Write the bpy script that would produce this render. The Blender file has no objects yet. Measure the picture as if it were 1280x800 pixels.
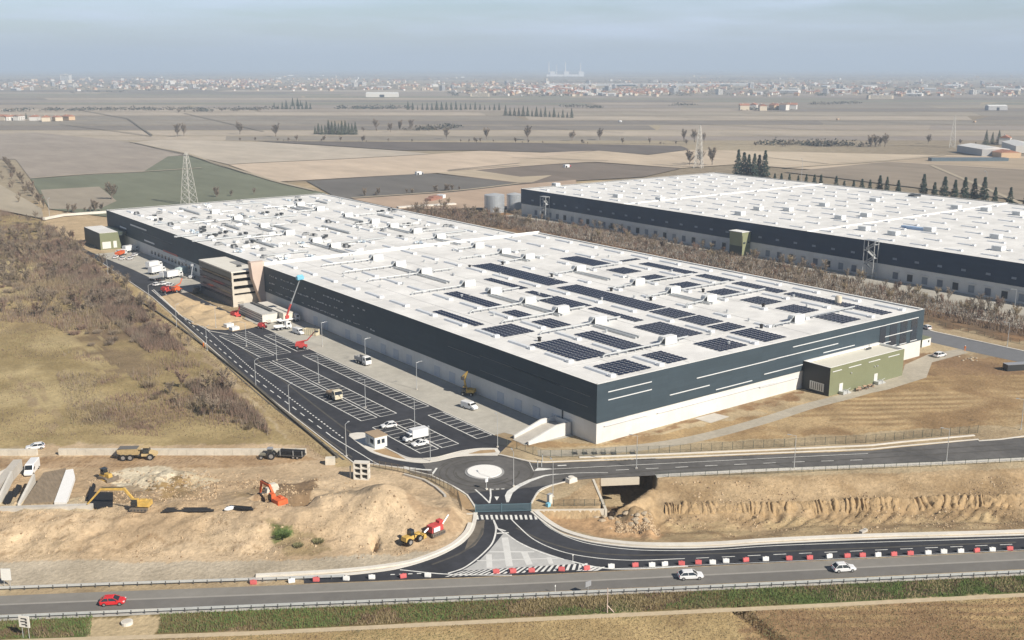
import bpy, bmesh, math, random
import numpy as np
from mathutils import Vector, Euler
from mathutils.geometry import tessellate_polygon
random.seed(7)
SC = bpy.context.scene
COL = SC.collection
R = math.radians
PI = math.pi
# ---------------------------------------------------------------- camera
FPX, HOR, CAMH = 1325.0, 83.0, 90.0
TH = math.atan((400 - HOR) / FPX)
CT, ST = math.cos(TH), math.sin(TH)
YAW = math.atan2(1012.0, 1362.0)                      # the site grid is turned against the view
E1 = (-math.sin(YAW), math.cos(YAW)); E2 = (math.cos(YAW), math.sin(YAW))
OX, OY = 20.5427, 245.0127                             # near warehouse corner, seen from the camera
CAMX, CAMY = -(OX * E2[0] + OY * E2[1]), -(OX * E1[0] + OY * E1[1])
cam = bpy.data.cameras.new('camera')
cam.sensor_width = 36.0; cam.sensor_fit = 'HORIZONTAL'; cam.lens = FPX / 1280 * 36.0
cam.clip_start = 1.0; cam.clip_end = 120000.0
co = bpy.data.objects.new('camera', cam); COL.objects.link(co)
co.location = (CAMX, CAMY, CAMH); co.rotation_euler = (PI / 2 - TH, 0, -YAW)
SC.camera = co
# ---------------------------------------------------------------- light
SUN_TO = Vector((0.215, -0.977, 0)).normalized()
SUN_EL = R(37)
SC.world = bpy.data.worlds.new('World'); SC.world.use_nodes = True
nt = SC.world.node_tree; nt.nodes.clear()
sky = nt.nodes.new('ShaderNodeTexSky'); sky.sky_type = 'NISHITA'; sky.sun_disc = False
sky.sun_elevation = SUN_EL; sky.sun_rotation = math.atan2(SUN_TO.x, SUN_TO.y)
sky.altitude = 100; sky.air_density = 1.3; sky.dust_density = .6; sky.ozone_density = 4.0
bg = nt.nodes.new('ShaderNodeBackground'); bg.inputs['Strength'].default_value = 0.086
wo = nt.nodes.new('ShaderNodeOutputWorld')
tc = nt.nodes.new('ShaderNodeTexCoord'); mp_ = nt.nodes.new('ShaderNodeMapping'); mp_.inputs['Scale'].default_value = (5, 5, 48)
cn_ = nt.nodes.new('ShaderNodeTexNoise'); cn_.inputs['Scale'].default_value = 1.0; cn_.inputs['Detail'].default_value = 5; cr_ = nt.nodes.new('ShaderNodeMapRange')
for a_, b_ in (('From Min', .42), ('From Max', .72), ('To Min', 0), ('To Max', .75)): cr_.inputs[a_].default_value = b_
mx_ = nt.nodes.new('ShaderNodeMixRGB'); mx_.inputs[2].default_value = (8.6, 8.8, 8.8, 1)      # thin veils of high cloud
nt.links.new(tc.outputs['Generated'], mp_.inputs[0]); nt.links.new(mp_.outputs[0], cn_.inputs['Vector']); nt.links.new(cn_.outputs['Fac'], cr_.inputs['Value']); nt.links.new(cr_.outputs[0], mx_.inputs[0]); nt.links.new(sky.outputs[0], mx_.inputs[1]); tn_ = nt.nodes.new('ShaderNodeMixRGB'); tn_.blend_type = 'MULTIPLY'; tn_.inputs[0].default_value = 1.0; tn_.inputs[2].default_value = (.86, .97, 1.22, 1); nt.links.new(mx_.outputs[0], tn_.inputs[1]); 
# sky overhead, out of frame, dimmed to weaken ambient light; horizon band kept
sx_ = nt.nodes.new('ShaderNodeSeparateXYZ'); nt.links.new(tc.outputs['Generated'], sx_.inputs[0]); zr_ = nt.nodes.new('ShaderNodeMapRange')
for a_, b_ in (('From Min', .07), ('From Max', .30), ('To Min', 1.0), ('To Max', .27)): zr_.inputs[a_].default_value = b_
nt.links.new(sx_.outputs['Z'], zr_.inputs['Value']); zm_ = nt.nodes.new('ShaderNodeVectorMath'); zm_.operation = 'SCALE'; nt.links.new(tn_.outputs[0], zm_.inputs[0]); nt.links.new(zr_.outputs[0], zm_.inputs['Scale']); nt.links.new(zm_.outputs[0], bg.inputs[0]); nt.links.new(bg.outputs[0], wo.inputs[0])
sun = bpy.data.lights.new('sun', 'SUN'); sun.energy = 5.0; sun.angle = R(0.6); sun.color = (1.0, 0.92, 0.80)
so = bpy.data.objects.new('sun', sun); COL.objects.link(so)
toward = Vector((SUN_TO.x * math.cos(SUN_EL), SUN_TO.y * math.cos(SUN_EL), math.sin(SUN_EL)))
so.rotation_euler = (-toward).to_track_quat('-Z', 'Y').to_euler(); so.location = (0, -300, 400)
vs = SC.view_settings; vs.view_transform = 'Standard'; vs.look = 'None'; vs.gamma = 1.0
vs.exposure = 0.42; vs.use_curve_mapping = False
SC.cycles.volume_bounces = 2; SC.cycles.max_bounces = 6; SC.cycles.diffuse_bounces = 3; SC.cycles.transparent_max_bounces = 16
HAZE_DENSITY = 0.000145
HAZE_COLOR = (0.57, 0.71, 0.90)

# ---------------------------------------------------------------- where a sight line meets a level
def G(u, v, z=0.0):
    a, b = u - 640.0, 400.0 - v
    d = (a, FPX * CT + b * ST, -FPX * ST + b * CT)
    t = (z - CAMH) / d[2]
    return (CAMX + t * (d[0] * E2[0] + d[1] * E2[1]), CAMY + t * (d[0] * E1[0] + d[1] * E1[1]))
def PXL(x, y, z=0.0):
    dx, dy = x - CAMX, y - CAMY
    ox = dx * E2[0] + dy * E1[0]; oy = dx * E2[1] + dy * E1[1]; oz = z - CAMH
    dep = oy * CT - oz * ST; up = oy * ST + oz * CT
    return 640 + FPX * ox / dep, 400 - FPX * up / dep
# ---------------------------------------------------------------- noise for the relief and the soil colours
_rs = np.random.RandomState(3)
_LAT = _rs.rand(256, 256)
def vnoise(x, y):
    xi = np.floor(x).astype(int); yi = np.floor(y).astype(int)
    fx = x - xi; fy = y - yi
    fx = fx * fx * (3 - 2 * fx); fy = fy * fy * (3 - 2 * fy)
    g = lambda i, j: _LAT[i % 256, j % 256]
    return (g(xi, yi) * (1 - fx) + g(xi + 1, yi) * fx) * (1 - fy) + (g(xi, yi + 1) * (1 - fx) + g(xi + 1, yi + 1) * fx) * fy
def fbm(x, y, sc, o=4):
    s = 0; a = .5; f = 1.0 / sc; n = 0
    for i in range(o):
        s = s + a * vnoise(x * f + 17.3 * i, y * f + 9.1 * i); n += a; a *= .5; f *= 2.03
    return s / n
def smooth(a, b, x):
    t = np.clip((x - a) / (b - a), 0, 1); return t * t * (3 - 2 * t)
def inpoly(x, y, poly):
    c = np.zeros(x.shape, bool); n = len(poly); j = n - 1
    for i in range(n):
        xi, yi = poly[i]; xj, yj = poly[j]
        if yi != yj:
            c ^= ((yi > y) != (yj > y)) & (x < (xj - xi) * (y - yi) / (yj - yi) + xi)
        j = i
    return c
def GP(pts, z=0.0): return [G(u, v, z) for u, v in pts]
def curve(pts, n=6, closed=False):
    """Catmull-Rom through the points"""
    P = [Vector((p[0], p[1])) for p in pts]; out = []; m = len(P)
    rng = range(m if closed else m - 1)
    for i in rng:
        p1, p2 = P[i], P[(i + 1) % m]
        p0 = P[(i - 1) % m] if (closed or i > 0) else p1 * 2 - p2
        p3 = P[(i + 2) % m] if (closed or i + 2 < m) else p2 * 2 - p1
        for k in range(n):
            t = k / n
            q = ((p1 * 2) + (p2 - p0) * t + (p0 * 2 - p1 * 5 + p2 * 4 - p3) * t * t + (p1 * 3 - p0 - p2 * 3 + p3) * t ** 3) * .5
            out.append((q.x, q.y))
    if not closed: out.append((P[-1].x, P[-1].y))
    return out
# relief, written in level-ground coordinates
def itp(x, xs, ys): return np.interp(x, xs, ys)
def hgt(x, y, fine=True):
    x = np.asarray(x, float); y = np.asarray(y, float)
    u, v = PXL(x, y)
    h = np.zeros(x.shape)
    # the excavated basin on the right, bank falling from the upper road
    vt = itp(u, [745, 820, 950, 1280, 1500], [603, 600, 599, 588, 580])
    vb = itp(u, [660, 690, 751, 800, 900, 1000, 1280, 1500], [640, 655, 672, 677, 675, 669, 663, 657])
    t = (v - vt) / np.maximum(vb - vt, 1)
    prof = itp(t, [0, .04, .22, .30, .40, .60, .72, .9, 1.0], [0, -.2, -1.6, -1.7, -3.2, -3.4, -2.2, -.9, 0])
    wr = smooth(812, 822, u)
    if fine:
        fr = np.abs(np.sin((u + 60 * (fbm(x, y, 14, 3) - .5)) * 0.21 + v * .2)) ** .6 - .75 + (fbm(x, y, 2.0) - .5) * 1.2
        prof = prof + np.where((t > .33) & (t < .62), 1.0, 0) * smooth(.33, .4, t) * smooth(.62, .52, t) * (fr * .95 * smooth(.35, .6, fbm(x, y, 18, 2)))
        prof = prof + smooth(0, .1, t) * smooth(1, .93, t) * (fbm(x, y, 6) - .5) * .9
    h = h + wr * np.where((t > 0) & (t < 1), prof, 0)
    # low ground between the retaining wall and the slip road
    vl = itp(u, [664, 690, 757, 762, 815], [640.3, 639.6, 638.6, 640, 622])
    t2 = (v - vl) / np.maximum(vb - vl, 1)
    p2 = itp(t2, [0, .01, .5, .85, 1], [0, -1.3, -1.2, -.5, 0])
    if fine: p2 = p2 + smooth(0, .1, t2) * smooth(1, .8, t2) * (fbm(x, y, 2.5, 3) - .45) * 2.2 * smooth(715, 760, u)
    h = h + (1 - wr) * np.where((t2 > 0) & (t2 < 1) & (u > 665.5), p2, 0)
    # the deep trench in front of the retaining wall
    vh = itp(u, [750, 765, 790, 819], [640, 641, 626, 606])
    vs3 = 573.0; t3 = (v - vs3) / np.maximum(vh - vs3, 1)
    p3 = itp(t3, [0, .001, .84, .91, .98, 1.0], [0, -7.2, -7.2, -5.6, -.9, -.2])
    h = np.where((u > 751.5) & (u < 818) & (t3 > 0) & (t3 < 1), np.minimum(h, p3), h)
    hp = smooth(1, .2, np.hypot((u - 792 - (648 - v) * .6) / 26, (v - 640) / 12)) * 1.5
    if fine: hp = hp * (.6 + .9 * fbm(x, y, 1.8, 3))
    h = h + hp * ((t3 > 1) | (u > 819))
    # bank and plateau on the left
    vc = itp(u, [-200, 0, 130, 300, 420, 520, 560], [665, 662, 656, 655, 652, 655, 650])
    vf = itp(u, [-200, 0, 330, 440, 520, 575, 592], [706, 702, 696, 694, 688, 668, 645])
    vk = itp(u, [-200, 0, 400, 450, 500, 560, 592], [600, 600, 596, 604, 606, 622, 640])
    fr = smooth(vf, vc, v); bk = smooth(vk, vc, v)
    w4 = smooth(588, 560, u)
    hl = 3.0 * np.where(v > vc, fr, bk)
    d1 = np.hypot((u - 482) / 62, (v - 641) / 24); hl = hl + 3.4 * smooth(1, .05, d1)
    d2 = np.hypot((u - 420) / 45, (v - 640) / 14); hl = hl + 1.0 * smooth(1, .1, d2)
    d3 = np.hypot((u - 215) / 52, (v - 603) / 17); hl = hl + 1.0 * smooth(1, .3, d3)
    if fine:
        m = smooth(vf, vf - 8, v) * smooth(vk - 6, vk + 8, v)
        hl = hl + m * ((fbm(x, y, 9) - .5) * 1.7 + (fbm(x, y, 3.0, 3) - .5) * 1.3) 
        d3 = smooth(1, .5, d3); hl = hl + d3 * (fbm(x, y, 1.6, 2) - .4) * 1.6
        d4 = np.hypot((u - 384 - (628 - v) * .8) / 17, (v - 636) / 13); hl = hl - 3.6 * smooth(1, .75, d4)
        d5 = np.hypot((u - 338) / 26, (v - 639) / 6); hl = hl - 2.4 * smooth(1, .7, d5)
        d6 = np.hypot((u - 468) / 7, (v - 681) / 9); hl = hl - 1.6 * smooth(1, .5, d6)
    h = h + w4 * hl * (v > 560) * (v < 720)
    # field ditch at the lower right
    if fine:
        a = np.array(G(918, 758)); b = np.array(G(985, 812)); ab_ = b - a; L = np.hypot(*ab_); ab_ = ab_ / L
        s = (x - a[0]) * ab_[0] + (y - a[1]) * ab_[1]; dd = np.abs((x - a[0]) * ab_[1] - (y - a[1]) * ab_[0])
        h = h - 1.5 * smooth(1.5, .7, dd) * (s > 0) * (s < L + 20)
    return h
def GH(u, v):
    z = 0.0
    for i in range(14):
        x, y = G(u, v, z); z = z * .4 + .6 * float(hgt(np.array([x]), np.array([y]))[0])
    x, y = G(u, v, z)
    return x, y, float(hgt(np.array([x]), np.array([y]))[0])
# ---------------------------------------------------------------- materials
MATS = {}
def mat(name, col, rough=.75, var=.12, scale=.6, metal=0.0, spec=.4, bump=0.0, var2=0.0, scale2=.05, stretch=None, emit=None, panel=None):
    if name in MATS: return MATS[name]
    m = bpy.data.materials.new(name); m.use_nodes = True; n = m.node_tree; n.nodes.clear()
    out = n.nodes.new('ShaderNodeOutputMaterial'); b = n.nodes.new('ShaderNodeBsdfPrincipled')
    n.links.new(b.outputs[0], out.inputs[0])
    b.inputs['Roughness'].default_value = rough; b.inputs['Metallic'].default_value = metal
    b.inputs['Specular IOR Level'].default_value = spec
    geo = n.nodes.new('ShaderNodeNewGeometry'); vec = geo.outputs['Position']
    if stretch:
        mp = n.nodes.new('ShaderNodeMapping'); mp.inputs['Scale'].default_value = stretch
        n.links.new(vec, mp.inputs['Vector']); vec = mp.outputs[0]
    def noise(sc, det):
        t = n.nodes.new('ShaderNodeTexNoise'); t.inputs['Scale'].default_value = sc; t.inputs['Detail'].default_value = det
        t.inputs['Roughness'].default_value = .65; n.links.new(vec, t.inputs['Vector']); return t.outputs['Fac']
    fac = noise(scale, 5)
    rmp = n.nodes.new('ShaderNodeMapRange'); rmp.inputs['From Min'].default_value = .25; rmp.inputs['From Max'].default_value = .75
    rmp.inputs['To Min'].default_value = 1 - var; rmp.inputs['To Max'].default_value = 1 + var
    n.links.new(fac, rmp.inputs['Value']); val = rmp.outputs[0]
    if var2:
        r2 = n.nodes.new('ShaderNodeMapRange'); r2.inputs['From Min'].default_value = .3; r2.inputs['From Max'].default_value = .7
        r2.inputs['To Min'].default_value = 1 - var2; r2.inputs['To Max'].default_value = 1 + var2
        n.links.new(noise(scale2, 4), r2.inputs['Value'])
        mu = n.nodes.new('ShaderNodeMath'); mu.operation = 'MULTIPLY'; n.links.new(val, mu.inputs[0]); n.links.new(r2.outputs[0], mu.inputs[1]); val = mu.outputs[0]
    if panel:                                             # sheets and joints of a panelled wall
        sp_ = n.nodes.new('ShaderNodeSeparateXYZ'); n.links.new(geo.outputs['Position'], sp_.inputs[0]); ad_ = n.nodes.new('ShaderNodeMath'); n.links.new(sp_.outputs[0], ad_.inputs[0]); n.links.new(sp_.outputs[1], ad_.inputs[1])
        cb_ = n.nodes.new('ShaderNodeCombineXYZ'); n.links.new(ad_.outputs[0], cb_.inputs[0]); n.links.new(sp_.outputs[2], cb_.inputs[1]); bk_ = n.nodes.new('ShaderNodeTexBrick'); n.links.new(cb_.outputs[0], bk_.inputs['Vector'])
        bk_.offset = 0; bk_.inputs['Scale'].default_value = 1; bk_.inputs['Brick Width'].default_value = panel[0]; bk_.inputs['Row Height'].default_value = panel[1]; bk_.inputs['Mortar Size'].default_value = panel[2]; bk_.inputs['Bias'].default_value = 0
        lo_ = 1 - panel[3]; hi_ = 1 + panel[3]; bk_.inputs['Color1'].default_value = (lo_, lo_, lo_, 1); bk_.inputs['Color2'].default_value = (hi_, hi_, hi_, 1); bk_.inputs['Mortar'].default_value = (panel[4],) * 3 + (1,)
        m2_ = n.nodes.new('ShaderNodeMath'); m2_.operation = 'MULTIPLY'; n.links.new(val, m2_.inputs[0]); n.links.new(bk_.outputs['Color'], m2_.inputs[1]); val = m2_.outputs[0]
    vm = n.nodes.new('ShaderNodeVectorMath'); vm.operation = 'SCALE'
    if col == 'ATTR':
        at = n.nodes.new('ShaderNodeAttribute'); at.attribute_name = 'soil'; n.links.new(at.outputs['Color'], vm.inputs[0])
    else: vm.inputs[0].default_value = col
    n.links.new(val, vm.inputs['Scale']); n.links.new(vm.outputs[0], b.inputs['Base Color'])
    if bump:
        bp = n.nodes.new('ShaderNodeBump'); bp.inputs['Strength'].default_value = bump; bp.inputs['Distance'].default_value = .3
        n.links.new(fac, bp.inputs['Height']); n.links.new(bp.outputs[0], b.inputs['Normal'])
    if emit: b.inputs['Emission Color'].default_value = (*emit, 1); b.inputs['Emission Strength'].default_value = 1
    MATS[name] = m; return m
# ---------------------------------------------------------------- mesh builder
class MB:
    def __init__(s): s.v = []; s.f = []; s.m = []
    def quad(s, *p, mi=0):
        i = len(s.v); s.v += [tuple(q) for q in p]; s.f.append(tuple(range(i, i + len(p)))); s.m.append(mi)
    def box(s, c, d, rz=0.0, mi=0, top=(1, 1), ry=0.0, bottom=True):
        x, y, z = c; a, b, h = d[0] / 2, d[1] / 2, d[2] / 2
        i = len(s.v); ca, sa = math.cos(rz), math.sin(rz); cr, sr = math.cos(ry), math.sin(ry)
        for k, zz in ((0, -h), (1, h)):
            fx, fy = (top if k else (1, 1))
            for px, py in ((-a, -b), (a, -b), (a, b), (-a, b)):
                px *= fx; py *= fy
                X = px * cr + zz * sr; Z = -px * sr + zz * cr
                s.v.append((x + X * ca - py * sa, y + X * sa + py * ca, z + Z))
        fs = [(4, 5, 6, 7), (0, 1, 5, 4), (1, 2, 6, 5), (2, 3, 7, 6), (3, 0, 4, 7)]
        if bottom: fs.append((3, 2, 1, 0))
        for f in fs: s.f.append(tuple(i + q for q in f)); s.m.append(mi)
        return s
    def tube(s, p0, p1, r0, r1=None, n=6, mi=0, caps=True):
        r1 = r0 if r1 is None else r1
        p0, p1 = Vector(p0), Vector(p1); d = (p1 - p0)
        if d.length < 1e-6: return s
        d.normalize(); a = d.orthogonal().normalized(); b = d.cross(a); i = len(s.v)
        for p, r in ((p0, r0), (p1, r1)):
            for k in range(n):
                t = 2 * PI * k / n; s.v.append(tuple(p + a * (r * math.cos(t)) + b * (r * math.sin(t))))
        for k in range(n):
            j = (k + 1) % n; s.f.append((i + k, i + j, i + n + j, i + n + k)); s.m.append(mi)
        if caps and n > 2:
            s.f.append(tuple(i + n + k for k in range(n))); s.m.append(mi)
            s.f.append(tuple(i + n - 1 - k for k in range(n))); s.m.append(mi)
        return s
    def path(s, pts, r, n=6, mi=0):
        for a, b in zip(pts, pts[1:]): s.tube(a, b, r, r, n, mi)
        return s
    def prism(s, pts, z0, z1, mi=0, plane='xy', off=0.0):
        """polygon pts extruded; plane 'xz' extrudes along y between z0 and z1"""
        P = [Vector((p[0], p[1], 0)) for p in pts]; i = len(s.v); n = len(P)
        f3 = (lambda x, y, z: (x, y, z)) if plane == 'xy' else (lambda x, y, z: (x, z, y)) if plane == 'xz' else (lambda x, y, z: (z, x, y))
        for z in (z0, z1):
            for p in P: s.v.append(f3(p.x, p.y, z))
        for t in tessellate_polygon([P]):
            s.f.append(tuple(i + n + k for k in t)); s.m.append(mi); s.f.append(tuple(i + k for k in reversed(t))); s.m.append(mi)
        for k in range(n):
            j = (k + 1) % n; s.f.append((i + k, i + j, i + n + j, i + n + k)); s.m.append(mi)
        return s
    def sheet(s, pts, z, mi=0):
        P = [Vector((p[0], p[1], 0)) for p in pts]; i = len(s.v)
        s.v += [(p.x, p.y, z) for p in P]
        for t in tessellate_polygon([P]):
            a, b, c = (P[k] for k in t)
            t = t if (b - a).cross(c - a).z > 0 else t[::-1]
            s.f.append(tuple(i + k for k in t)); s.m.append(mi)
        return s
    def ribbon(s, pts, w, z, mi=0, h=0.0, side=0.0):
        """flat strip (or low kerb when h>0) along a plan line"""
        P = [Vector(p[:2]) for p in pts]; L = []; n = len(P)
        for k in range(n):
            d = (P[min(k + 1, n - 1)] - P[max(k - 1, 0)]).normalized(); q = Vector((-d.y, d.x))
            L.append((P[k] + q * (w * (.5 + side)), P[k] - q * (w * (.5 - side))))
        for (a, b), (c, d) in zip(L, L[1:]):
            s.quad((b.x, b.y, z + h), (d.x, d.y, z + h), (c.x, c.y, z + h), (a.x, a.y, z + h), mi=mi)
            if h:
                s.quad((a.x, a.y, z + h), (c.x, c.y, z + h), (c.x, c.y, z), (a.x, a.y, z), mi=mi)
                s.quad((d.x, d.y, z + h), (b.x, b.y, z + h), (b.x, b.y, z), (d.x, d.y, z), mi=mi)
        if h:
            for a, b in (L[0], L[-1][::-1]): s.quad((a.x, a.y, z), (b.x, b.y, z), (b.x, b.y, z + h), (a.x, a.y, z + h), mi=mi)
        return s
    def loft(s, rings, mi=0, caps=True, close=True):
        i = len(s.v); n = len(rings[0])
        for r in rings: s.v += [tuple(p) for p in r]
        for a in range(len(rings) - 1):
            for k in range(n if close else n - 1):
                j = (k + 1) % n; s.f.append((i + a * n + k, i + a * n + j, i + (a + 1) * n + j, i + (a + 1) * n + k)); s.m.append(mi)
        if caps:
            s.f.append(tuple(i + n - 1 - k for k in range(n))); s.m.append(mi)
            s.f.append(tuple(i + (len(rings) - 1) * n + k for k in range(n))); s.m.append(mi)
        return s
    def cyl(s, c, r, h, n=12, mi=0, axis='z', r1=None):
        x, y, z = c; e = {'x': (h / 2, 0, 0), 'y': (0, h / 2, 0), 'z': (0, 0, h / 2)}[axis]
        return s.tube((x - e[0], y - e[1], z - e[2]), (x + e[0], y + e[1], z + e[2]), r, r if r1 is None else r1, n, mi)
    def mesh(s, name, mats, smooth_=False, fix=True):
        me = bpy.data.meshes.new(name); me.from_pydata(s.v, [], s.f)
        for m in (mats if isinstance(mats, (list, tuple)) else [mats]): me.materials.append(m)
        me.polygons.foreach_set('material_index', s.m)
        if smooth_: me.polygons.foreach_set('use_smooth', [True] * len(s.f))
        me.update(); return me
    def build(s, name, mats, parent=None, loc=None, rz=0.0, smooth_=False):
        o = bpy.data.objects.new(name, s.mesh(name, mats, smooth_)); COL.objects.link(o)
        if parent: o.parent = parent
        if loc is not None: o.location = loc
        if rz: o.rotation_euler = (0, 0, rz)
        return o
def tag(o, label, cat, group=None):
    o['label'] = label; o['category'] = cat
    if group: o['group'] = group
    return o
def empty(name, loc=(0, 0, 0), rz=0.0, label=None, cat=None, group=None):
    o = bpy.data.objects.new(name, None); COL.objects.link(o); o.location = loc; o.rotation_euler = (0, 0, rz); o.empty_display_size = .5
    if label: tag(o, label, cat, group)
    return o
def struct(o, kind='structure'): o['kind'] = kind; return o
KIDS = {}
def dup(root, loc=None, rz=None, label=None, group=None, scale=None, swap=None):
    """copy of a thing with its parts and sub-parts; swap changes one material for another on the copy"""
    def cp(o, par):
        if o.name not in KIDS: KIDS[o.name] = list(o.children)
        c = o.copy(); COL.objects.link(c)
        if par: c.parent = par
        if swap and c.type == 'MESH':
            for i, sl in enumerate(c.material_slots):
                if sl.material and sl.material.name in swap: nm_ = sl.material.name; sl.link = 'OBJECT'; sl.material = swap[nm_]
        for ch in KIDS[o.name]: cp(ch, c)
        return c
    r = cp(root, None)
    if loc is not None: r.location = loc
    if rz is not None: r.rotation_euler = (r.rotation_euler[0], r.rotation_euler[1], rz)
    if scale is not None: r.scale = (scale,) * 3 if not isinstance(scale, (tuple, list)) else scale
    if label: r['label'] = label
    if group: r['group'] = group
    return r
# ================================================================ GROUND
def S(r, g, b, k=.85):
    l_ = .3 * r + .59 * g + .11 * b; r, g, b = (l_ + (q - l_) * .86 for q in (r, g, b))
    f = lambda c: ((c / 255) / 12.92 if c <= 10 else ((c / 255 + .055) / 1.055) ** 2.4) * k
    return np.array([f(r), f(g), f(b)])
def axis(a, b, step, gr, far0, far1):
    core = list(np.arange(a, b + step * .5, step)); lo = []; hi = []
    d = step; x = a
    while x > far0: d *= gr; x -= d; lo.append(x)
    d = step; x = core[-1]
    while x < far1: d *= gr; x += d; hi.append(x)
    return np.array(lo[::-1] + core + hi)
gx = axis(-192, 116, .62, 1.038, -36000, 36000); gy = axis(-156, 60, .62, 1.038, -3000, 42000)
GXX, GYY = np.meshgrid(gx, gy, indexing='ij')
X = GXX.ravel(); Y = GYY.ravel()
near = (X > -400) & (X < 420) & (Y > -320) & (Y < 600)
Z = np.zeros(X.shape)
Z[near] = hgt(X[near], Y[near])
col = np.zeros((len(X), 3))
N1 = fbm(X, Y, 60); N2 = fbm(X, Y, 14, 4); N3 = fbm(X, Y, 4, 3); NB = fbm(X, Y, 900, 4)
mixc = lambda a, b, t: a[None, :] * (1 - t[:, None]) + b[None, :] * t[:, None]
# the plain: brown winter soil
col[:] = mixc(S(150, 135, 112), S(175, 160, 132), smooth(.35, .65, NB))
UV_u, UV_v = PXL(X[near], Y[near])
XN, YN = X[near], Y[near]
CN = col[near]
n1, n2, n3 = N1[near], N2[near], N3[near]
def paint(poly, c, edge=1.5, amt=None, seed=0.0, soft=1.0):
    """soil colour inside a plan polygon given in level-ground sight coordinates, with a ragged edge"""
    global CN
    P = GP(poly)
    dx = (fbm(XN + 31 + seed, YN, 5, 3) - .5) * 4 * edge; dy = (fbm(XN, YN + 77 + seed, 5, 3) - .5) * 4 * edge
    m = inpoly(XN + dx, YN + dy, P).astype(float) * soft
    if amt is not None: m = m * amt
    c = c if c.ndim == 2 else np.broadcast_to(c, CN.shape)
    CN = CN * (1 - m[:, None]) + c * m[:, None]
near_col = mixc(S(172, 150, 116), S(196, 175, 138), smooth(.3, .7, n2))
CN[:] = near_col
# left scrubland
scrub = mixc(S(158, 138, 94), S(182, 160, 112), smooth(.3, .7, n2))
paint([(-400, 255), (0, 262), (60, 276), (110, 318), (190, 395), (330, 520), (372, 557), (-400, 557)], scrub, 2)
paint([(-400, 255), (0, 262), (60, 276), (110, 318), (190, 395), (330, 520), (345, 556), (250, 540), (150, 450), (60, 420), (-400, 400)], S(128, 104, 82), 6, smooth(.42, .58, n1) * .8)
paint([(60, 380), (190, 400), (330, 540), (200, 500), (120, 440)], S(120, 100, 80), 5, smooth(.4, .6, n2) * .7)
paint([(-400, 455), (100, 455), (330, 545), (300, 556), (-400, 556)], S(148, 124, 82), 5, smooth(.48, .62, n1) * .8)
paint([(90, 505), (190, 510), (200, 535), (95, 530)], S(118, 98, 78), 3, smooth(.35, .6, n2) * .9)
paint([(-400, 318), (50, 322), (60, 372), (-400, 372)], S(186, 168, 122), 3)
paint([(-400, 408), (110, 418), (130, 505), (-400, 520)], S(188, 168, 122), 5, smooth(.35, .6, n2) * .8)
paint([(0, 460), (12, 458), (75, 535), (62, 540)], S(170, 148, 112), .8, smooth(.3, .6, n3))
paint([(28, 470), (36, 468), (88, 530), (78, 532)], S(168, 146, 110), .8, smooth(.3, .6, n3))
# embankment strip beside the left road
paint([(95, 300), (190, 372), (320, 485), (441, 579), (424, 585), (372, 557), (290, 470), (180, 380), (60, 285)], mixc(S(196, 174, 128), S(176, 152, 108), smooth(.35, .65, n2)), 1.2)
# earth of the building site
dirt = mixc(S(184, 156, 120), S(210, 184, 148), smooth(.3, .7, n2 * .6 + n1 * .4))
SITE = [(-400, 556), (-10, 567), (60, 557), (380, 556), (424, 583), (452, 586), (500, 590), (560, 612), (592, 642), (566, 684), (526, 702), (420, 720), (320, 726), (-400, 742)]
paint(SITE, dirt, .8)
paint([(-400, 568), (0, 572), (360, 566), (395, 575), (300, 585), (-400, 584)], mixc(S(176, 144, 106), S(190, 160, 124), smooth(.3, .7, n3)), 1.0)
paint([(130, 588), (185, 582), (270, 600), (250, 616), (150, 622)], mixc(S(205, 188, 155), S(228, 214, 184), smooth(.3, .7, n3)), 1.5)
paint([(190, 606), (330, 606), (330, 634), (200, 640)], S(160, 132, 88), 3, smooth(.4, .65, n2))
paint([(318, 612), (396, 604), (398, 626), (372, 642), (318, 642)], S(132, 106, 78), 1.5, smooth(.3, .55, n2) * .85)  # moist soil, painted darker so the shade of the excavator pit shows
paint([(100, 612), (180, 612), (200, 640), (104, 640)], S(150, 124, 92), 2, smooth(.3, .6, n3) * .7)
for k_ in range(7): paint([(-100, 574 + k_ * 2.0), (380, 567 + k_ * 2.0), (380, 567.7 + k_ * 2.0), (-100, 574.7 + k_ * 2.0)], S(140, 112, 82), .5, smooth(.4, .55, fbm(XN + 40 * k_, YN, 12, 2)) * .6)
for k_ in range(5): paint([(-100, 668 + k_ * 7), (140, 660 + k_ * 7), (330, 664 + k_ * 6), (330, 665.5 + k_ * 6), (140, 661.5 + k_ * 7), (-100, 669.5 + k_ * 7)], S(150, 122, 88), 1.5, smooth(.42, .58, fbm(XN + 90 * k_, YN, 7, 3)) * .6)
paint([(505, 640), (575, 650), (560, 680), (500, 690)], S(176, 146, 112), 2, smooth(.35, .6, n3) * .7)
paint([(420, 618), (478, 622), (470, 646), (420, 640)], S(170, 150, 122), 1.5)
paint([(-400, 640), (110, 632), (112, 655), (-400, 662)], S(206, 186, 150), 1)
paint([(-400, 705), (330, 700), (480, 694), (560, 690), (500, 716), (420, 722), (-400, 745)], mixc(S(186, 172, 148), S(202, 188, 164), smooth(.3, .7, n2)), .7)
paint([(330, 665), (365, 668), (420, 688), (360, 692)], S(140, 124, 84), 1.5, smooth(.45, .6, n3) * .6)
paint([(338, 667), (362, 668), (368, 680), (345, 682)], S(120, 124, 72), 1.0, smooth(.4, .6, n3))
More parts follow.
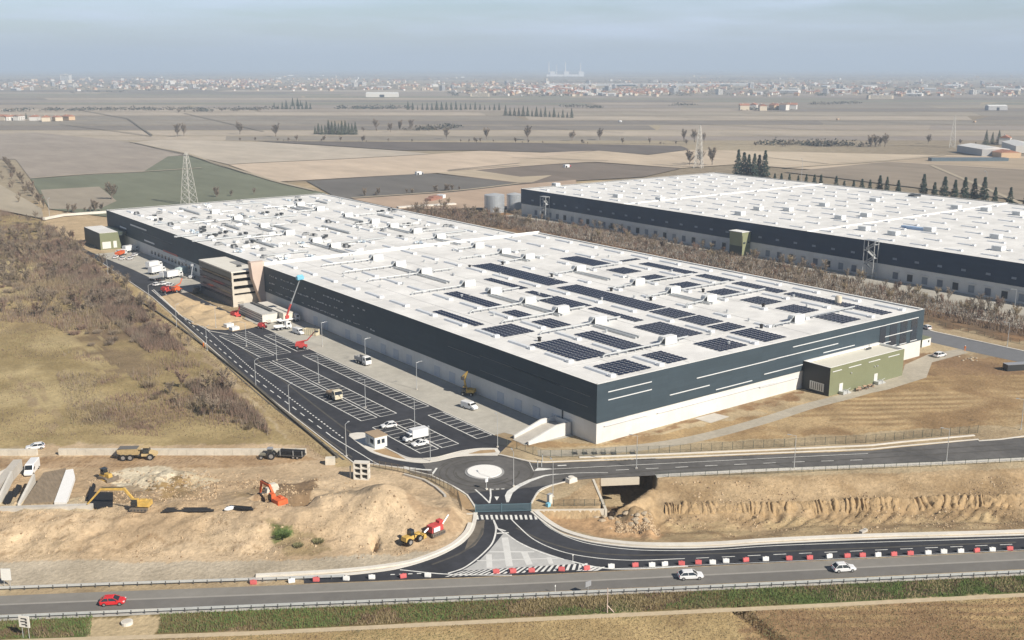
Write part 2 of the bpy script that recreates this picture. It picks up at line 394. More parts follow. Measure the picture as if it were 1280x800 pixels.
# right hand basin
bank = mixc(S(168, 140, 102), S(198, 170, 130), smooth(.3, .7, n2 * .5 + n3 * .5))
paint([(745, 600), (820, 597), (950, 596), (1290, 585), (1500, 578), (1500, 660), (1280, 665), (1000, 670), (900, 676), (800, 678), (751, 673), (690, 656), (668, 640)], bank, .4)
paint([(830, 636), (1280, 622), (1280, 662), (900, 672), (830, 672)], S(196, 170, 126), 1, smooth(.3, .6, n3))
paint([(668, 641), (750, 641), (830, 650), (830, 672), (751, 672), (690, 655)], S(196, 158, 115), .6)
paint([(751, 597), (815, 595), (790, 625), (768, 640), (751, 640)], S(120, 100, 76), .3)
# earth by the right hand wall
paint([(625, 560), (690, 560), (960, 548), (1280, 530), (1500, 520), (1500, 450), (1290, 440), (1165, 455), (1000, 510), (745, 556), (640, 548)], mixc(S(158, 128, 90), S(188, 158, 112), smooth(.3, .7, n2)), 1)
paint([(960, 505), (1130, 490), (1280, 485), (1280, 530), (960, 545)], S(196, 168, 124), 4, smooth(.35, .6, n2) * .8)
paint([(755, 555), (900, 522), (1000, 500), (1000, 486), (870, 522), (755, 552)], S(150, 118, 84), 1, smooth(.3, .6, n3))
rt = (np.sin((XN * .55 + YN * .84 + 3 * n2) * 1.6) * .5 + .5)
paint([(985, 520), (1140, 455), (1290, 452), (1290, 520), (1100, 535)], S(150, 120, 82), 3, rt * smooth(.4, .6, n2) * .8)
paint([(1120, 440), (1290, 445), (1290, 468), (1120, 470)], S(150, 120, 88), 2, smooth(.3, .6, n2))
# wood floor between the two warehouses
paint([(480, 262), (640, 262), (800, 296), (960, 330), (1290, 392), (1500, 420), (1500, 455), (1290, 432), (1150, 402), (940, 350), (700, 300)], mixc(S(120, 100, 78), S(158, 122, 86), smooth(.3, .7, n2)), 3)
# near verge, path and dry field
paint([(-400, 778), (0, 773), (330, 758), (650, 744), (970, 730), (1280, 715), (1600, 700), (1600, 727), (1280, 742), (970, 758), (650, 773), (320, 790), (0, 806), (-400, 822)], mixc(S(128, 112, 72), S(100, 112, 60), smooth(.4, .62, n2)), .6)
paint([(116, 771), (201, 768), (198, 795), (112, 800)], S(198, 176, 136), .8)
fld = mixc(S(176, 148, 100), S(196, 170, 118), smooth(.3, .7, n2 * .5 + n3 * .5))
paint([(-400, 830), (0, 810), (320, 793), (650, 776), (970, 762), (1280, 745), (1600, 730), (1600, 1100), (-400, 1100)], fld, .3)
paint([(945, 762), (1280, 748), (1600, 735), (1600, 1000), (1000, 1000), (930, 790)], mixc(S(156, 124, 88), S(192, 162, 112), (np.sin((YN * .80 + XN * .60 + n2 * 2) * 2.2) * .5 + .5) * smooth(.25, .7, n2)), 1)
# ground behind the far wall
paint([(45, 262), (140, 262), (140, 305), (112, 318), (60, 285)], S(196, 170, 132), .8)
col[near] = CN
nx, ny = len(gx), len(gy)
me = bpy.data.meshes.new('ground')
me.vertices.add(nx * ny); me.vertices.foreach_set('co', np.stack([X, Y, Z], 1).ravel())
ii = (np.arange(nx - 1)[:, None] * ny + np.arange(ny - 1)[None, :]).ravel()
F4 = np.stack([ii, ii + ny, ii + ny + 1, ii + 1], 1)
me.loops.add(F4.size); me.loops.foreach_set('vertex_index', F4.ravel())
me.polygons.add(len(F4)); me.polygons.foreach_set('loop_start', np.arange(0, F4.size, 4)); me.polygons.foreach_set('loop_total', np.full(len(F4), 4))
me.update(calc_edges=True); me.validate()
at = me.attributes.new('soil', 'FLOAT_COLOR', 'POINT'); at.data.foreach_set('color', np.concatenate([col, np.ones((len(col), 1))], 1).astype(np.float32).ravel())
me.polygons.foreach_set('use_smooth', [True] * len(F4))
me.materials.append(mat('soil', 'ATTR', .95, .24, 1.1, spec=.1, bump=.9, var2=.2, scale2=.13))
go = struct(bpy.data.objects.new('ground', me)); COL.objects.link(go)

# the teeth marks left by a digger bucket along the foot of the bank
us_ = np.arange(832, 1300, .7); tv = np.linspace(0, 1, 18); UU, TT = np.meshgrid(us_, tv, indexing='ij')
base_v = itp(UU, [830, 950, 1280, 1300], [619, 618, 608, 607.5]); VV = base_v + TT * 10
gxy = [G(a, b) for a, b in zip(UU.ravel(), VV.ravel())]; bx_ = np.array([p[0] for p in gxy]); by_ = np.array([p[1] for p in gxy])
uu = UU.ravel() + (VV.ravel() - 610) * -.5; tt = TT.ravel(); wob = fbm(bx_, by_, 5, 2) - .5
uu = uu + 70 * fbm(uu * .02, uu * 0 + 8, 1, 3); tooth = np.abs(np.sin(uu * PI / 8.5 + wob * 6)) ** .7 * (.35 + 1.3 * fbm(uu * .15, uu * 0 + 5, 1.5, 2)); pres = smooth(.36, .5, fbm(uu * .12, uu * 0 + 3, 6, 2)) * (uu < 1262)
ez = np.minimum(smooth(0, .12, tt), smooth(1, .8, tt)); hz_ = hgt(bx_, by_) - .25 + ez * (.35 + pres * (tooth - .6) * .62 + (fbm(bx_, by_, 1.4, 3) - .5) * .9)
b = MB(); b.v = [(float(a), float(c), float(d)) for a, c, d in zip(bx_, by_, hz_)]; nv = len(tv)
for i in range(len(us_) - 1):
    for j in range(nv - 1): b.f.append((i * nv + j, i * nv + j + 1, (i + 1) * nv + j + 1, (i + 1) * nv + j)); b.m.append(0)
struct(b.build('bank_ridge', mat('bank_soil', tuple(S(182, 153, 112)), .95, .22, 1.4, spec=.1, bump=.8, var2=.15, scale2=.2)))
# ================================================================ FIELDS OF THE PLAIN
def field(name, pts, c, z, px=True, var2=.14, k=1.0, sc=.01):
    l_ = float(c @ np.array([.3, .59, .11])); c = l_ + (c - l_) * .74
    mm = mat('field_%02d_%02d_%02d' % tuple(int(min(.99, q) * 99) for q in c), tuple(float(q * k) for q in c), .95, .08, .08, spec=.1, var2=var2, scale2=sc, stretch=(1, .35, 1))
    m = MB(); m.sheet(GP(pts) if px else pts, z); return struct(m.build(name, mm))
KF = .90
rf = random.Random(11)
pal = [S(158, 143, 128, KF), S(170, 152, 130, KF), S(150, 138, 120, KF), S(182, 164, 138, KF), S(138, 126, 112, KF), S(165, 150, 125, KF), S(150, 135, 122, KF), S(140, 136, 112, KF)]
vrows = [176, 170, 163, 156.5, 150.5, 145, 140, 135.5, 131.5, 128, 125, 122.5, 120, 117.5, 115, 112.5]
for i in range(len(vrows) - 1):
    nst_ = 0; u = -500 - rf.random() * 200; v0, v1 = vrows[i], vrows[i + 1]
    while u < 1800:
        w = rf.uniform(120, 420) * (.6 + .03 * (v0 - 95)); sk = rf.uniform(-25, 25); e = .35
        field('field', [(u, v0 - e), (u + w - 3, v0 - e + rf.uniform(-1, 1) * .3), (u + w - 3 + sk, v1 + e), (u + sk, v1 + e)], pal[rf.randrange(len(pal))], .05 + .02 * i + .006 * nst_); nst_ = (nst_ + 1) % 3
        u += w
fields = [
 ([(-400, 176), (0, 168), (45, 166), (167, 178), (237, 194), (210, 196), (178, 216), (38, 224), (20, 200), (-400, 190)], (160, 145, 128)),
 ([(38, 224), (113, 219), (178, 216), (210, 196), (237, 195), (276, 208), (309, 218), (345, 229), (408, 242), (330, 275), (160, 275), (120, 270), (62, 262), (48, 240)], (116, 121, 92)),
 ([(51, 238), (124, 234), (146, 252), (124, 262), (62, 262)], (160, 146, 122)),
 ([(168, 178), (205, 175), (330, 178), (500, 189), (539, 193), (430, 199), (320, 204), (285, 206)], (188, 172, 148)),
 ([(286, 206.5), (320, 204.5), (430, 199.5), (539, 193.5), (600, 189), (679, 191.5), (748, 188.5), (650, 200), (650, 209), (547, 217), (470, 221), (382, 226), (345, 228)], (202, 176, 144)),
 ([(383, 227), (470, 221.5), (539, 217.5), (650, 230), (640, 240), (567, 241), (449, 250), (425, 250)], (112, 106, 98)),
 ([(320, 177), (650, 179.2), (851, 183), (862, 187.6), (810, 194), (748, 189), (679, 191), (600, 188.5), (500, 188.5), (405, 182)], (112, 101, 92)),
 ([(650, 200), (748, 189), (810, 194.5), (862, 188), (923, 189), (1164, 194.5), (1280, 196), (1500, 200), (1500, 222), (1240, 220), (1000, 212), (923, 206), (851, 211), (743, 203), (690, 206), (650, 209)], (196, 172, 138)),
 ([(547, 217.5), (650, 209.5), (690, 206.5), (743, 204), (851, 211.5), (805, 222), (650, 231)], (128, 112, 96)),
 ([(545, 217), (590, 213), (650, 222), (690, 220), (665, 229), (650, 229.5)], (186, 165, 130)),
 ([(925, 190), (1164, 195), (1110, 201), (960, 209), (940, 200)], (198, 176, 142)),
 ([(980, 216), (1110, 203), (1280, 213), (1500, 228), (1500, 275), (1280, 252), (1050, 224)], (150, 132, 108)),
 ([(1110, 202), (1180, 196), (1500, 206), (1500, 226), (1280, 212)], (178, 154, 120)),
 ([(440, 250), (567, 241.5), (650, 232), (720, 226), (720, 262), (590, 262), (500, 263)], (186, 154, 122)),
 ([(-400, 215), (0, 232), (52, 262), (55, 275), (0, 264), (-400, 262)], (176, 160, 130)),
]
for i, (p, c) in enumerate(fields): field('field', p, S(*c, KF + .05), .45 + .03 * i, sc=.03)
trk = mat('farm_track', tuple(S(196, 180, 152, .7)), .95, .1, .2)
for pts, w in (([(163, 178), (172, 180), (200, 186), (237, 194), (270, 206), (309, 217), (345, 228), (395, 240)], 4), ([(40, 224), (113, 218.6), (180, 215.6), (252, 211)], 4), ([(-200, 166), (0, 164.6)], 5),
               ([(440, 249), (567, 240), (650, 230.5)], 4), ([(980, 211), (1110, 202), (1180, 195)], 5), ([(1164, 208), (1225, 234), (1290, 262)], 4), ([(320, 176), (650, 178.6), (1100, 181.5), (1280, 185)], 3.5)):
    m = MB(); m.ribbon(curve(GP(pts), 5), w, 1.0 + .01 * w); struct(m.build('farm_track', trk))
dtk = mat('field_ditch', tuple(S(132, 122, 106, .75)), .95, .1, .2)
for pts, w in (([(100, 138), (160, 149), (190, 170)], 6), ([(75, 156), (140, 164), (190, 171)], 5), ([(640, 157), (780, 167)], 6), ([(800, 152), (1000, 162), (1280, 168)], 7), ([(900, 167), (1100, 177)], 5), ([(230, 142), (330, 165)], 5), ([(650, 205), (560, 214)], 4), ([(640, 198), (760, 202)], 4), ([(560, 215), (620, 210), (650, 208)], 4), ([(168, 179.5), (237, 195.5), (309, 218.5)], 3), ([(950, 197), (1035, 206)], 3), ([(820, 146), (1280, 158)], 8), ([(500, 168), (650, 175)], 4)):
    m = MB(); m.ribbon(GP(pts), w * .55, 1.1 + .01 * w); struct(m.build('field_ditch', dtk))
# ================================================================ ROADS
ASPH = mat('asphalt_fresh', (.040, .042, .050), .85, .24, .5, spec=.3, var2=.34, scale2=.07)
ASPR = mat('asphalt_road', (.118, .114, .11), .85, .2, .6, spec=.3, var2=.28, scale2=.08)
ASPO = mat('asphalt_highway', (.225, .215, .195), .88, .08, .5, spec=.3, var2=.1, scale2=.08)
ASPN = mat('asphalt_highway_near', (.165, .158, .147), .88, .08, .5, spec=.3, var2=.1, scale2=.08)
PAINT = mat('road_paint', (.70, .70, .67), .7, .22, 1.2, var2=.12, scale2=.2)
PAINTW = mat('road_paint_worn', (.5, .5, .48), .8, .3, 1.2)
CONC = mat('concrete', (.5, .47, .42), .9, .1, .6, var2=.12, scale2=.08)
CONCL = mat('concrete_light', (.66, .63, .57), .9, .08, .6, var2=.1, scale2=.1)
YARD = mat('concrete_yard', (.43, .41, .36), .9, .1, .5, var2=.14, scale2=.07)
GRAV = mat('gravel_path', (.40, .36, .29), .95, .12, .8, var2=.12, scale2=.1)
ISL = mat('earth_island', tuple(S(182, 150, 108)), .95, .15, .8, bump=.3)
def sheet(name, pts, z, m, px=True):
    b = MB(); b.sheet(GP(pts) if px else pts, z); return struct(b.build(name, m))
HF = GP([(-420, 763.5), (0, 745), (330, 732.5), (650, 720), (970, 704), (1280, 689), (1700, 668)])
HN = GP([(-420, 789), (0, 768.5), (330, 755), (650, 741), (970, 726.5), (1280, 711.5), (1700, 691)])
HM = [((a[0] * .52 + b[0] * .48), (a[1] * .52 + b[1] * .48)) for a, b in zip(HF, HN)]
hf, hn, hm = curve(HF, 4), curve(HN, 4), curve(HM, 4)
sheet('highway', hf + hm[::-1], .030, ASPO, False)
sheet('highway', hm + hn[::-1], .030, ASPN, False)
PATHF = mat('joint_light', (.30, .285, .26), .9, .08, .7)
b = MB(); b.ribbon(hm, .55, .036); struct(b.build('road_marking', PATHF))
# site roads: car park, roundabout, upper road
ROADS = [(60, 288), (128, 330), (190, 372), (320, 485), (441, 579), (464, 580), (500, 585), (537.5, 594), (562.5, 606), (584, 619), (594, 634), (593.5, 641), (664, 640), (664, 628), (672.5, 615), (685, 608.5), (697.5, 604), (714, 600), (744, 597.8), (819, 594), (860, 591.5), (950, 586.5), (1182, 577.5), (1282, 572), (1500, 560),
         (1500, 534), (1280, 547), (1223, 550), (1130, 559), (1089, 563.5), (970, 568), (820, 574), (681, 579), (666, 578.5), (622.5, 569), (640, 551.5), (615, 543)]
site = GP(ROADS) + [(-16, 160), (-16, 236), (-18, 330), (-20, 358)]
sheet('site_road', site, .030, ASPH, False)
# slightly older, greyer asphalt of the upper road and of the roundabout
sheet('site_road', [(697.5, 605), (714, 600.8), (744, 598), (819, 594.3), (950, 586.8), (1182, 577.8), (1282, 572.3), (1500, 560.3), (1500, 534.3), (1280, 547.3), (1223, 550.3), (1130, 559.3), (1089, 563.8), (970, 568.3), (820, 574.3), (681, 579.3), (666, 579), (640, 574), (622, 569.6), (600, 569), (570, 572.5), (545, 577), (528, 580), (536, 592), (560, 604), (584, 617), (620, 612), (650, 611)], .036, ASPR)
# junction with the highway
OUT_R = [(664, 640), (668, 643), (681, 654), (700, 666.5), (725, 674.5), (751, 679.5), (795, 684), (850, 685), (900, 683.5), (970, 679), (1100, 673.5), (1280, 668.5), (1700, 652)]
OUT_L = [(594, 641), (592, 650), (588, 663), (578, 675), (567, 683), (548, 693), (526, 701), (505, 707), (480, 712), (423, 718), (380, 721)]
jr = curve(GP(OUT_R), 5); jl = curve(GP(OUT_L), 5)
bot = [(p[0], p[1]) for p in GP([(380, 729.6), (650, 719.2), (970, 703.2), (1280, 688.2), (1700, 667.2)])]
sheet('slip_road', jl + bot + jr[::-1], .026, ASPH, False)
TRI = mat('painted_island', (.44, .44, .43), .9, .12, .4, var2=.1, scale2=.15)
sheet('painted_island', [(630, 666), (640, 673), (662, 684), (690, 694), (718, 703), (719, 705.2), (588, 713), (578, 713), (584, 710), (600, 700), (612, 688), (622, 676)], .034, TRI)
STAIN = mat('painted_island_light', (.62, .62, .6), .9, .1, .5)
b = MB()
for (x0, y0), (x1, y1), w in (((631, 672), (637, 708), 1.3), ((655, 690), (662, 706), 1.2), ((611, 693), (612, 710), 1.1), ((612, 690), (668, 690), .5), ((596, 701), (700, 698), .35), ((686, 697), (689, 705), .9)):
    b.ribbon(GP([(x0, y0), (x1, y1)]), w, .039 + len(b.f) * .0006)
struct(b.build('road_marking', STAIN))
# ---- painted lines
pm = MB()
def line(pts, w=.18, z=.05, sm=True, px=True): 
    P = GP(pts) if px else pts; z += .0002 * (len(pm.f) % 37)
    pm.ribbon(curve(P, 6) if sm and len(P) > 2 else P, w, z)
def dashes(pts, on, off, w=.15, z=.05, px=True, sm=True):
    P = [Vector(p) for p in (curve(GP(pts) if px else pts, 8) if sm else (GP(pts) if px else pts))]
    acc = 0.0; state = True; cur = [P[0]]
    for a, c in zip(P, P[1:]):
        L = (c - a).length; t = 0.0
        while L > 0 and acc + (L - t) >= (on if state else off):
            t += (on if state else off) - acc; q = a.lerp(c, t / L)
            if state: cur.append(q); pm.ribbon(cur, w, z)
            state = not state; acc = 0.0; cur = [q]
        acc += L - t
        if state: cur.append(c)
SL = [(-60.5, -16), (-52.6, 24.8)]
line([(594, 644), (592, 655), (588, 665), (578, 677), (567, 685), (548, 695), (526, 703)], .3)
line([(617, 650), (620, 662), (616, 678), (606, 690), (592, 702), (578, 711), (560, 717)], .35)
line([(617, 650), (622, 661), (629.5, 666)], .3, sm=False)
line([(638, 648), (648, 658), (668, 675), (700, 689), (740, 697), (790, 700.5), (856, 698.5)], .25)
line([(631, 666), (650, 679), (680, 692), (715, 702), (752, 710), (790, 711.5), (860, 708)], .35)
line([(669, 645), (690, 662), (720, 675.5), (751, 682.5), (795, 687.5), (850, 688.5), (900, 687), (1000, 681), (1280, 672.5)], .22)
dashes([(870, 698), (1000, 692), (1280, 680), (1600, 667)], 2.5, 2.5, .2)
line([(622, 661), (632, 664)], .5, sm=False); line([(621, 667), (636, 666)], .5, sm=False)
line([(500, 712.5), (560, 718), (640, 719.4)], .3); line([(770, 711), (970, 702.6), (1280, 687.4)], .12, sm=False)
dashes([(488, 718.5), (540, 716.5)], .8, .8, .3)
# zebra
for k in range(13):
    u0 = 560 + (285 + k * 48.75) / 8
    pm.sheet(GP([(u0 - 1.3, 644), (u0 + 1.7, 644), (u0 + 3.1, 649.6), (u0 + .1, 649.6)]), .052)
# hatched band between slip road and highway
hb0, hb1 = Vector(G(568, 714.6)), Vector(G(728, 704.6)); hc0, hc1 = Vector(G(556, 721.4)), Vector(G(738, 711.6))
nst = 23
for k in range(nst):
    t0, t1 = k / nst, (k + .5) / nst; s = 1.1 / nst
    pm.sheet([tuple(hc0.lerp(hc1, t0)), tuple(hc0.lerp(hc1, t1)), tuple(hb0.lerp(hb1, t1 + s * 1.3)), tuple(hb0.lerp(hb1, t0 + s * 1.3))], .05)
for k in range(4):
    u = 722 + k * 7
    pm.sheet(GP([(u, 703.5 + k * 1.5), (u + 5, 705 + k * 1.5), (u + 14, 708.6), (u + 4, 713.6), (u - 2, 714), (u + 8, 709)]), .05)
# roundabout lines, triangles
line([(610 - 16, 612), (603, 620), (612, 629)], .35, sm=False); line([(613, 611), (613.5, 620), (612, 629)], .35, sm=False)
dashes([(613, 612), (636, 611)], .7, .5, .4)
pm.sheet(GP([(618, 621), (624, 621), (621, 626)]), .05)
pm.sheet(GP([(633, 628), (631, 620), (634, 614), (645, 607), (660, 600), (680, 594), (700, 592), (681, 595.5), (664, 602), (650, 609), (641, 616), (636, 628)]), .05)
line([(681, 594.5), (720, 591.5), (760, 591)], .2); line([(662, 578), (667, 589), (690, 586.5), (720, 585), (960, 573), (1085, 567)], .2, sm=False)
pm.sheet(GP([(668, 588.5), (672, 585), (690, 586), (680, 588)]), .05)
dashes([(770, 587.8), (960, 579), (1090, 574.5)], 3, 4, .22)
line([(664.5, 627), (674, 613), (690, 606), (714, 601.5)], .25)
line([(697, 582.3), (708, 581.7)], .5)
line([(538, 593.5), (562, 605), (583, 618), (592, 632)], .25)
# left road lines
LK = [(195, 375), (320, 484), (441, 578)]
dashes([(200, 372), (318, 473), (415, 546)], 3, 3, .3, sm=False)
dashes([(205, 366), (318, 464), (432, 550)], 1, 1, .35, sm=False)
line([(413, 545), (450, 567), (475, 581), (500, 584), (540, 588)], .25)
line([(192, 362), (228, 396)], .3, sm=False)
pm.sheet(GP([(505, 583), (528, 586.5), (540, 587), (538, 588.5), (500, 586)]), .05)
line([(539, 595), (546, 585)], .45, sm=False)
# car park bays (site grid metres)
def bays(x0, x1, y0, y1, mid=None, pitch=2.5, pt=None):
    n = max(1, round((y1 - y0) / pitch))
    for k in range(n + 1):
        y = y0 + (y1 - y0) * k / n; pm.ribbon([(x0, y), (x1, y)] if mid is None else [(x0, y), (mid - .55, y)], .2, .05)
        if mid is not None: pm.ribbon([(mid + .55, y), (x1, y)], .2, .05)
    for x in ([x0, x1] if mid is None else [x0, x1, mid - .55, mid + .55]): pm.ribbon([(x, y0), (x, y1)], .28, .052)
bays(-37.4, -26.8, 50, 118.2, -32.2)
bays(-37.6, -26.6, 20.6, 43.8, -31.9)
bays(-33.0, -22.6, 124.0, 158.5, -27.9)
bays(-21.2, -16.6, 50, 118.2); bays(-20.9, -16.4, 20.9, 43.6); bays(-20.4, -16.4, 124, 150)
struct(pm.build('road_marking', PAINT))
# tyre marks, paving seams and dust carried out of the site
tm_ = MB(); rt2 = random.Random(4); cx_, cy_ = G(605.7, 590.3)
for k in range(14):
    r_ = rt2.uniform(6.2, 11.5); a0 = rt2.uniform(0, 6.28); a1 = a0 + rt2.uniform(.7, 2.2); tm_.ribbon([(cx_ + r_ * math.cos(a), cy_ + r_ * math.sin(a)) for a in np.linspace(a0, a1, 14)], rt2.uniform(.2, .5), .041 + .0004 * k)
for pts_ in ([(230, 400), (330, 490), (440, 572)], [(215, 395), (322, 492), (430, 575)], [(690, 600), (850, 586), (1000, 578), (1270, 562)], [(690, 588), (850, 578), (1000, 572), (1270, 555)], [(645, 660), (690, 680), (760, 693), (900, 692), (1270, 678)], [(604, 660), (596, 676), (575, 692), (540, 706)], [(290, 425), (430, 535), (480, 562)]):
    tm_.ribbon(curve(GP(pts_), 6), .5, .0475)
struct(tm_.build('road_marking', mat('tyre_dust', (.085, .08, .072), .9, .3, .6)))
dust_ = mat('site_dust', (.15, .13, .105), .95, .3, .5)
sheet('road_dust', [(596, 652), (606, 650), (604, 668), (594, 682), (580, 690), (586, 672)], .0405, dust_); sheet('road_dust', [(506, 586), (520, 588), (545, 596), (560, 604), (540, 598), (515, 592)], .0405, dust_)
# concrete yard, gravel path, kerbs
sheet('concrete_yard', [(-15.8, 20.5), (-15.8, 160), (-15.8, 178), (-4, 194), (-.05, 194), (-.05, 8), (-10, 9.2), (-12.8, 20.5)], .045, YARD, False)
sheet('concrete_yard', [(-18, 236), (-18, 300), (-20, 352), (-.05, 352), (-.05, 234)], .045, YARD, False)
hs_ = mat('heaped_sand', tuple(S(208, 180, 138)), .95, .14, .6, bump=.6, var2=.12, scale2=.15)
sheet('dirt_patch', [(200, 371), (222, 366), (250, 379), (290, 393), (325, 408), (300, 413), (262, 412), (228, 395)], .05, mat('heaped_sand', tuple(S(208, 180, 138)), .95, .14, .6, bump=.6, var2=.12, scale2=.15))
gp = curve(GP([(672, 566.5), (720, 566), (790, 560.5), (850, 552), (900, 541), (960, 524), (1010, 508), (1060, 495), (1110, 480), (1140, 468)]), 5)
b = MB(); b.ribbon(gp, 4.2, .02); struct(b.build('gravel_path', GRAV))
sheet('gravel_path', [(1020, 505), (1066, 487), (1128, 466.5), (1131, 456), (1160, 443), (1200, 436), (1210, 441), (1165, 453), (1158, 472), (1110, 487)], .028, GRAV)
sheet('gravel_path', [(868, 523), (893, 516.5), (912, 521), (888, 529)], .034, CONC)
sheet('back_road', ([(1400, 466), (1280, 439.5), (1220, 426.5), (1167, 415), (1148, 407), (1148, 423), (1166, 428.5), (1190, 434), (1208, 438.5), (1280, 454), (1400, 481)]), .03, mat('asphalt_grey', (.16, .165, .175), .9, .1, .4))
kb = MB()
kb.ribbon(curve(GP([(594.5, 641), (593, 652), (589, 664), (579, 676), (567.5, 684), (548, 694), (526, 702), (505, 708), (480, 713), (423, 719), (320, 724.5)]), 5), .8, .0, h=.16)
kb.ribbon(curve(GP([(588, 655), (583, 666), (572, 677), (560, 685), (540, 694), (515, 702.5), (480, 708.5), (423, 714.5), (320, 720.5)]), 5), .9, .0, h=.35)
kb.ribbon(jr, .5, 0, h=.15)
kb.ribbon(curve(GP([(670, 640), (683, 651), (703, 663), (727, 671), (752, 676), (795, 680.5), (850, 681.3), (900, 679.8), (970, 675.2), (1100, 669.7), (1280, 664.7), (1700, 648)]), 5), 1.1, 0, h=.3)
kb.ribbon(GP([(128, 329), (190, 371), (320, 484.5), (441, 578)]), .3, .0, h=.15); kb.ribbon(GP([(1150, 407.5), (1167, 414.5), (1220, 426), (1280, 439), (1400, 465.5)]), .7, 0, h=.15)
kb.ribbon(GP([(441, 578), (464, 580), (500, 585), (537.5, 594), (562.5, 606), (584, 619), (594, 634)]), .35, .0, h=.15)
kb.ribbon(curve(GP([(664, 630), (672.5, 616), (685, 609), (697.5, 604.8), (714, 601)]), 5), .3, 0, h=.15)
kb.ribbon(GP([(820, 595.5), (860, 593), (950, 588.3), (1182, 579.2), (1282, 574), (1500, 562)]), 1.5, 0, h=.14)
kb.ribbon(GP([(1500, 532.5), (1280, 545.5), (1250, 549.5), (1223, 551.3)]), .5, 0, h=.14)
kb.ribbon(GP([(1223, 549.3), (1130, 557.5), (1089, 561.5), (970, 566.3), (820, 572.5), (681, 577.8), (660, 576.5), (622.5, 568)]), .45, 0, h=.14)
kb.ribbon(GP([(1218, 544.5), (1130, 552.5), (1089, 557), (970, 562.3), (820, 568.5), (724, 572)]), .6, 0, h=.2)
kb.ribbon(curve(GP([(437, 545), (455, 559), (466, 566), (482, 571.5), (500, 575.5), (526, 578.5), (545, 576.5), (570, 571), (595, 569.3), (622, 569.3)]), 5), .5, 0, h=.15)
kb.ribbon(curve(GP([(480, 559), (507, 571.5), (525, 573.5), (545, 572), (563, 567.5), (580, 563.5), (600, 561), (622, 561)]), 5), .35, 0, h=.14)
kb.ribbon(GP([(190, 363), (228, 396), (262, 414), (285, 418)]), .35, 0, h=.14)
kb.ribbon([(-15.9, 20.5), (-15.9, 160)], .25, 0, h=.12)
struct(kb.build('kerb', CONCL))
b = MB(); b.ribbon(GP([(-420, 822.5), (0, 802.5), (320, 791.5), (650, 775), (970, 759.7), (1280, 743.7), (1700, 722)]), 1.3, .02); struct(b.build('path', mat('pale_path', tuple(S(204, 184, 150)), .95, .15, .8)))
for k, (u_, v_, r_, h_) in enumerate(((232, 379, 5.5, 1.5), (250, 386, 6, 1.8), (268, 391, 5, 1.3), (285, 399, 6, 1.6), (262, 402, 6.5, 1.2), (240, 391, 5, 1.0), (300, 405, 5, 1.1))):
    x, y = G(u_, v_); b = MB(); na = 22
    for i in range(6):
        for a in range(na):
            an = 2 * PI * a / na; f = i / 5; rr_ = r_ * f * (1 + .35 * float(fbm(np.array([x + math.cos(an) * 3]), np.array([y + math.sin(an) * 3 + k]), 2, 2)[0] - .5)); b.v.append((x + rr_ * math.cos(an), y + rr_ * math.sin(an), .03 + h_ * (1 - f) ** 1.2 * (.75 + .5 * float(fbm(np.array([x + rr_ * math.cos(an)]), np.array([y + rr_ * math.sin(an)]), 1.6, 2)[0]))))
    for i in range(5):
        for a in range(na): b.f.append((i * na + a, (i + 1) * na + a, (i + 1) * na + (a + 1) % na, i * na + (a + 1) % na)); b.m.append(0)
    o = b.build('sand_heap', hs_, None, None, 0, True); tag(o, 'low heap of sandy soil between the left road and the office block', 'sand heap', 'sand heaps before the office block')
# raised islands
b = MB(); b.prism(curve(GP([(437, 545), (455, 559), (466, 566), (482, 571.5), (500, 575.5), (526, 578.5), (545, 576.5), (570, 571), (595, 569.3), (622, 569.3), (622, 561.5), (600, 561.5), (580, 564.5), (563, 568.5), (545, 573), (525, 574.5), (507, 572.5), (480, 560), (465, 545), (453, 541), (440, 542)]), 2, True), .0, .13); struct(b.build('traffic_island', CONCL))
sheet('traffic_island', [(466, 564), (482, 561), (496, 568), (508, 575), (495, 573), (480, 569)], .137, ISL)
sheet('traffic_island', [(585, 568), (600, 563.5), (618, 562.5), (620, 566), (600, 567.5)], .137, ISL)
b = MB(); c0 = G(605.7, 590.3)
b.cyl((c0[0], c0[1], .16), 3.95, .32, 40); struct(b.build('roundabout_island', mat('white_gravel', (.8, .79, .76), .9, .05, 1.5)))
b = MB(); b.cyl((c0[0], c0[1], .075), 4.5, .15, 40); struct(b.build('kerb', mat('kerb_ring', (.3, .3, .3), .9)))
# ================================================================ BUILDINGS
def onplane(u, v, axis_, val):
    """sight line cut with the vertical plane x=val or y=val"""
    a, b = G(u, v, 0); d = (a - CAMX, b - CAMY, -CAMH)
    t = (val - CAMX) / d[0] if axis_ == 'x' else (val - CAMY) / d[1]
    return CAMX + d[0] * t, CAMY + d[1] * t, CAMH + d[2] * t
CLAD = mat('cladding_dark', (.047, .068, .086), .6, .07, .25, spec=.2, panel=(6.0, 1.05, .012, .06, .7))
WHITEW = mat('wall_white', (.65, .645, .62), .8, .06, .3, var2=.07, scale2=.08, panel=(2.5, 12, .012, .02, .72))
ROOFW = mat('roof_membrane', (.715, .71, .69), .7, .05, .5, var2=.15, scale2=.07)
ROOFC = mat('roof_trim', (.82, .82, .8), .6, .03, 1)
STRIP = mat('light_strip', (.66, .68, .70), .5, .1, 1)
WIN = mat('window_glass', (.03, .04, .055), .15, .1, .5, spec=.8)
METAL = mat('galvanised_metal', (.55, .57, .58), .42, .1, 1.2, metal=.35)
DUCTM = mat('duct_metal', (.50, .52, .53), .4, .1, 1.0, metal=.25)
UNITW = mat('unit_white', (.78, .79, .78), .5, .06, 1)
DARKM = mat('dark_grille', (.07, .075, .08), .6, .1, 2)
BLACKM = mat('black_rubber', (.016, .016, .018), .7, .1, 2)
GREENC = mat('cladding_green', (.195, .21, .125), .55, .06, .3, spec=.4)
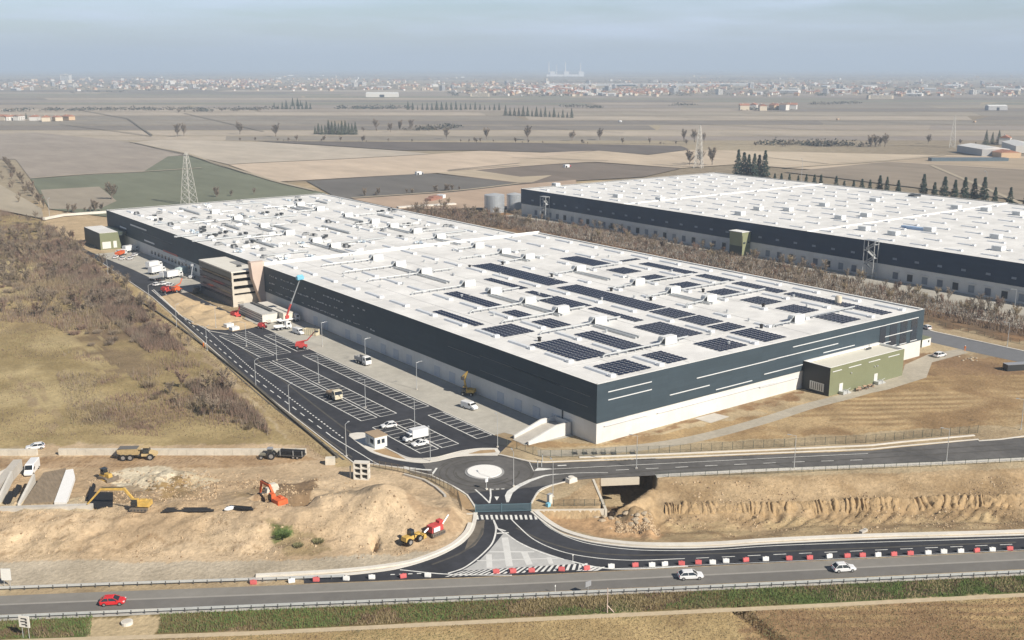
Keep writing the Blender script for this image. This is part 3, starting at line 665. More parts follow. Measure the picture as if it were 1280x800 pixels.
DGREEN = mat('cladding_darkgreen', (.045, .06, .055), .5, .08, .3)
CONCW = mat('concrete_raw', (.56, .52, .45), .9, .1, .5, var2=.08, scale2=.12)
SKYL = mat('rooflight', (.70, .72, .74), .35, .05, 1.0)
def shell(out, z0, z1, t=0.0):
    m = MB()
    n = len(out)
    for k in range(n):
        a, c = out[k], out[(k + 1) % n]
        m.quad((a[0], a[1], z0), (c[0], c[1], z0), (c[0], c[1], z1), (a[0], a[1], z1))
    return m
def capring(out, w, z, h):
    m = MB(); m.ribbon(list(out) + [out[0], out[1]], w, z, h=h, side=.5 - .12 / w); return m
HW = 15.4
OUT = [(0, 0), (137, 0), (137, 198), (127, 198), (127, 398), (0, 398)]
ins = lambda o, d: [(0 + d, 0 + d), (137 - d, 0 + d), (137 - d, 198 - d), (127 - d, 198 - d), (127 - d, 398 - d), (0 + d, 398 - d)]
wh = empty('warehouse', (0, 0, 0), 0, 'large new warehouse with dark cladding, white base and a white roof carrying solar panels', 'warehouse')
shell(OUT, 5.4, HW).build('cladding', CLAD, wh)
m = MB()
for a, c in zip(OUT, OUT[1:] + OUT[:1]): m.quad((a[0], a[1], 5.4), (c[0], c[1], 5.4), (68 + (c[0] - 68) * .995, 199 + (c[1] - 199) * .998, 5.4), (68 + (a[0] - 68) * .995, 199 + (a[1] - 199) * .998, 5.4))
m.build('soffit', CLAD, wh)
shell(ins(OUT, .25), 0, 5.4).build('base_wall', WHITEW, wh)
m = MB(); m.sheet(ins(OUT, .05), 15.0)
m.build('roof', ROOFW, wh)
m = MB(); o2 = OUT + OUT[:2]
m.ribbon([(OUT[k][0], OUT[k][1]) for k in (0, 1)], .5, 15.4, h=.06, side=.4); m.ribbon([(137, 0), (137, 198)], .8, 15.4, h=.06, side=.4)
m.ribbon([(137, 198), (127, 198)], .6, 15.4, h=.06, side=.4); m.ribbon([(127, 198), (127, 398)], .8, 15.4, h=.06, side=.4); m.ribbon([(127, 398), (0, 398)], .9, 15.4, h=.06, side=.4); m.ribbon([(0, 398), (0, 0)], .35, 15.4, h=.06, side=.4)
m.build('parapet_cap', ROOFC, wh)
m = MB()
for k in range(4): m.quad(*[(p[0], p[1], z) for p, z in ((ins(OUT, .35)[k], 15.0), (ins(OUT, .35)[k + 1], 15.0), (ins(OUT, .35)[k + 1], 15.4), (ins(OUT, .35)[k], 15.4))])
m.build('parapet', ROOFW, wh)
m = MB(); m.box((68.5, 198.3, 15.5), (137.4, .7, 1.0)); m.build('fire_wall', ROOFC, wh)
# light strips on the right hand wall
for u0, v0, u1, v1 in ((760, 490, 814.5, 477), (760, 500, 814.5, 486.7), (837, 493.7, 886.7, 481.6), (870.7, 472.8, 970, 448.6), (894.7, 487.2, 940, 475.6), (821.8, 515, 970, 479), (755.5, 533, 810, 518.4),
                       (991, 433.6, 1148, 396.8), (960, 450.8, 1047.5, 429), (1029, 441, 1068, 431.3), (955, 468, 1003, 455.5), (1106, 421, 1140, 412.8), (1104, 429, 1113, 426.5), (950, 484, 998, 472)):
    x0, _, z0 = onplane(u0, v0, 'y', 0); x1, _, z1 = onplane(u1, v1, 'y', 0); z = (z0 + z1) / 2
    MB().box(((x0 + x1) / 2, -.06, z), (abs(x1 - x0), .12, .22)).build('light_strip', STRIP, wh)
for u0, v0, u1, v1 in ((1100.6, 407, 1106, 429), (1113, 404.7, 1119.4, 430.5), (1126.4, 401.5, 1132, 428), (1139.7, 398.5, 1145, 424)):
    x0, _, z0 = onplane(u0, v0, 'y', 0); x1, _, z1 = onplane(u1, v1, 'y', 0)
    w = MB().box(((x0 + x1) / 2, -.04, (z0 + z1) / 2), (abs(x1 - x0), .1, abs(z0 - z1))).build('window', WIN, wh)
    MB().box(((x0 + x1) / 2, -.14, min(z0, z1) - .1), (abs(x1 - x0) + .2, .25, .18)).build('sill', STRIP, w)
# faint joints of the left wall and the rows of unfinished openings
for u0, v0, u1, v1 in ((600, 446, 738, 494), (600, 464, 665, 486), (682, 489, 735, 508), (560, 433, 600, 447), (640, 421 + 39, 700, 481), (178, 292, 215, 303)):
    _, y0, z0 = onplane(u0, v0, 'x', 0); _, y1, z1 = onplane(u1, v1, 'x', 0)
    MB().box((-.05, (y0 + y1) / 2, (z0 + z1) / 2), (.1, abs(y1 - y0), .10)).build('light_strip', mat('light_strip_dim', (.2, .21, .22), .5, .1, 1), wh)
rw = random.Random(5)
o_ = lambda x, y: (320 + x / 8, 340 + y / 8)
for (x0, y0, x1, y1, d) in ((90, 25, 390, 120, .6), (450, 152, 640, 212, .5), (680, 235, 1130, 400, .7), (115, 100, 200, 130, .7), (255, 155, 590, 270, .7), (620, 295, 720, 330, .9), (740, 340, 1000, 430, .4), (140, 180, 360, 265, .8), (420, 290, 470, 310, .4), (530, 335, 830, 450, .95), (880, 470, 1050, 530, .8), (1080, 545, 1270, 620, .35)):
    _, ya, za = onplane(*o_(x0, y0), 'x', 0); _, yb, zb = onplane(*o_(x1, y1), 'x', 0)
    m = MB(); y = ya; zz = (za + zb) / 2
    while y > yb:
        l = rw.uniform(.5, 1.6)
        if rw.random() < d: m.box((-.06, y, zz + rw.uniform(-.12, .12)), (.1, l, rw.uniform(.18, .5)))
        y -= l + rw.uniform(.3, 1.1)
    if m.v: struct(m.build('light_strip', mat('light_strip_mid', (.42, .43, .44), .6, .25, 1), wh), 'stuff')
h_ = lambda x, y: (100 + x / 8, 240 + y / 8)
for k in range(14):
    t = k / 13; _, y, z = onplane(*h_(720 + 440 * t, 602 + 175 * t), 'x', .25)
    MB().box((.2, y, z), (.2, 2.0, 1.6)).build('window', WIN, wh)
for k, y in enumerate((16, 24, 32, 40, 56, 64, 72, 88, 96, 104, 120, 128, 144, 152)):
    d = MB().box((.2, y, 1.9), (.16, 3.0, 3.0)).build('dock_door', mat('dock_door', (.5, .53, .57), .6, .05, 1), wh)
MB().box((.17, 13.2, 2.7), (.25, .35, 5.3)).build('downpipe', DARKM, wh)
for u0, v0, u1, v1, mt in ((204, 311, 222, 322, 'red'), (222, 322, 232, 328, 'w'), (180.5, 300, 193, 305, 'w'), (163, 281, 183, 287.5, 'w'), (150, 283, 158, 286, 'w')):
    _, y0, z0 = onplane(u0, v0, 'x', -.1); _, y1, z1 = onplane(u1, v1, 'x', -.1)
    MB().box((-.12, (y0 + y1) / 2, (z0 + z1) / 2), (.16, abs(y1 - y0), .7)).build('light_strip', mat('strip_red', (.45, .12, .1), .6) if mt == 'red' else STRIP, wh)
# rooflights: the white raised bars, each with a vent box at its near end
def rooflight(x, y, L, parent, zb=15.0, w=1.5, h=.5):
    m = MB(); m.box((x, y + .8, zb + h / 2), (w, L - 1.8, h), top=(.72, .98)); m.box((x, y - L / 2 + .6, zb + .35), (w * 1.1, 1.2, .7)); return m
sl = []
for x in (8.3, 25, 61.5, 115, 131):
    for k in range(12): sl.append((x, 8.7 + 16.4 * k, 10.6))
for x in (80, 97): sl += [(x, 8.7 + 16.4 * k + 8.2, 6.0) for k in range(0, 12)]
for x in (8.3, 25, 44, 61.5, 78, 97, 115):
    for k in range(12): sl.append((x, 206 + 16.2 * k, 8.5 + rw.uniform(-2, 1.5)))
sl.sort(key=lambda s: (s[0] - CAMX) ** 2 + (s[1] - CAMY) ** 2)
for s_ in sl[:98]: rooflight(*s_, wh).build('rooflight', SKYL, wh)
m = MB()
for s_ in sl[98:]:
    q = rooflight(*s_, wh); k = len(m.v); m.v += q.v; m.f += [tuple(i + k for i in f) for f in q.f]; m.m += q.m
struct(m.build('rooflight', SKYL, wh), 'stuff')
m = MB()
for y in np.arange(16.9, 196, 16.4): m.box((68.5, y, 15.03), (135, .35, .05))
for y in np.arange(214, 396, 16.2): m.box((63.5, y, 15.03), (125, .35, .05))
for x in np.arange(16.6, 130, 16.6): m.box((x, 99, 15.025), (.3, 196, .04)); m.box((x if x < 126 else 120, 298, 15.025), (.3, 196, .04))
m.build('roof_seam', mat('roof_seam', (.58, .58, .57), .8, .15, .3), wh)
# ramp, fin wall
lr = empty('loading_ramp', (0, 0, 0), 0, 'white walled concrete ramp climbing to the warehouse wall beside the bare earth corner', 'ramp')
for y in (9.6, 15.4):
    MB().prism([(-13.6, .1), (-.6, .1), (-.6, 3.4), (-5, 3.4), (-13.6, .9)], y - .25, y + .25, plane='xz').build('wall', WHITEW, lr)
MB().prism([(-14.2, .06), (-.6, .06), (-.6, 2.2), (-5, 2.2)], 9.9, 15.1, plane='xz').build('ramp_slab', CONC, lr)
MB().box((-.5, 12.5, 1.7), (.3, 6.4, 3.4)).build('end_wall', WHITEW, lr)
fw = tag(MB().prism([(-1.2, 0), (.4, 0), (.4, 17.2), (-5.2, 17.2), (-4.6, 11)], 194.6, 197.4, plane='xz').build('fin_wall', mat('concrete_pink', (.58, .47, .40), .9, .06, .4)), 'tall tapering pinkish concrete fin wall between the office block and dark cladding', 'wall')
# ---------------------------------------------------------------- office block under construction
ob = empty('office_block', (-11.7, 198, 0), 0, 'four storey office block with open concrete end attached to the large warehouse', 'office building')
BX, BY, BH = 11.4, 34.0, 13.8
m = MB(); m.box((BX / 2 + .6, BY / 2 + 1.2, BH / 2 - .2), (BX - 1.3, BY - 2.2, BH - .6)); m.build('core', mat('office_dark', (.05, .05, .055), .8), ob)
MB().box((BX / 2, BY / 2, BH - .25), (BX + .2, BY, .5)).build('roof', mat('office_roof', (.66, .64, .58), .85, .08, .4), ob)
for k, (z, h) in enumerate(((2.2, 4.4), (6.0, 1.5), (8.9, 1.5), (11.6, 1.1))):
    MB().box((BX / 2, .5, z), (BX, 1.0, h)).build('floor_edge', CONCW, ob)
for x in (.35, BX - .35): MB().box((x, .4, BH / 2), (.7, .76, BH - .5)).build('column', CONCW, ob)
for z, h, c in ((1.2, 2.4, (.16, .15, .145)), (4.0, .8, (.25, .2, .2)), (6.2, 1.4, (.22, .21, .2)), (9.0, 1.5, (.17, .17, .17)), (12.2, 2.0, (.2, .2, .175))):
    MB().box((.1, BY / 2 + .4, z), (.22, BY - 1.2, h)).build('cladding_band', mat('band_%d' % int(z), c, .6, .1, .4), ob)
for z in (2.9, 5.0, 7.6, 10.5):
    MB().box((.16, BY / 2 + .4, z), (.12, BY - 1.2, .9)).build('window', WIN, ob)
sp = MB(); sp.box((BX * .6, 9, BH + .25), (1.6, 1.6, .5)); sp.box((BX * .62, 9, BH + .55), (1.0, 1.0, .3)); sp.build('roof_vent', DARKM, ob)
MB().box((BX * .8, 16, BH + .12), (3.0, 9, .24)).build('roof_hatch', mat('hatch_grey', (.3, .3, .3), .8), ob)
# ---------------------------------------------------------------- annexes
ar = empty('annex', (78, -9.4, 0), 0, 'green clad annex with a flat roof against the lit right hand wall', 'annex')
AW, AD, AH = 35.0, 9.3, 8.3
m = MB(); m.quad((0, 0, 0), (AW, 0, 0), (AW, 0, AH), (0, 0, AH)); m.quad((AW, 0, 0), (AW, AD, 0), (AW, AD, AH), (AW, 0, AH)); m.build('wall', GREENC, ar)
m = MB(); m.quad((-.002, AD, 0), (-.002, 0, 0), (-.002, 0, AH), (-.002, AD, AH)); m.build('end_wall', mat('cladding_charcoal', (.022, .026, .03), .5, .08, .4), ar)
m = MB(); m.quad((.4, .4, AH - .6), (AW - .4, .4, AH - .6), (AW - .4, AD, AH - .6), (.4, AD, AH - .6)); m.build('roof', mat('annex_roof', (.64, .62, .54), .8, .05, .3), ar)
m = MB(); m.ribbon([(0, .2), (AW, .2)], .4, AH, h=.05); m.ribbon([(AW - .2, .4), (AW - .2, AD)], .4, AH, h=.05); m.ribbon([(.2, .4), (.2, AD)], .4, AH, h=.05); m.box((AW / 2, AD - .5, AH - .2), (AW - .8, 1.0, .5)); m.build('parapet_cap', ROOFC, ar)
m = MB()
for a, c in (((.4, .4), (AW - .4, .4)), ((AW - .4, .4), (AW - .4, AD)), ((.4, AD), (.4, .4))): m.quad((a[0], a[1], AH - .6), (c[0], c[1], AH - .6), (c[0], c[1], AH), (a[0], a[1], AH))
m.build('parapet', ROOFC, ar)
for x in (5.2, 21.5):
    d = MB().box((x, -.05, 1.5), (1.6, .12, 2.9)).build('door', WHITEW, ar)
    st = MB(); 
    for k in range(4): st.box((x + 1.4 + .4 * k, -1.0, .5 - .12 * k), (.4, 1.3, 1.0 - .24 * k))
    st.box((x, -1.0, .5), (1.8, 1.4, .8)); st.tube((x - .9, -1.7, .9), (x + 2.2, -1.7, 1.6), .06); st.tube((x - .9, -1.7, 0), (x - .9, -1.7, 1.9), .06); st.build('steps', METAL, ar)
for x0, x1 in ((1.0, 5.0), (8.2, 14.0), (17.5, 23), (27.0, 32.5)): MB().box(((x0 + x1) / 2, -.06, 7.0), (x1 - x0, .12, .2)).build('light_strip', STRIP, ar)
for x in (9.5, 20.5, 21.8): MB().box((x, -.15, 5.3), (.35, .3, .35)).build('wall_lamp', METAL, ar)
g = MB().box((-.06, 4.2, 2.0), (.12, 4.8, 2.4)).build('louvre', METAL, ar)
gg = MB()
for k in range(6): gg.box((-.14, 2.4 + k * .72, 2.0), (.06, .22, 2.0))
gg.build('slat', DARKM, g)
m = MB(); m.box((AW * .78, AD - 2.4, AH - .2), (2.2, .3, .5)); m.tube((AW * .78, AD - 2.4, AH - .4), (AW * .78, AD - 2.4, AH + 1.0), .1); m.build('roof_vent', DARKM, ar)
al = empty('annex', (-14.2, 362.6, 0), 0, 'dark green annex with pale shutter doors at the far end of the warehouse', 'annex')
m = MB(); m.prism([(0, 0), (10.4, 0), (9.0, 8.4), (0, 8.4)], .0, 27.5, plane='xz'); m.build('wall', GREENC, al)
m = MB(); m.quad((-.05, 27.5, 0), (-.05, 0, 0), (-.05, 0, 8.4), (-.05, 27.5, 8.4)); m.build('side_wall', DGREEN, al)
MB().box((4.5, 13.7, 8.46), (9.0, 27.4, .12)).build('roof', ROOFW, al)
MB().box((3.0, -.08, 2.2), (4.2, .16, 3.4)).build('shutter', WHITEW, al); MB().box((7.2, -.08, 2.3), (1.7, .16, 3.4)).build('shutter', WHITEW, al)
MB().prism([(9.9, 6.2), (14.0, 6.2), (14.0, 8.0), (9.4, 8.0)], 2.0, 26, plane='xz').build('canopy', DGREEN, al)
# small buildings: modular cabins, booth, kiosk
mc = empty('modular_cabin', (-13.6, 166.5, 0), 0, 'long white prefabricated cabin beside the office block', 'cabin')
MB().box((2.9, 11, 1.6), (5.8, 22, 3.0)).build('wall', mat('cabin_white', (.68, .66, .6), .7, .05, .5), mc)
m = MB(); m.box((2.9, 11, 3.2), (6.0, 22.2, .2)); m.build('roof', mat('cabin_roof', (.5, .5, .48), .7, .12, .4), mc)
m = MB()
for z in (.7, 1.7, 2.5): m.box((-.04, 11, z), (.1, 21.5, .25))
m.build('wall_stripe', mat('cabin_stripe', (.2, .2, .2), .7), mc)
MB().box((4.6, 11.5, 3.5), (.8, 18, .5)).build('roof_duct', DARKM, mc)
m2 = empty('modular_cabin', (-7.4, 161.5, 0), 0, 'shorter cream cabin between the long white cabin and the warehouse wall', 'cabin')
MB().box((1.9, 12, 1.8), (3.6, 22, 3.4)).build('wall', mat('cabin_cream', (.7, .66, .55), .7, .05, .5), m2); MB().box((1.9, 12, 3.6), (3.9, 22.3, .25)).build('roof', CONCL, m2)
bp = G(470.5, 556.5)
bo = empty('gatehouse', (bp[0], bp[1], .13), R(0), 'white gatehouse booth with a brown flat roof by the car park entrance', 'booth')
MB().box((0, 0, 1.4), (3.4, 4.6, 2.8)).build('wall', mat('booth_white', (.72, .74, .72), .6, .04, .6), bo)
MB().box((0, 0, 2.88), (3.7, 4.9, .18)).build('roof', mat('booth_roof', (.36, .27, .18), .8, .12, .8), bo)
for x in (-.6, .6):
    w = MB().box((x, -2.34, 1.6), (.8, .1, 1.0)).build('window', WIN, bo); MB().box((x, -2.36, 1.05), (.9, .16, .08)).build('sill', METAL, w)
MB().box((-1.74, -.9, 1.5), (.1, 1.4, 1.1)).build('window', WIN, bo); MB().box((-1.74, 1.2, 1.15), (.1, .9, 2.1)).build('door', METAL, bo)
kx, ky = G(1153, 433)
kk = empty('kiosk', (kx + 1, ky + 1, 0), 0, 'small pale utility kiosk with one green side at the back corner', 'kiosk')
MB().box((0, 0, 1.3), (5, 3.4, 2.6)).build('wall', WHITEW, kk); MB().box((-2.53, 0, 1.3), (.08, 3.4, 2.6)).build('side_panel', GREENC, kk); MB().box((0, 0, 2.68), (5.3, 3.7, .16)).build('roof', GREENC, kk); MB().box((1.2, -1.74, 1.6), (.6, .1, .7)).build('window', WIN, kk)
# ---------------------------------------------------------------- rooftop machines
def unit(x, y, lng=24, right=12, label='', side=1):
    u = empty('rooftop_unit', (x, y, 15.05), 0, label, 'ventilation unit', 'ventilation units on the warehouse roof'); u.scale = (.94, .88, .84)
    MB().box((1.4, 0, 1.45), (4.6, 2.6, 2.5)).build('casing', UNITW, u)
    m = MB(); m.box((1.4, 0, .12), (5.2, 2.9, .24)); m.box((3.9, 0, .7), (.5, 2.4, 1.2)); m.build('base_frame', METAL, u)
    MB().box((-.96, 0, 1.3), (.16, 2.2, 1.7)).build('louvre', DARKM, u)
    m = MB(); m.loft([[(-1.0 - .9 * math.sin(t) - .2, yy, .9 + 1.9 * math.cos(t * .9) * f) for (yy, f) in ((-1.0, 1), (1.0, 1), (1.0, .72), (-1.0, .72))] for t in np.linspace(0, 1.35, 6)]); m.build('hood', DUCTM, u)
    if lng:
        m = MB(); m.path([(-1.6, -.5, 1.9), (-2.6, -.5, .95), (-lng, -.5, .95)], .29, 8); m.path([(-lng, -.5, .95), (-lng - .7, -.5, .3)], .29, 8)
        for k in range(int(lng // 3.2)): m.box((-3 - 3.2 * k, -.5, .3), (.2, .9, .6))
        m.build('duct', DUCTM, u)
    if right:
        m = MB(); m.path([(3.7, .4, 2.0), (4.6, .4, 1.9), (5.4, .4, .95), (right + 4, .4, .95)], .29, 8)
        for k in range(int(right // 3.5)): m.box((6 + 3.5 * k, .4, .3), (.2, .9, .6))
        m.build('duct', DUCTM, u)
    m = MB()
    for xx in (-1.6, -.2): m.box((xx - .8, -12.5, .45), (.55, 21, .55))
    if side and y > 26: m.build('duct', DUCTM, u)
    return u
ordn = ['first', 'second', 'third', 'fourth', 'fifth', 'sixth', 'seventh', 'eighth', 'ninth', 'tenth', 'eleventh', 'twelfth', 'thirteenth', 'fourteenth', 'fifteenth', 'sixteenth', 'seventeenth']
for k, (y, l, r_) in enumerate(((18.6, 24, 6), (48, 22, 7), (65.5, 23, 8), (82.3, 23, 8), (101.5, 0, 9), (117, 23, 0), (145.5, 24, 11), (164, 24, 0), (181.5, 24, 0), (217.5, 0, 8), (235, 0, 0), (262, 22, 0), (290, 0, 9), (322, 22, 0), (352, 0, 8))):
    unit(41, y, l, r_, 'white ventilation unit in the left roof row, %s from the right hand wall' % ordn[k], side=k % 3 != 2)
for k, (y, l, r_) in enumerate(((14, 10, 28), (49.5, 10, 27), (66, 12, 27), (83.5, 11, 27), (115.5, 12, 20), (147, 12, 9), (163, 22, 10), (182, 12, 0), (212, 10, 10), (232, 0, 12), (253, 12, 12), (271, 10, 0), (298.5, 0, 20), (330, 12, 0), (354, 20, 10))):
    unit(90.5, y, l, r_, 'white ventilation unit in the right roof row, %s from the right hand wall' % ordn[k], side=k % 2 == 0)
cw = MB(); cw.cyl((0, 0, .5), .45, 1.0, 8); cw.box((0, 0, 1.1), (1.1, 1.1, .3), top=(.6, .6)); cw = cw.mesh('duct_cowl', BLACKM)
for (x, y), g_ in ([(p, 0) for p in ((15.2, 42), (76.5, 143.5), (76.5, 113), (77, 81), (77.4, 62), (62, 145), (101, 61), (99, 33), (77, 15))]):
    o = bpy.data.objects.new('duct_cowl', cw); COL.objects.link(o); o.location = (x, y, 15.05); tag(o, 'small black duct cowl standing on the white warehouse roof', 'roof cowl', 'black cowls on the big roof')
tk = tag(MB().cyl((0, 0, 1.0), 1.1, 2.2, 14).cyl((0, 0, 2.2), .8, .3, 14).build('roof_tank', mat('tank_cream', (.68, .6, .48), .5, .05, 1)), 'round cream tank on the roof near the back parapet', 'tank'); tk.location = (124, 23, 15.05)
# small dark and pale bundles of material left on the far half of the roof
mb_ = [mat('bundle_dark', (.05, .055, .06), .6, .2, 1), mat('bundle_grey', (.3, .31, .32), .7, .2, 1), UNITW, mat('bundle_blue', (.42, .5, .58), .6, .15, 1)]
rb = random.Random(21); bmesh_ = []
for v_ in range(5):
    m = MB()
    for k in range(rb.randint(4, 8)): m.box((rb.uniform(-1.8, 1.8), rb.uniform(-1.2, 1.2), .35 + rb.random() * .5), (rb.uniform(.6, 2.2), rb.uniform(.4, 1.4), rb.uniform(.5, 1.1)), rb.uniform(0, 3), rb.choice([0, 1, 1, 2, 3] if v_ < 2 else [1, 2, 2, 2, 3]))
    bmesh_.append(m.mesh('material_stack', mb_))
for k in range(95):
    o = bpy.data.objects.new('material_stack', bmesh_[rb.randrange(5)]); COL.objects.link(o)
    while True:
        x, y = rb.uniform(4, 122), rb.uniform(203, 392)
        if rb.random() < .45: x, y = rb.uniform(4, 60), rb.uniform(203, 340)
        if min(abs(x - 41), abs(x - 90)) > 3.5: break
    o.location = (x, y, 15.05); o.rotation_euler = (0, 0, rb.choice([0, .1, 1.5, .8])); tag(o, 'loose stack of building material on the far half of the big roof', 'materials', 'material stacks on the far roof')
# long duct runs and small vents over the far half
for k, (x, y, L_) in enumerate(((18, 215, 20), (22, 246, 26), (14, 268, 30), (30, 300, 22), (60, 226, 24), (66, 262, 28), (58, 318, 30), (84, 345, 26), (104, 222, 18), (108, 288, 16), (16, 330, 26), (34, 366, 30), (72, 378, 26), (108, 360, 14), (8, 285, 22), (48, 282, 26))):
    al_ = k % 2; d = MB().box((0, 0, .55), (1.1, L_, .6) if al_ else (L_, .7, .6))
    for j in range(5): d.box(((0, -L_ / 2 + 1 + j * (L_ - 2) / 4, .14) if al_ else (-L_ / 2 + 1 + j * (L_ - 2) / 4, 0, .14)), (1.3, .2, .28) if al_ else (.2, .9, .28))
    d = d.build('roof_duct', DUCTM); d.location = (x, y, 15.05); tag(d, 'long metal duct run lying on the far half of the big roof', 'duct', 'duct runs on the far roof')
vm_ = MB().cyl((0, 0, .35), .35, .7, 8).cyl((0, 0, .8), .55, .25, 8, r1=.2).mesh('roof_vent', METAL)
for k in range(90):
    o = bpy.data.objects.new('roof_vent', vm_); COL.objects.link(o); o.location = (rb.uniform(3, 124), rb.uniform(2, 394), 15.05); tag(o, 'small metal vent cap on the white roof of the big warehouse', 'roof vent', 'vent caps on the big roof')
# ---------------------------------------------------------------- solar panels
PVM = mat('solar_glass', (.007, .014, .042), .35, .15, .6, spec=.15); PVF = mat('solar_frame', (.5, .52, .55), .4, .05, 1, metal=.3)
ROWS = {}
def panel_row(n):
    if n not in ROWS:
        m = MB(); t = R(5); w, d = 1.54, 1.05
        for k in range(n):
            x = k * 1.88 + .05; zl, zh = .14, .14 + d * math.sin(t); dy = d * math.cos(t)
            m.quad((x, 0, zl), (x + w, 0, zl), (x + w, dy, zh), (x, dy, zh));
            m.quad((x, 0, zl - .06), (x, dy, zh - .06), (x + w, dy, zh - .06), (x + w, 0, zl - .06), mi=1)
        m.box((n * .94, dy * .8, .07), (n * 1.88, .06, .1), mi=1); m.box((n * .94, dy * .2, .05), (n * 1.88, .06, .1), mi=1)
        ROWS[n] = m.mesh('panel_row', [PVM, PVF])
    return ROWS[n]
arr = []
def A(x0, x1, y0, y1, strip): arr.append((x0, x1, y0, y1, strip))
S1, S2, S3, S4, S5, S6 = 'strip nearest the left wall', 'second strip from the left wall', 'third strip from the left wall', 'long central strip', 'strip beside the right row of units', 'strip along the back parapet'
for a in ((10.3, 21.9, 3.3, 13.8), (10.3, 21.9, 19.6, 41.1), (9.9, 20.9, 51.4, 63.8), (10.6, 14.0, 67.1, 91.6)): A(*a, S1)
for a in ((27.6, 35, 3.7, 14.0), (27.6, 35, 18.2, 41.8), (27.3, 35, 51.3, 61.6), (27.7, 32.5, 67, 77.2), (28.5, 33.5, 85, 111.4), ): A(*a, S2)
for a in ((47.4, 59.2, 3.9, 14.0), (47.4, 58.6, 20.6, 38.9), (52.5, 56.6, 42.7, 66.0), (47.5, 56.4, 67.5, 85), (52, 56.3, 85.5, 97), (53.5, 57.6, 101.6, 123.8)): A(*a, S3)
for a in ((65.2, 74.6, 3.4, 17.4), (65.2, 74.6, 18.4, 26.2), (65.2, 74.6, 27.2, 37.8), (65.2, 74.6, 38.6, 50.4), (65.2, 74.6, 51.6, 97.2), (65.2, 74.6, 100.8, 148.9)): A(*a, S4)
for a in ((100.8, 110.8, 4.1, 15.0), (100.8, 110.8, 19.6, 30), (101.2, 110.8, 34.7, 45.8), (102, 110.8, 51.9, 60.7), (100.4, 110.4, 68.2, 77.5), (100.6, 110.8, 84.7, 94.2), (101, 111, 100.8, 110.7), (102.6, 111.8, 119.8, 140.9)): A(*a, S5)
for a in ((120.2, 125.8, 3.8, 43.3), (119.8, 125.2, 44.6, 66), (119.8, 125.2, 68.2, 83), (119.8, 125.6, 86.3, 114), (118.2, 126.8, 119.7, 122.4)): A(*a, S6)
cnt = {}
for x0, x1, y0, y1, st in arr:
    cnt[st] = cnt.get(st, 0) + 1
    t = empty('solar_array', (x0, y0, 15.05), 0, 'solar panels in the %s, %s from the right wall' % (st, ordn[cnt[st] - 1]), 'solar panels', 'solar arrays on the warehouse roof')
    n = max(2, round((x1 - x0) / 1.88)); k = 0; y = 0.0
    while y < (y1 - y0) - .9:
        o = bpy.data.objects.new('panel_row', panel_row(n)); COL.objects.link(o); o.parent = t; o.location = (0, y, 0); y += 1.5
# ---------------------------------------------------------------- the second warehouse
B2X0, B2X1, B2Y0, B2Y1, B2H = 237.0, 412.0, -80.0, 344.0, 15.8
w2 = empty('warehouse', (B2X0, B2Y0, 0), 0, 'second warehouse farther off, dark clad with a white roof and no solar panels', 'warehouse')
LX, LY = B2X1 - B2X0, B2Y1 - B2Y0
O2 = [(0, 0), (LX, 0), (LX, LY), (0, LY)]
CLAD2 = mat('cladding_blueblack', (.024, .042, .078), .6, .06, .25, spec=.2, panel=(6.0, 1.05, .012, .08, .7))
shell(O2, 6.6, B2H).build('cladding', CLAD2, w2); 
shell([(.25, .25), (LX - .25, .25), (LX - .25, LY - .25), (.25, LY - .25)], 0, 6.6).build('base_wall', WHITEW, w2)
MB().sheet([(.05, .05), (LX - .05, .05), (LX - .05, LY - .05), (.05, LY - .05)], B2H - .35).build('roof', ROOFW, w2)
m = MB()
for a, c, w in (((0, 0), (LX, 0), .5), ((LX, 0), (LX, LY), .8), ((LX, LY), (0, LY), .9), ((0, LY), (0, 0), .5)): m.ribbon([a, c], w, B2H, h=.06, side=.3)
m.build('parapet_cap', ROOFC, w2)
MB().box((LX / 2, 205, B2H - .1), (LX, .7, .6)).build('fire_wall', ROOFC, w2); MB().box((LX / 2, 330, B2H - .1), (LX, .6, .6)).build('fire_wall', ROOFC, w2)
m = MB()
for y in np.arange(14, LY - 4, 16.2): m.box((LX / 2, y, B2H - .32), (LX - 1, .4, .05))
m.build('roof_seam', MATS['roof_seam'], w2)
s2 = [(9 + 16.6 * i, 7 + 16.2 * k + (4 if i % 2 else 0)) for i in range(10) for k in range(26)]
s2.sort(key=lambda s: (s[0] + B2X0 - CAMX) ** 2 + (s[1] + B2Y0 - CAMY) ** 2 + (0 if PXL(s[0] + B2X0, s[1] + B2Y0, 15)[0] < 1290 else 1e7))
for s_ in s2[:98]: rooflight(s_[0], s_[1], 8.0, w2, B2H - .35, 1.3, .4).build('rooflight', SKYL, w2)
m = MB()
for s_ in s2[98:]:
    q = rooflight(s_[0], s_[1], 8.0, w2, B2H - .35, 1.3, .4); k = len(m.v); m.v += q.v; m.f += [tuple(i + k for i in f) for f in q.f]; m.m += q.m
struct(m.build('rooflight', SKYL, w2), 'stuff')
rd = random.Random(9)
for k in range(56):
    y = 24 + k * 7.0
    if abs(y - 242) < 9 or abs(y - 168) < 6: continue
    dk = MB().box((.2, y, 2.4), (.2, 2.5, 2.9)).build('dock_door', mat('dock_%d' % ((k * 7) % 3), [(.03, .035, .045), (.14, .16, .2), (.24, .27, .31)][(k * 7) % 3], .5), w2)
    MB().box((.1, y, 4.5), (.5, 3.7, .35)).build('canopy', WHITEW, dk)
for k in range(38):
    y = 20 + k * 10.6
    if abs(y - 242) < 9: continue
    MB().box((-.03, y, 9.6), (.1, 2.0, .9)).build('window', mat('b2_window', (.2, .24, .3), .3, .1, 1), w2)
gt = empty('entrance_block', (231.4, 158.0, 0), 0, 'olive green office block with two slit windows on the far dark warehouse front', 'office building')
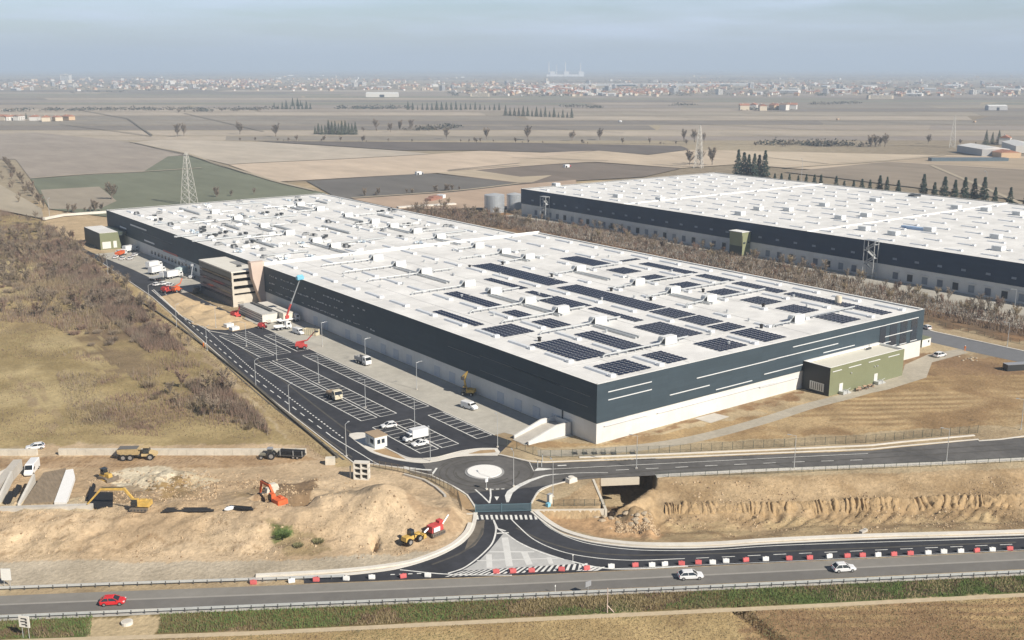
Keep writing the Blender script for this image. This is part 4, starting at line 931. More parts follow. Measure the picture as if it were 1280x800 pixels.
MB().prism([(0, 0), (5.4, 0), (6.2, 11.6), (-.6, 11.6)], 0, 8.0, plane='xz').build('wall', mat('olive_clad', (.25, .265, .155), .6, .05, .3), gt)
MB().box((2.8, 4, 11.72), (7.4, 8.6, .24)).build('roof', ROOFC, gt)
for x in (1.2, 4.2): MB().box((x, -.08, 6.4), (1.6, .16, .7)).build('window', WIN, gt)
MB().box((-.1, 4, 5), (.3, 8.0, 10)).build('side_panel', DGREEN, gt)
def stair(x, y, h, label):
    t = empty('stair_tower', (x, y, 0), 0, label, 'stair tower')
    m = MB()
    for px in (-1.4, 1.4):
        for py in (-2.6, 2.6): m.tube((px, py, 0), (px, py, h), .2, n=4)
    m.build('frame', METAL, t)
    n = int(h // 3)
    for k in range(n):
        z = 3.0 * k; s_ = 1 if k % 2 else -1; f = MB()
        f.loft([[(-.6, -2.2 * s_, z), (.6, -2.2 * s_, z), (.6, -2.2 * s_, z + .3), (-.6, -2.2 * s_, z + .3)], [(-.6, 2.2 * s_, z + 2.8), (.6, 2.2 * s_, z + 2.8), (.6, 2.2 * s_, z + 3.1), (-.6, 2.2 * s_, z + 3.1)]])
        f.box((0, 2.4 * s_, z + 3.0), (2.9, 1.2, .16))
        for px in (-.7, .7): f.tube((px, -2.2 * s_, z + 1.1), (px, 2.2 * s_, z + 4.0), .14, n=4)
        f.build('flight', METAL, t)
    MB().box((0, 0, h + .1), (3.4, 5.8, .2)).build('roof', METAL, t)
stair(234.6, 88.2, 16.5, 'grey steel stair tower on the far warehouse front nearest the frame edge')
stair(234.6, 317.0, 13.5, 'grey steel stair tower at the far left end of the second warehouse')
def unit2(x, y, lab):
    u = empty('rooftop_unit', (x, y, B2H - .3), 0, lab, 'ventilation unit', 'ventilation units on the second roof'); u.scale = (.8, .8, .72)
    MB().box((0, 0, 1.5), (4.4, 5.5, 2.6)).build('casing', UNITW, u); MB().box((0, 0, .15), (4.9, 6.2, .3)).build('base_frame', METAL, u); MB().box((-2.26, 0, 1.4), (.14, 4.2, 1.6)).build('louvre', DUCTM, u)
for u_, v_ in ((695, 232), (772, 246), (825, 250), (948, 262), (925, 268), (985, 263), (1082, 270), (1050, 273), (1080, 287), (1117, 293), (1162, 288), (1245, 297), (1248, 312), (1195, 260), (1232, 263), (1272, 268), (1030, 257), (1093, 251)):
    x, y = G(u_, v_, B2H); unit2(x, y, 'white ventilation unit standing on the second warehouse roof')
for x, y, l in ((0, 0, 1),):
    p = G(1145, 286, B2H); t = tag(MB().box((0, 0, .6), (3, 9, 1.2)).box((1, 6, .5), (2, 4, 1.0)).build('material_stack', mat('bundle_blue2', (.3, .42, .6), .6, .2, .8)), 'blue wrapped stack of material on the second warehouse roof', 'materials'); t.location = (p[0], p[1], B2H - .3)
    p = G(1143, 245, B2H); t = tag(MB().box((0, 0, .6), (7, 4, 1.2)).box((3, 3, .5), (4, 2, 1.0)).build('material_stack', mb_[0]), 'dark stack of material near the back edge of the second roof', 'materials'); t.location = (p[0], p[1], B2H - .3)
sheet('concrete_yard', [(196, -90), (236.9, -90), (236.9, 344), (206, 344)], .03, mat('yard_far', (.4, .38, .33), .9, .1, .3, var2=.15, scale2=.06), False)
# silos beside it
SIL = mat('silo_steel', (.60, .64, .68), .35, .08, .6, metal=.6)
def silo(u_, v_, r, h, lab):
    x, y = G(u_, v_); s = empty('silo', (x, y, 0), 0, lab, 'silo')
    m = MB(); m.cyl((0, 0, h / 2), r, h, 26)
    m.build('body', SIL, s, smooth_=False); MB().cyl((0, 0, h + .5), r, 1.0, 26, r1=.8).build('roof', METAL, s)
    m = MB()
    for k in range(5): m.cyl((0, 0, h * (k + .5) / 5), r + .08, .16, 26)
    m.build('hoop', METAL, s)
silo(618, 265, 6.4, 11.0, 'wide galvanised steel silo beside the second warehouse'); silo(643, 262, 5.0, 10.0, 'darker steel silo tight against the second warehouse corner')
# ================================================================ VEHICLES
def pnt(name, c, rough=.3): return mat('paint_' + name, c, rough, .04, 1, spec=.5)
P_WHITE = pnt('white', (.74, .75, .76)); P_RED = pnt('red', (.62, .03, .035)); P_YEL = mat('paint_yellow', (.56, .37, .10), .6, .28, 1.5, spec=.3); P_ORG = mat('paint_orange', (.62, .13, .045), .6, .22, 1.5, spec=.3)
P_REDM = mat('paint_machine_red', (.52, .075, .07), .6, .22, 1.5, spec=.3); P_GREY = pnt('grey', (.3, .31, .33)); P_DARK = pnt('dark', (.04, .045, .05)); P_CREAM = pnt('cream', (.62, .56, .42)); P_BLUE = pnt('blue', (.2, .5, .66))
GLASS = mat('car_glass', (.02, .025, .03), .08, .05, 1, spec=.9)
LAMPW = mat('headlight', (.7, .72, .75), .2, .05, 1); LAMPR = mat('tail_light', (.4, .02, .02), .3, .05, 1); RIM = mat('rim', (.45, .46, .47), .35, .05, 1, metal=.6)
STEEL = mat('dark_steel', (.10, .10, .10), .5, .15, 1, metal=.4); MUD = mat('muddy_steel', (.17, .14, .11), .8, .2, 1)
def ring(x, hw, z0, z1, rr=.12):
    a = min(rr, hw * .5); return [(x, -hw + a, z0), (x, hw - a, z0), (x, hw, z0 + a), (x, hw, z1 - a), (x, hw - a, z1), (x, -hw + a, z1), (x, -hw, z1 - a), (x, -hw, z0 + a)]
def wheel(par, x, y, r, w=.22, name='wheel'):
    o = MB().cyl((0, 0, 0), r, w, 16, axis='y').build(name, BLACKM, par, (x, y, r)); MB().cyl((0, 0, 0), r * .6, w + .03, 12, axis='y').build('rim', RIM, o); return o
def car(name, label, paint, loc, rz, L=4.3, W=1.8, H=1.5, style='hatch', group=None, cat='car'):
    t = empty(name, loc, rz, label, cat, group); h = L / 2
    b = MB(); b.loft([ring(-h, W * .40, .42, .85), ring(-h + .1, W * .48, .28, .95), ring(-h + .8, W * .5, .22, .98), ring(0, W * .5, .2, .95), ring(h - 1.1, W * .5, .22, .93), ring(h - .35, W * .48, .25, .82), ring(h, W * .40, .36, .68)]); b.build('body', paint, t, smooth_=False)
    r0, r1, f0, f1 = (-h + .12, -h + .75, h - 1.05, h - 1.95) if style in ('hatch', 'suv') else (-h + .75, -h + 1.5, h - 1.15, h - 2.0)
    g = MB(); wl, wu = W * .47, W * .38; z0, z1 = .92, H - .07
    P0 = [(r0, -wl, z0), (f0, -wl, z0), (f0, wl, z0), (r0, wl, z0)]; P1 = [(r1, -wu, z1), (f1, -wu, z1), (f1, wu, z1), (r1, wu, z1)]
    g.loft([P0, P1]); g.build('glazing', GLASS, t)
    rf_ = MB(); rf_.loft([[(r1 - .05, -wu - .02, z1 - .02), (f1 + .06, -wu - .02, z1 - .02), (f1 + .06, wu + .02, z1 - .02), (r1 - .05, wu + .02, z1 - .02)], [(r1 + .1, -wu + .1, H), (f1 - .1, -wu + .1, H), (f1 - .1, wu - .1, H), (r1 + .1, wu - .1, H)]])
    for s in (-1, 1):
        for (xa, xb) in ((f0, f1), (r0, r1), ((f0 + r0) / 2 - .1, (f1 + r1) / 2 - .1)): rf_.tube((xa, s * (wl + .005), z0), (xb, s * (wu + .005), z1), .05, .05, 4)
    rf_.build('roof', paint, t)
    for x in (h - .85, -h + .78):
        for s in (-1, 1): wheel(t, x, s * (W / 2 - .1), .33)
    for s in (-1, 1):
        MB().box((h - .2, s * W * .36, .68), (.3, .34, .16)).build('headlight', LAMPW, t); MB().box((-h + .06, s * W * .38, .82), (.14, .28, .2)).build('tail_light', LAMPR, t)
        MB().box((f0 - .25, s * (W / 2 + .08), .98), (.14, .2, .14)).build('mirror', paint, t)
    MB().box((h - .02, 0, .5), (.08, W * .5, .14)).build('grille', P_DARK, t)
    return t
def vpose(u0, v0, u1, v1, relief=False):
    """place on the ground with rear at the first sight point and front at the second"""
    a = GH(u0, v0) if relief else (*G(u0, v0), 0); b = GH(u1, v1) if relief else (*G(u1, v1), 0)
    return ((a[0] + b[0]) / 2, (a[1] + b[1]) / 2, (a[2] + b[2]) / 2), math.atan2(b[1] - a[1], b[0] - a[0])
Zr = .033
def at(u0, v0, u1, v1, z=Zr, rel=False):
    l, r = vpose(u0, v0, u1, v1, rel); return (l[0], l[1], l[2] + z), r
def van(name, label, paint, loc, rz, L=5.6, W=2.0, H=2.5, boxy=False, box_mat=None, cat='van'):
    t = empty(name, loc, rz, label, cat); h = L / 2
    if boxy:
        m = MB(); m.loft([ring(h - 1.9, W * .48, .35, 2.15), ring(h - 1.25, W * .49, .35, 2.1), ring(h - .75, W * .48, .35, 1.25), ring(h - .1, W * .44, .38, 1.0), ring(h, W * .4, .45, .8)]); m.build('cab', paint, t)
        c = MB(); c.box((-.95, 0, 1.85), (L - 1.95, W + .15, 2.1)); c.build('cargo_box', box_mat or paint, t); MB().box((-.6, 0, .6), (L - 1.0, W * .7, .3)).build('chassis', P_DARK, t)
        MB().loft([[(h - 1.3, -W * .42, 2.0), (h - .72, -W * .42, 1.3), (h - .72, W * .42, 1.3), (h - 1.3, W * .42, 2.0)], [(h - 1.22, -W * .42, 2.03), (h - .66, -W * .42, 1.33), (h - .66, W * .42, 1.33), (h - 1.22, W * .42, 2.03)]]).build('windscreen', GLASS, t)
        xg = h - 1.45
    else:
        m = MB(); m.loft([ring(-h, W * .46, .35, H - .1), ring(-h + .1, W * .49, .3, H), ring(h - 1.9, W * .49, .3, H), ring(h - 1.55, W * .48, .3, H - .1), ring(h - .9, W * .47, .3, 1.35), ring(h - .2, W * .44, .34, 1.05), ring(h, W * .4, .42, .85)]); m.build('body', paint, t)
        MB().loft([[(h - 1.55, -W * .40, H - .25), (h - .92, -W * .42, 1.42), (h - .92, W * .42, 1.42), (h - 1.55, W * .40, H - .25)], [(h - 1.45, -W * .40, H - .2), (h - .84, -W * .42, 1.46), (h - .84, W * .42, 1.46), (h - 1.45, W * .40, H - .2)]]).build('windscreen', GLASS, t)
        xg = h - 1.75
    for s in (-1, 1):
        MB().box((xg, s * W * .485, 1.6), (.8, .06, .6)).build('side_window', GLASS, t); MB().box((h - .12, s * W * .36, .8), (.2, .26, .22)).build('headlight', LAMPW, t); MB().box((xg + .55, s * (W / 2 + .1), 1.5), (.12, .2, .3)).build('mirror', P_DARK, t)
        for x in (h - .95, -h + 1.1): wheel(t, x, s * (W / 2 - .13), .36, .24)
    return t
def truck(name, label, loc, rz, L=8.5, body='flatbed', paint=None, bm=None, W=2.45, cat='truck'):
    paint = paint or P_WHITE; t = empty(name, loc, rz, label, cat); h = L / 2
    c = MB(); c.loft([ring(h - 2.0, W * .48, .6, 2.75), ring(h - 1.9, W * .49, .5, 2.9), ring(h - .5, W * .49, .45, 2.8), ring(h - .08, W * .48, .45, 1.7), ring(h, W * .46, .5, 1.5)]); cb = c.build('cab', paint, t)
    MB().loft([[(h - .42, -W * .43, 2.65), (h - .08, -W * .44, 1.75), (h - .08, W * .44, 1.75), (h - .42, W * .43, 2.65)], [(h - .36, -W * .43, 2.67), (h - .01, -W * .44, 1.77), (h - .01, W * .44, 1.77), (h - .36, W * .43, 2.67)]]).build('windscreen', GLASS, cb)
    for s in (-1, 1): MB().box((h - 1.05, s * W * .492, 2.05), (.9, .05, .7)).build('side_window', GLASS, cb); MB().box((h - .05, s * W * .38, .8), (.14, .3, .2)).build('headlight', LAMPW, t)
    MB().box((-.4, 0, .85), (L - .9, .9, .3)).build('chassis', P_DARK, t)
    bl = L - 2.3; bx = -h + bl / 2
    if body == 'box': MB().box((bx, 0, 2.25), (bl, W + .05, 2.5)).build('cargo_box', bm or P_WHITE, t)
    elif body == 'tipper':
        m = MB(); m.box((bx, 0, 1.2), (bl, W, .16))
        for s in (-1, 1): m.box((bx, s * (W / 2 - .05), 1.75), (bl, .1, 1.1))
        m.box((bx + bl / 2 - .05, 0, 1.9), (.1, W, 1.4)); m.box((-h + .05, 0, 1.7), (.1, W, 1.0)); m.build('tipper_body', bm or P_GREY, t); MB().box((bx, 0, 1.5), (bl * .85, W * .85, .5), top=(.6, .5)).build('load', MUD, t)
    else:
        m = MB(); m.box((bx, 0, 1.15), (bl, W, .18))
        for s in (-1, 1): m.box((bx, s * (W / 2 - .04), 1.4), (bl, .08, .4))
        m.build('flatbed', bm or P_GREY, t)
    for x in (h - 1.2, -h + 1.1, -h + 2.4):
        for s in (-1, 1): wheel(t, x, s * (W / 2 - .18), .5, .34)
    return t
def track(par, y, L, w=.55, hgt_=.85, name='track'):
    m = MB(); pts = []
    for k in range(7): a = -PI / 2 + PI * k / 6; pts.append((L / 2 - hgt_ / 2 + hgt_ / 2 * math.cos(a), hgt_ / 2 + hgt_ / 2 * math.sin(a)))
    for k in range(7): a = PI / 2 + PI * k / 6; pts.append((-L / 2 + hgt_ / 2 + hgt_ / 2 * math.cos(a), hgt_ / 2 + hgt_ / 2 * math.sin(a)))
    m.prism(pts, y - w / 2, y + w / 2, plane='xz'); o = m.build(name, MUD, par)
    q = MB()
    for k in range(5): q.cyl((-L / 2 + .5 + k * (L - 1.0) / 4, y + (w / 2 + .03) * (1 if y > 0 else -1), .42), .22, .06, 10, axis='y')
    q.build('roller', STEEL, o); return o
def arm(m, pts, w, h, mi=0):
    for (x0, z0), (x1, z1) in zip(pts, pts[1:]):
        d = Vector((x1 - x0, 0, z1 - z0)); n = Vector((-d.z, 0, d.x)).normalized() * h / 2
        a, b = Vector((x0, 0, z0)), Vector((x1, 0, z1)); yv = Vector((0, w / 2, 0))
        m.loft([[tuple(a + n - yv), tuple(a + n + yv), tuple(a - n + yv), tuple(a - n - yv)], [tuple(b + n * .8 - yv), tuple(b + n * .8 + yv), tuple(b - n * .8 + yv), tuple(b - n * .8 - yv)]], mi=mi); m.cyl((x1, 0, z1), h * .42, w * 1.05, 10, axis='y', mi=mi)
def excavator(label, loc, rz, paint, s=1.0, boom=((1.0, 1.7), (2.8, 4.2), (6.0, 4.4)), stick=((6.0, 4.4), (7.2, 1.8)), slew=0.0, wheels=False, cabm=None, boom_m=None):
    t = empty('excavator', loc, rz, label, 'excavator'); t.scale = (s, s, s)
    if wheels:
        MB().box((0, 0, .8), (4.6, 1.4, .5)).build('undercarriage', STEEL, t)
        for x in (-1.5, 1.5):
            for y in (-1.05, 1.05): wheel(t, x, y, .55, .45)
    else:
        for y in (-1.15, 1.15): track(t, y, 4.4, .6, .95)
        MB().box((0, 0, .6), (2.4, 1.8, .5)).build('undercarriage', MUD, t)
    h = MB(); h.cyl((0, 0, 1.1), .8, .3, 14).box((-.9, 0, 1.75), (3.0, 2.6, 1.0), top=(.97, .95)).box((-2.2, 0, 1.75), (.8, 2.5, 1.15), top=(.8, .94)).box((-.6, -.6, 2.35), (1.8, 1.0, .25), top=(.8, .8)); hs = h.build('house', paint, t)
    cbn = MB().loft([[(.1, .35, 1.3), (1.75, .35, 1.3), (1.75, 1.3, 1.3), (.1, 1.3, 1.3)], [(.1, .35, 2.3), (1.85, .35, 2.2), (1.85, 1.3, 2.2), (.1, 1.3, 2.3)], [(.2, .42, 3.05), (1.35, .42, 3.05), (1.35, 1.22, 3.05), (.2, 1.22, 3.05)]]).build('cab', GLASS, t)
    MB().box((.78, .82, 3.1), (1.25, .9, .1)).box((.1, .82, 2.2), (.1, 1.0, 1.8)).build('cab_frame', cabm or paint, cbn)
    m = MB(); arm(m, boom, .5, .62); m.build('boom', boom_m or paint, t)
    m = MB(); arm(m, stick, .38, .46); sk = m.build('stick', boom_m or paint, t)
    m = MB(); bx, bz = stick[-1]; m.prism([(bx - .2, bz + .2), (bx + .35, bz + .1), (bx + .3, bz - .9), (bx - .5, bz - 1.15), (bx - 1.15, bz - .75), (bx - .7, bz - .2)], -.6, .6, plane='xz'); m.build('bucket', STEEL, t)
    m = MB(); b1 = boom[1]
    for y in (-.34, .34): m.tube((1.5, y, 1.7), ((boom[0][0] + b1[0]) / 2 + .5, y, (boom[0][1] + b1[1]) / 2 + .1), .1)
    m.tube((b1[0] + .3, 0, b1[1] + .45), (stick[0][0] - .2, 0, stick[0][1] + .5), .1); m.build('hydraulic_ram', STEEL, t)
    return t
def bulldozer(label, loc, rz, paint):
    t = empty('bulldozer', loc, rz, label, 'bulldozer')
    for y in (-.95, .95): track(t, y, 3.0, .5, 1.0)
    MB().box((.7, 0, 1.25), (1.8, 1.1, .95), top=(.9, .85)).box((-.7, 0, .95), (1.6, 1.3, .7)).build('body', paint, t)
    c = MB().box((-.55, 0, 2.0), (1.2, 1.2, 1.2), top=(.85, .85)).build('cab', GLASS, t); MB().box((-.55, 0, 2.65), (1.35, 1.3, .12)).build('cab_roof', P_DARK, c)
    m = MB(); m.loft([[(2.3 + .25 * math.cos(a) - .25, y, .55 + .6 * math.sin(a)) for a in (-1.3, -.5, .5, 1.3)] for y in (-1.6, 1.6)], caps=False, close=False); m.box((2.2, 0, .55), (.12, 3.2, 1.05)); m.build('blade', MUD, t)
    m = MB()
    for y in (-1.3, 1.3): m.tube((2.1, y, .4), (-.2, y, .5), .1)
    m.build('push_arm', paint, t); MB().tube((.9, .3, 1.6), (.9, .3, 2.3), .07).build('exhaust', STEEL, t)
    return t
def dumper(label, loc, rz, paint):
    t = empty('dump_truck', loc, rz, label, 'dump truck')
    m = MB(); m.loft([[(-5.2, -1.1, 1.9), (-5.2, 1.1, 1.9), (-5.2, 1.45, 3.0), (-5.2, -1.45, 3.0)], [(-4.2, -1.1, 1.5), (-4.2, 1.1, 1.5), (-4.2, 1.45, 3.15), (-4.2, -1.45, 3.15)], [(.2, -1.1, 1.5), (.2, 1.1, 1.5), (.2, 1.45, 3.25), (.2, -1.45, 3.25)]]); m.build('dump_body', paint, t)
    m = MB(); m.sheet([(-5.0, -1.3), (.0, -1.3), (.0, 1.3), (-5.0, 1.3)], 3.27); m.build('load', mat('load_grey', (.14, .135, .13), .9), t)
    m = MB(); m.box((.55, 0, 3.2), (.7, 2.7, .2)); m.build('canopy', paint, t)
    MB().box((-2.4, 0, 1.1), (5.4, .9, .5)).build('chassis', STEEL, t)
    MB().loft([[(2.9, -1.0, 1.1), (2.9, 1.0, 1.1), (2.9, 1.0, 2.3), (2.9, -1.0, 2.3)], [(4.7, -.9, 1.0), (4.7, .9, 1.0), (4.7, .85, 1.8), (4.7, -.85, 1.8)]]).box((1.9, 0, 1.35), (2.0, 2.2, .6)).build('hood', paint, t)
    c = MB().box((2.1, 0, 2.6), (1.7, 1.8, 1.5), top=(.85, .9)).build('cab', GLASS, t); MB().box((2.1, 0, 3.4), (1.75, 1.8, .14)).build('cab_roof', paint, c)
    for x in (-3.7, -1.9, 3.2):
        for y in (-1.15, 1.15): o = wheel(t, x, y, .85, .65)
    return t
def boomlift(label, loc, rz, paint, up=(3.4, 3.0), group=None):
    t = empty('boom_lift', loc, rz, label, 'boom lift', group)
    MB().box((0, 0, .75), (2.8, 1.7, .5)).box((-.4, 0, 1.35), (2.2, 1.6, .8), top=(.9, .9)).build('body', paint, t)
    for x in (-.95, .95):
        for y in (-.85, .85): wheel(t, x, y, .45, .32)
    m = MB(); m.tube((-1.3, 0, 1.7), (1.6, 0, 2.3), .22, .18, 6); m.tube((1.6, 0, 2.3), (up[0], 0, up[1]), .16, .14, 6); m.build('boom', paint, t)
    m = MB(); bx, bz = up
    for z in (0, .55, 1.1): m.path([(bx, -.8, bz + z), (bx + .9, -.8, bz + z), (bx + .9, .8, bz + z), (bx, .8, bz + z), (bx, -.8, bz + z)], .05, 4)
    m.box((bx + .45, 0, bz), (1.0, 1.7, .08)); m.build('basket', STEEL, t)
    return t
def tractor(label, loc, rz, paint):
    t = empty('tractor', loc, rz, label, 'tractor')
    MB().loft([ring(.2, .42, .7, 1.45), ring(1.9, .36, .7, 1.3)]).box((-.3, 0, .9), (1.6, .8, .5)).build('hood', paint, t)
    c = MB().loft([[(-1.2, -.75, 1.0), (.2, -.75, 1.0), (.2, .75, 1.0), (-1.2, .75, 1.0)], [(-1.0, -.65, 2.5), (.0, -.65, 2.5), (.0, .65, 2.5), (-1.0, .65, 2.5)]]).build('cab', GLASS, t); MB().box((-.5, 0, 2.56), (1.3, 1.5, .14)).build('cab_roof', P_GREY, c)
    for y in (-.85, .85): wheel(t, -.9, y, .85, .45); wheel(t, 1.5, y, .5, .32)
    return t
# --- highway
l, r = at(126, 756, 157, 754); car('hatchback_car', 'bright red hatchback driving on the grey highway', P_RED, l, r, 4.2)
l, r = at(847, 723.5, 879, 722); car('estate_car', 'white estate car on the highway nearest the hatched island', P_WHITE, l, r, 4.55, 1.82, 1.52, 'suv')
l, r = at(1039, 714.5, 1070, 712.5); car('hatchback_car', 'white hatchback on the highway near the right frame edge', P_WHITE, l, r, 4.25, 1.8, 1.58)
# --- car park
def on(x, y, rz, z=Zr): return (x, y, z), rz
l, r = at(498, 532.5, 474, 536); car('parked_car', 'white car parked alone nearest the gatehouse in the small car park', P_WHITE, l, r, 4.1)
l, r = at(535, 555, 515, 559); car('parked_car', 'white car parked beside the white box van', P_WHITE, l, r, 4.3, 1.8, 1.5, 'sedan')
l, r = at(537, 546, 501, 554); van('box_van', 'white box van parked in the small car park', P_WHITE, l, r, 6.4, 2.0, 2.5, True)
l, r = at(577, 508, 597, 514); van('delivery_van', 'white panel van parked on the concrete yard below the yellow crane arm', P_WHITE, l, r, 5.0, 1.95, 2.0)
l, r = at(443, 451, 465, 459); truck('tipper_truck', 'small white truck with an open grey body parked on the concrete yard', l, r, 6.4, 'tipper', P_WHITE, P_GREY, 2.2)
l, r = at(411, 494, 425, 502); t = truck('flatbed_trailer', 'flatbed truck with timber load standing across empty parking bays', l, r, 6.0, 'flatbed', P_CREAM, mat('timber', (.38, .29, .2), .8)); 
m = MB()
for k in range(4): m.box((-1.4, -.8 + k * .5, 1.5), (3.4, .35, .35))
m.build('timber', MATS['timber'], t)
l, r = at(1167, 447.5, 1182, 444); t = car('pickup_truck', 'white pickup parked on the gravel near the far corner of the warehouse', P_WHITE, l, r, 4.9, 1.85, 1.65, 'suv', cat='pickup')
l, r = at(1164, 413.5, 1152, 408.5); car('parked_car', 'white car half hidden behind the far right warehouse corner', P_WHITE, l, r, 4.3)
l, r = at(42, 561.5, 33, 562.5); car('parked_car', 'pale car behind the concrete block wall on the left', P_WHITE, (l[0] + 1.2, l[1] - .3, .03), r, 4.3)
# crane truck with basket
l, r = at(349, 405, 372, 401); t = truck('crane_truck', 'white crane truck raising a long boom with a blue basket', (l[0], l[1], .05), r, 8.5, 'flatbed', P_WHITE, P_WHITE)
m = MB().cyl((-.6, 0, 1.5), .6, .9, 12).box((-.6, 0, 2.2), (1.4, 1.2, 1.0)); m.build('turret', P_REDM, t)
bt = Vector(onplane(375, 349, 'x', -2.0)); inv = Euler((0, 0, -r)); dl = bt - Vector((l[0], l[1], .05)); dl.rotate(inv)
m = MB(); p0 = Vector((-.6, 0, 2.6)); pm_ = p0.lerp(dl, .32); m.tube(p0, pm_, .42, .36, 6); m.build('boom_base', P_REDM, t)
m = MB(); m.tube(pm_, dl, .24, .16, 6); m.build('boom', METAL, t)
m = MB(); m.box((dl.x, dl.y, dl.z + .5), (2.6, 1.3, 1.2), top=(1.05, 1.05)); m.box((dl.x, dl.y, dl.z + 1.35), (2.2, .2, .5)); m.build('basket', P_BLUE, t)
l, r = at(346, 413, 361, 411); truck('flatbed_truck', 'low white flatbed truck parked beside the crane truck', (l[0], l[1], .05), r, 6.0, 'flatbed', P_WHITE, P_WHITE, 2.1)
l, r = at(366, 415, 381, 420); van('delivery_van', 'white van with dark windscreen parked before the pale skip', P_WHITE, (l[0], l[1], .05), r, 5.2, 1.95, 2.1)
l, r = at(383, 417, 395, 420); m = MB(); x0, y0 = l[:2]
sk = empty('skip', (l[0], l[1], .05), r + .35, 'pale open container standing on the yard behind the white van', 'container'); 
m = MB(); m.box((0, 0, .15), (5.4, 2.3, .2))
for s in (-1, 1): m.box((0, s * 1.12, 1.1), (5.4, .1, 1.9)); m.box((s * 2.66, 0, 1.1), (.1, 2.3, 1.9))
m.build('body', P_CREAM, sk); m = MB()
for k in range(7): m.box((-2.4 + k * .8, -1.2, 1.1), (.12, .1, 1.9))
m.build('rib', P_CREAM, sk)
l, r = at(369, 436, 385, 436); boomlift('red boom lift parked at the edge of the yard with its arm folded up', (l[0], l[1], .06), r, P_REDM, (3.6, 4.6)).scale = (1.25,) * 3
l, r = at(324, 410, 332, 411); boomlift('small red lift standing by the end of the long white cabin', (l[0], l[1], .06), r, P_REDM, (2.4, 2.0))
l, r = at(290, 396, 299, 398); boomlift('red boom lift on the sand heap in front of the office block', (l[0], l[1], .1), r, P_REDM, (2.5, 4.0)).scale = (1.2,) * 3
l, r = at(202, 365, 213, 367); boomlift('red telescopic lift parked left of the orange one on the far asphalt', (l[0], l[1], .06), r, P_REDM, (3.2, 2.0)).scale = (1.3,) * 3
l, r = at(217, 366, 225, 364); boomlift('orange lift parked beside the far red lift at the sand heap edge', (l[0], l[1], .06), r, P_ORG, (2.6, 3.8)).scale = (1.35,) * 3
l, r = at(253, 363, 263, 367); boomlift('red lift working in the shade at the office block foot', (l[0], l[1], .06), r, P_REDM, (3.4, 2.4))
l, r = at(268, 362, 277, 366); boomlift('dull red lift standing second in the shade at the office block foot', (l[0], l[1], .06), r, P_REDM, (3.0, 1.8))
lf = empty('boom_lift', (*G(240, 348), .06), .6, 'white lift with a tipped arm by the shaded warehouse wall', 'boom lift'); MB().box((0, 0, .8), (2.6, 1.6, 1.0)).build('body', P_WHITE, lf); MB().tube((0, 0, 1.3), (1.2, 0, 5.4), .3, .25).box((1.4, 0, 5.6), (1.6, 1.2, .9)).build('boom', P_WHITE, lf)
for x in (-.9, .9):
    for y in (-.8, .8): wheel(lf, x, y, .42, .3)
for (u0, v0, u1, v1, k, lab) in ((186, 337, 200, 334, 'box', 'white box truck topmost in the far row of parked vehicles'), (187, 344, 206, 340, 'box', 'white box truck second in the far row of parked vehicles'), (187, 352, 208, 347, 'flatbed', 'long white lorry with a dark shadow in the far row'), (209, 349, 226, 346, 'box', 'white lorry behind the pale container near the wall shade'),
                                 (146, 322, 157, 318, 'tipper', 'lorry with an orange body at the far green annex'), (158, 316, 169, 314, 'box', 'white box truck beside the orange lorry at the far annex')):
    l, r = at(u0, v0, u1, v1); truck('lorry', lab, (l[0], l[1], .06), r, 8.0, k, P_WHITE, P_ORG if k == 'tipper' else (P_WHITE if k == 'box' else P_GREY))
l, r = at(221, 344, 233, 340); ct = tag(MB().box((0, 0, 1.4), (6.2, 2.5, 2.7)).box((0, 0, 2.8), (6.3, 2.6, .12)).build('shipping_container', mat('container_pale', (.62, .74, .74), .6, .08, .8)), 'pale bluish container standing at the edge of the wall shade', 'container'); ct.location = (l[0], l[1], .06); ct.rotation_euler = (0, 0, r)
cars_far = [((193, 358, 200, 356), 'white car left of the far red lift'), ((201, 357, 209, 355), 'white car in the middle of the far parked group'), ((209, 359, 216, 356), 'white car beside the far orange lift'), ((199, 352, 205, 350), 'grey car between the far lorries'),
            ((142, 324, 148, 321), 'white car leftmost by the far green annex'), ((150, 326, 157, 323), 'silver car behind the orange lorry'), ((160, 326, 166, 323), 'white car rightmost by the far green annex'), ((166, 321, 172, 319), 'white car nearest the warehouse wall at the far yard'), ((146, 317, 152, 315), 'pale car in front of the far shutter doors'), ((111, 303, 117, 305), 'dark car in the shade of the far green annex'), ((120, 309, 126, 310), 'pale car parked at the far green annex corner')]
for k, (q, lab) in enumerate(cars_far):
    l, r = at(*q); car('parked_car', lab, [P_WHITE, P_WHITE, P_GREY, P_DARK][k % 4] if 'white' not in lab else P_WHITE, (l[0], l[1], .06), r, 4.4)
vdt = van('delivery_van', 'dark van leaving shade by the office block', P_DARK, (*G(246, 366), .06), 1.0)
# yellow material handler on the yard
l, r = at(582, 494, 588, 494); excavator('yellow wheeled excavator with folded arm raised beside the shaded wall', (l[0], l[1], .05), 2.2, P_YEL, .82, ((.6, 1.7), (1.2, 5.2), (.2, 8.2)), ((.2, 8.2), (2.0, 6.4)), wheels=True)
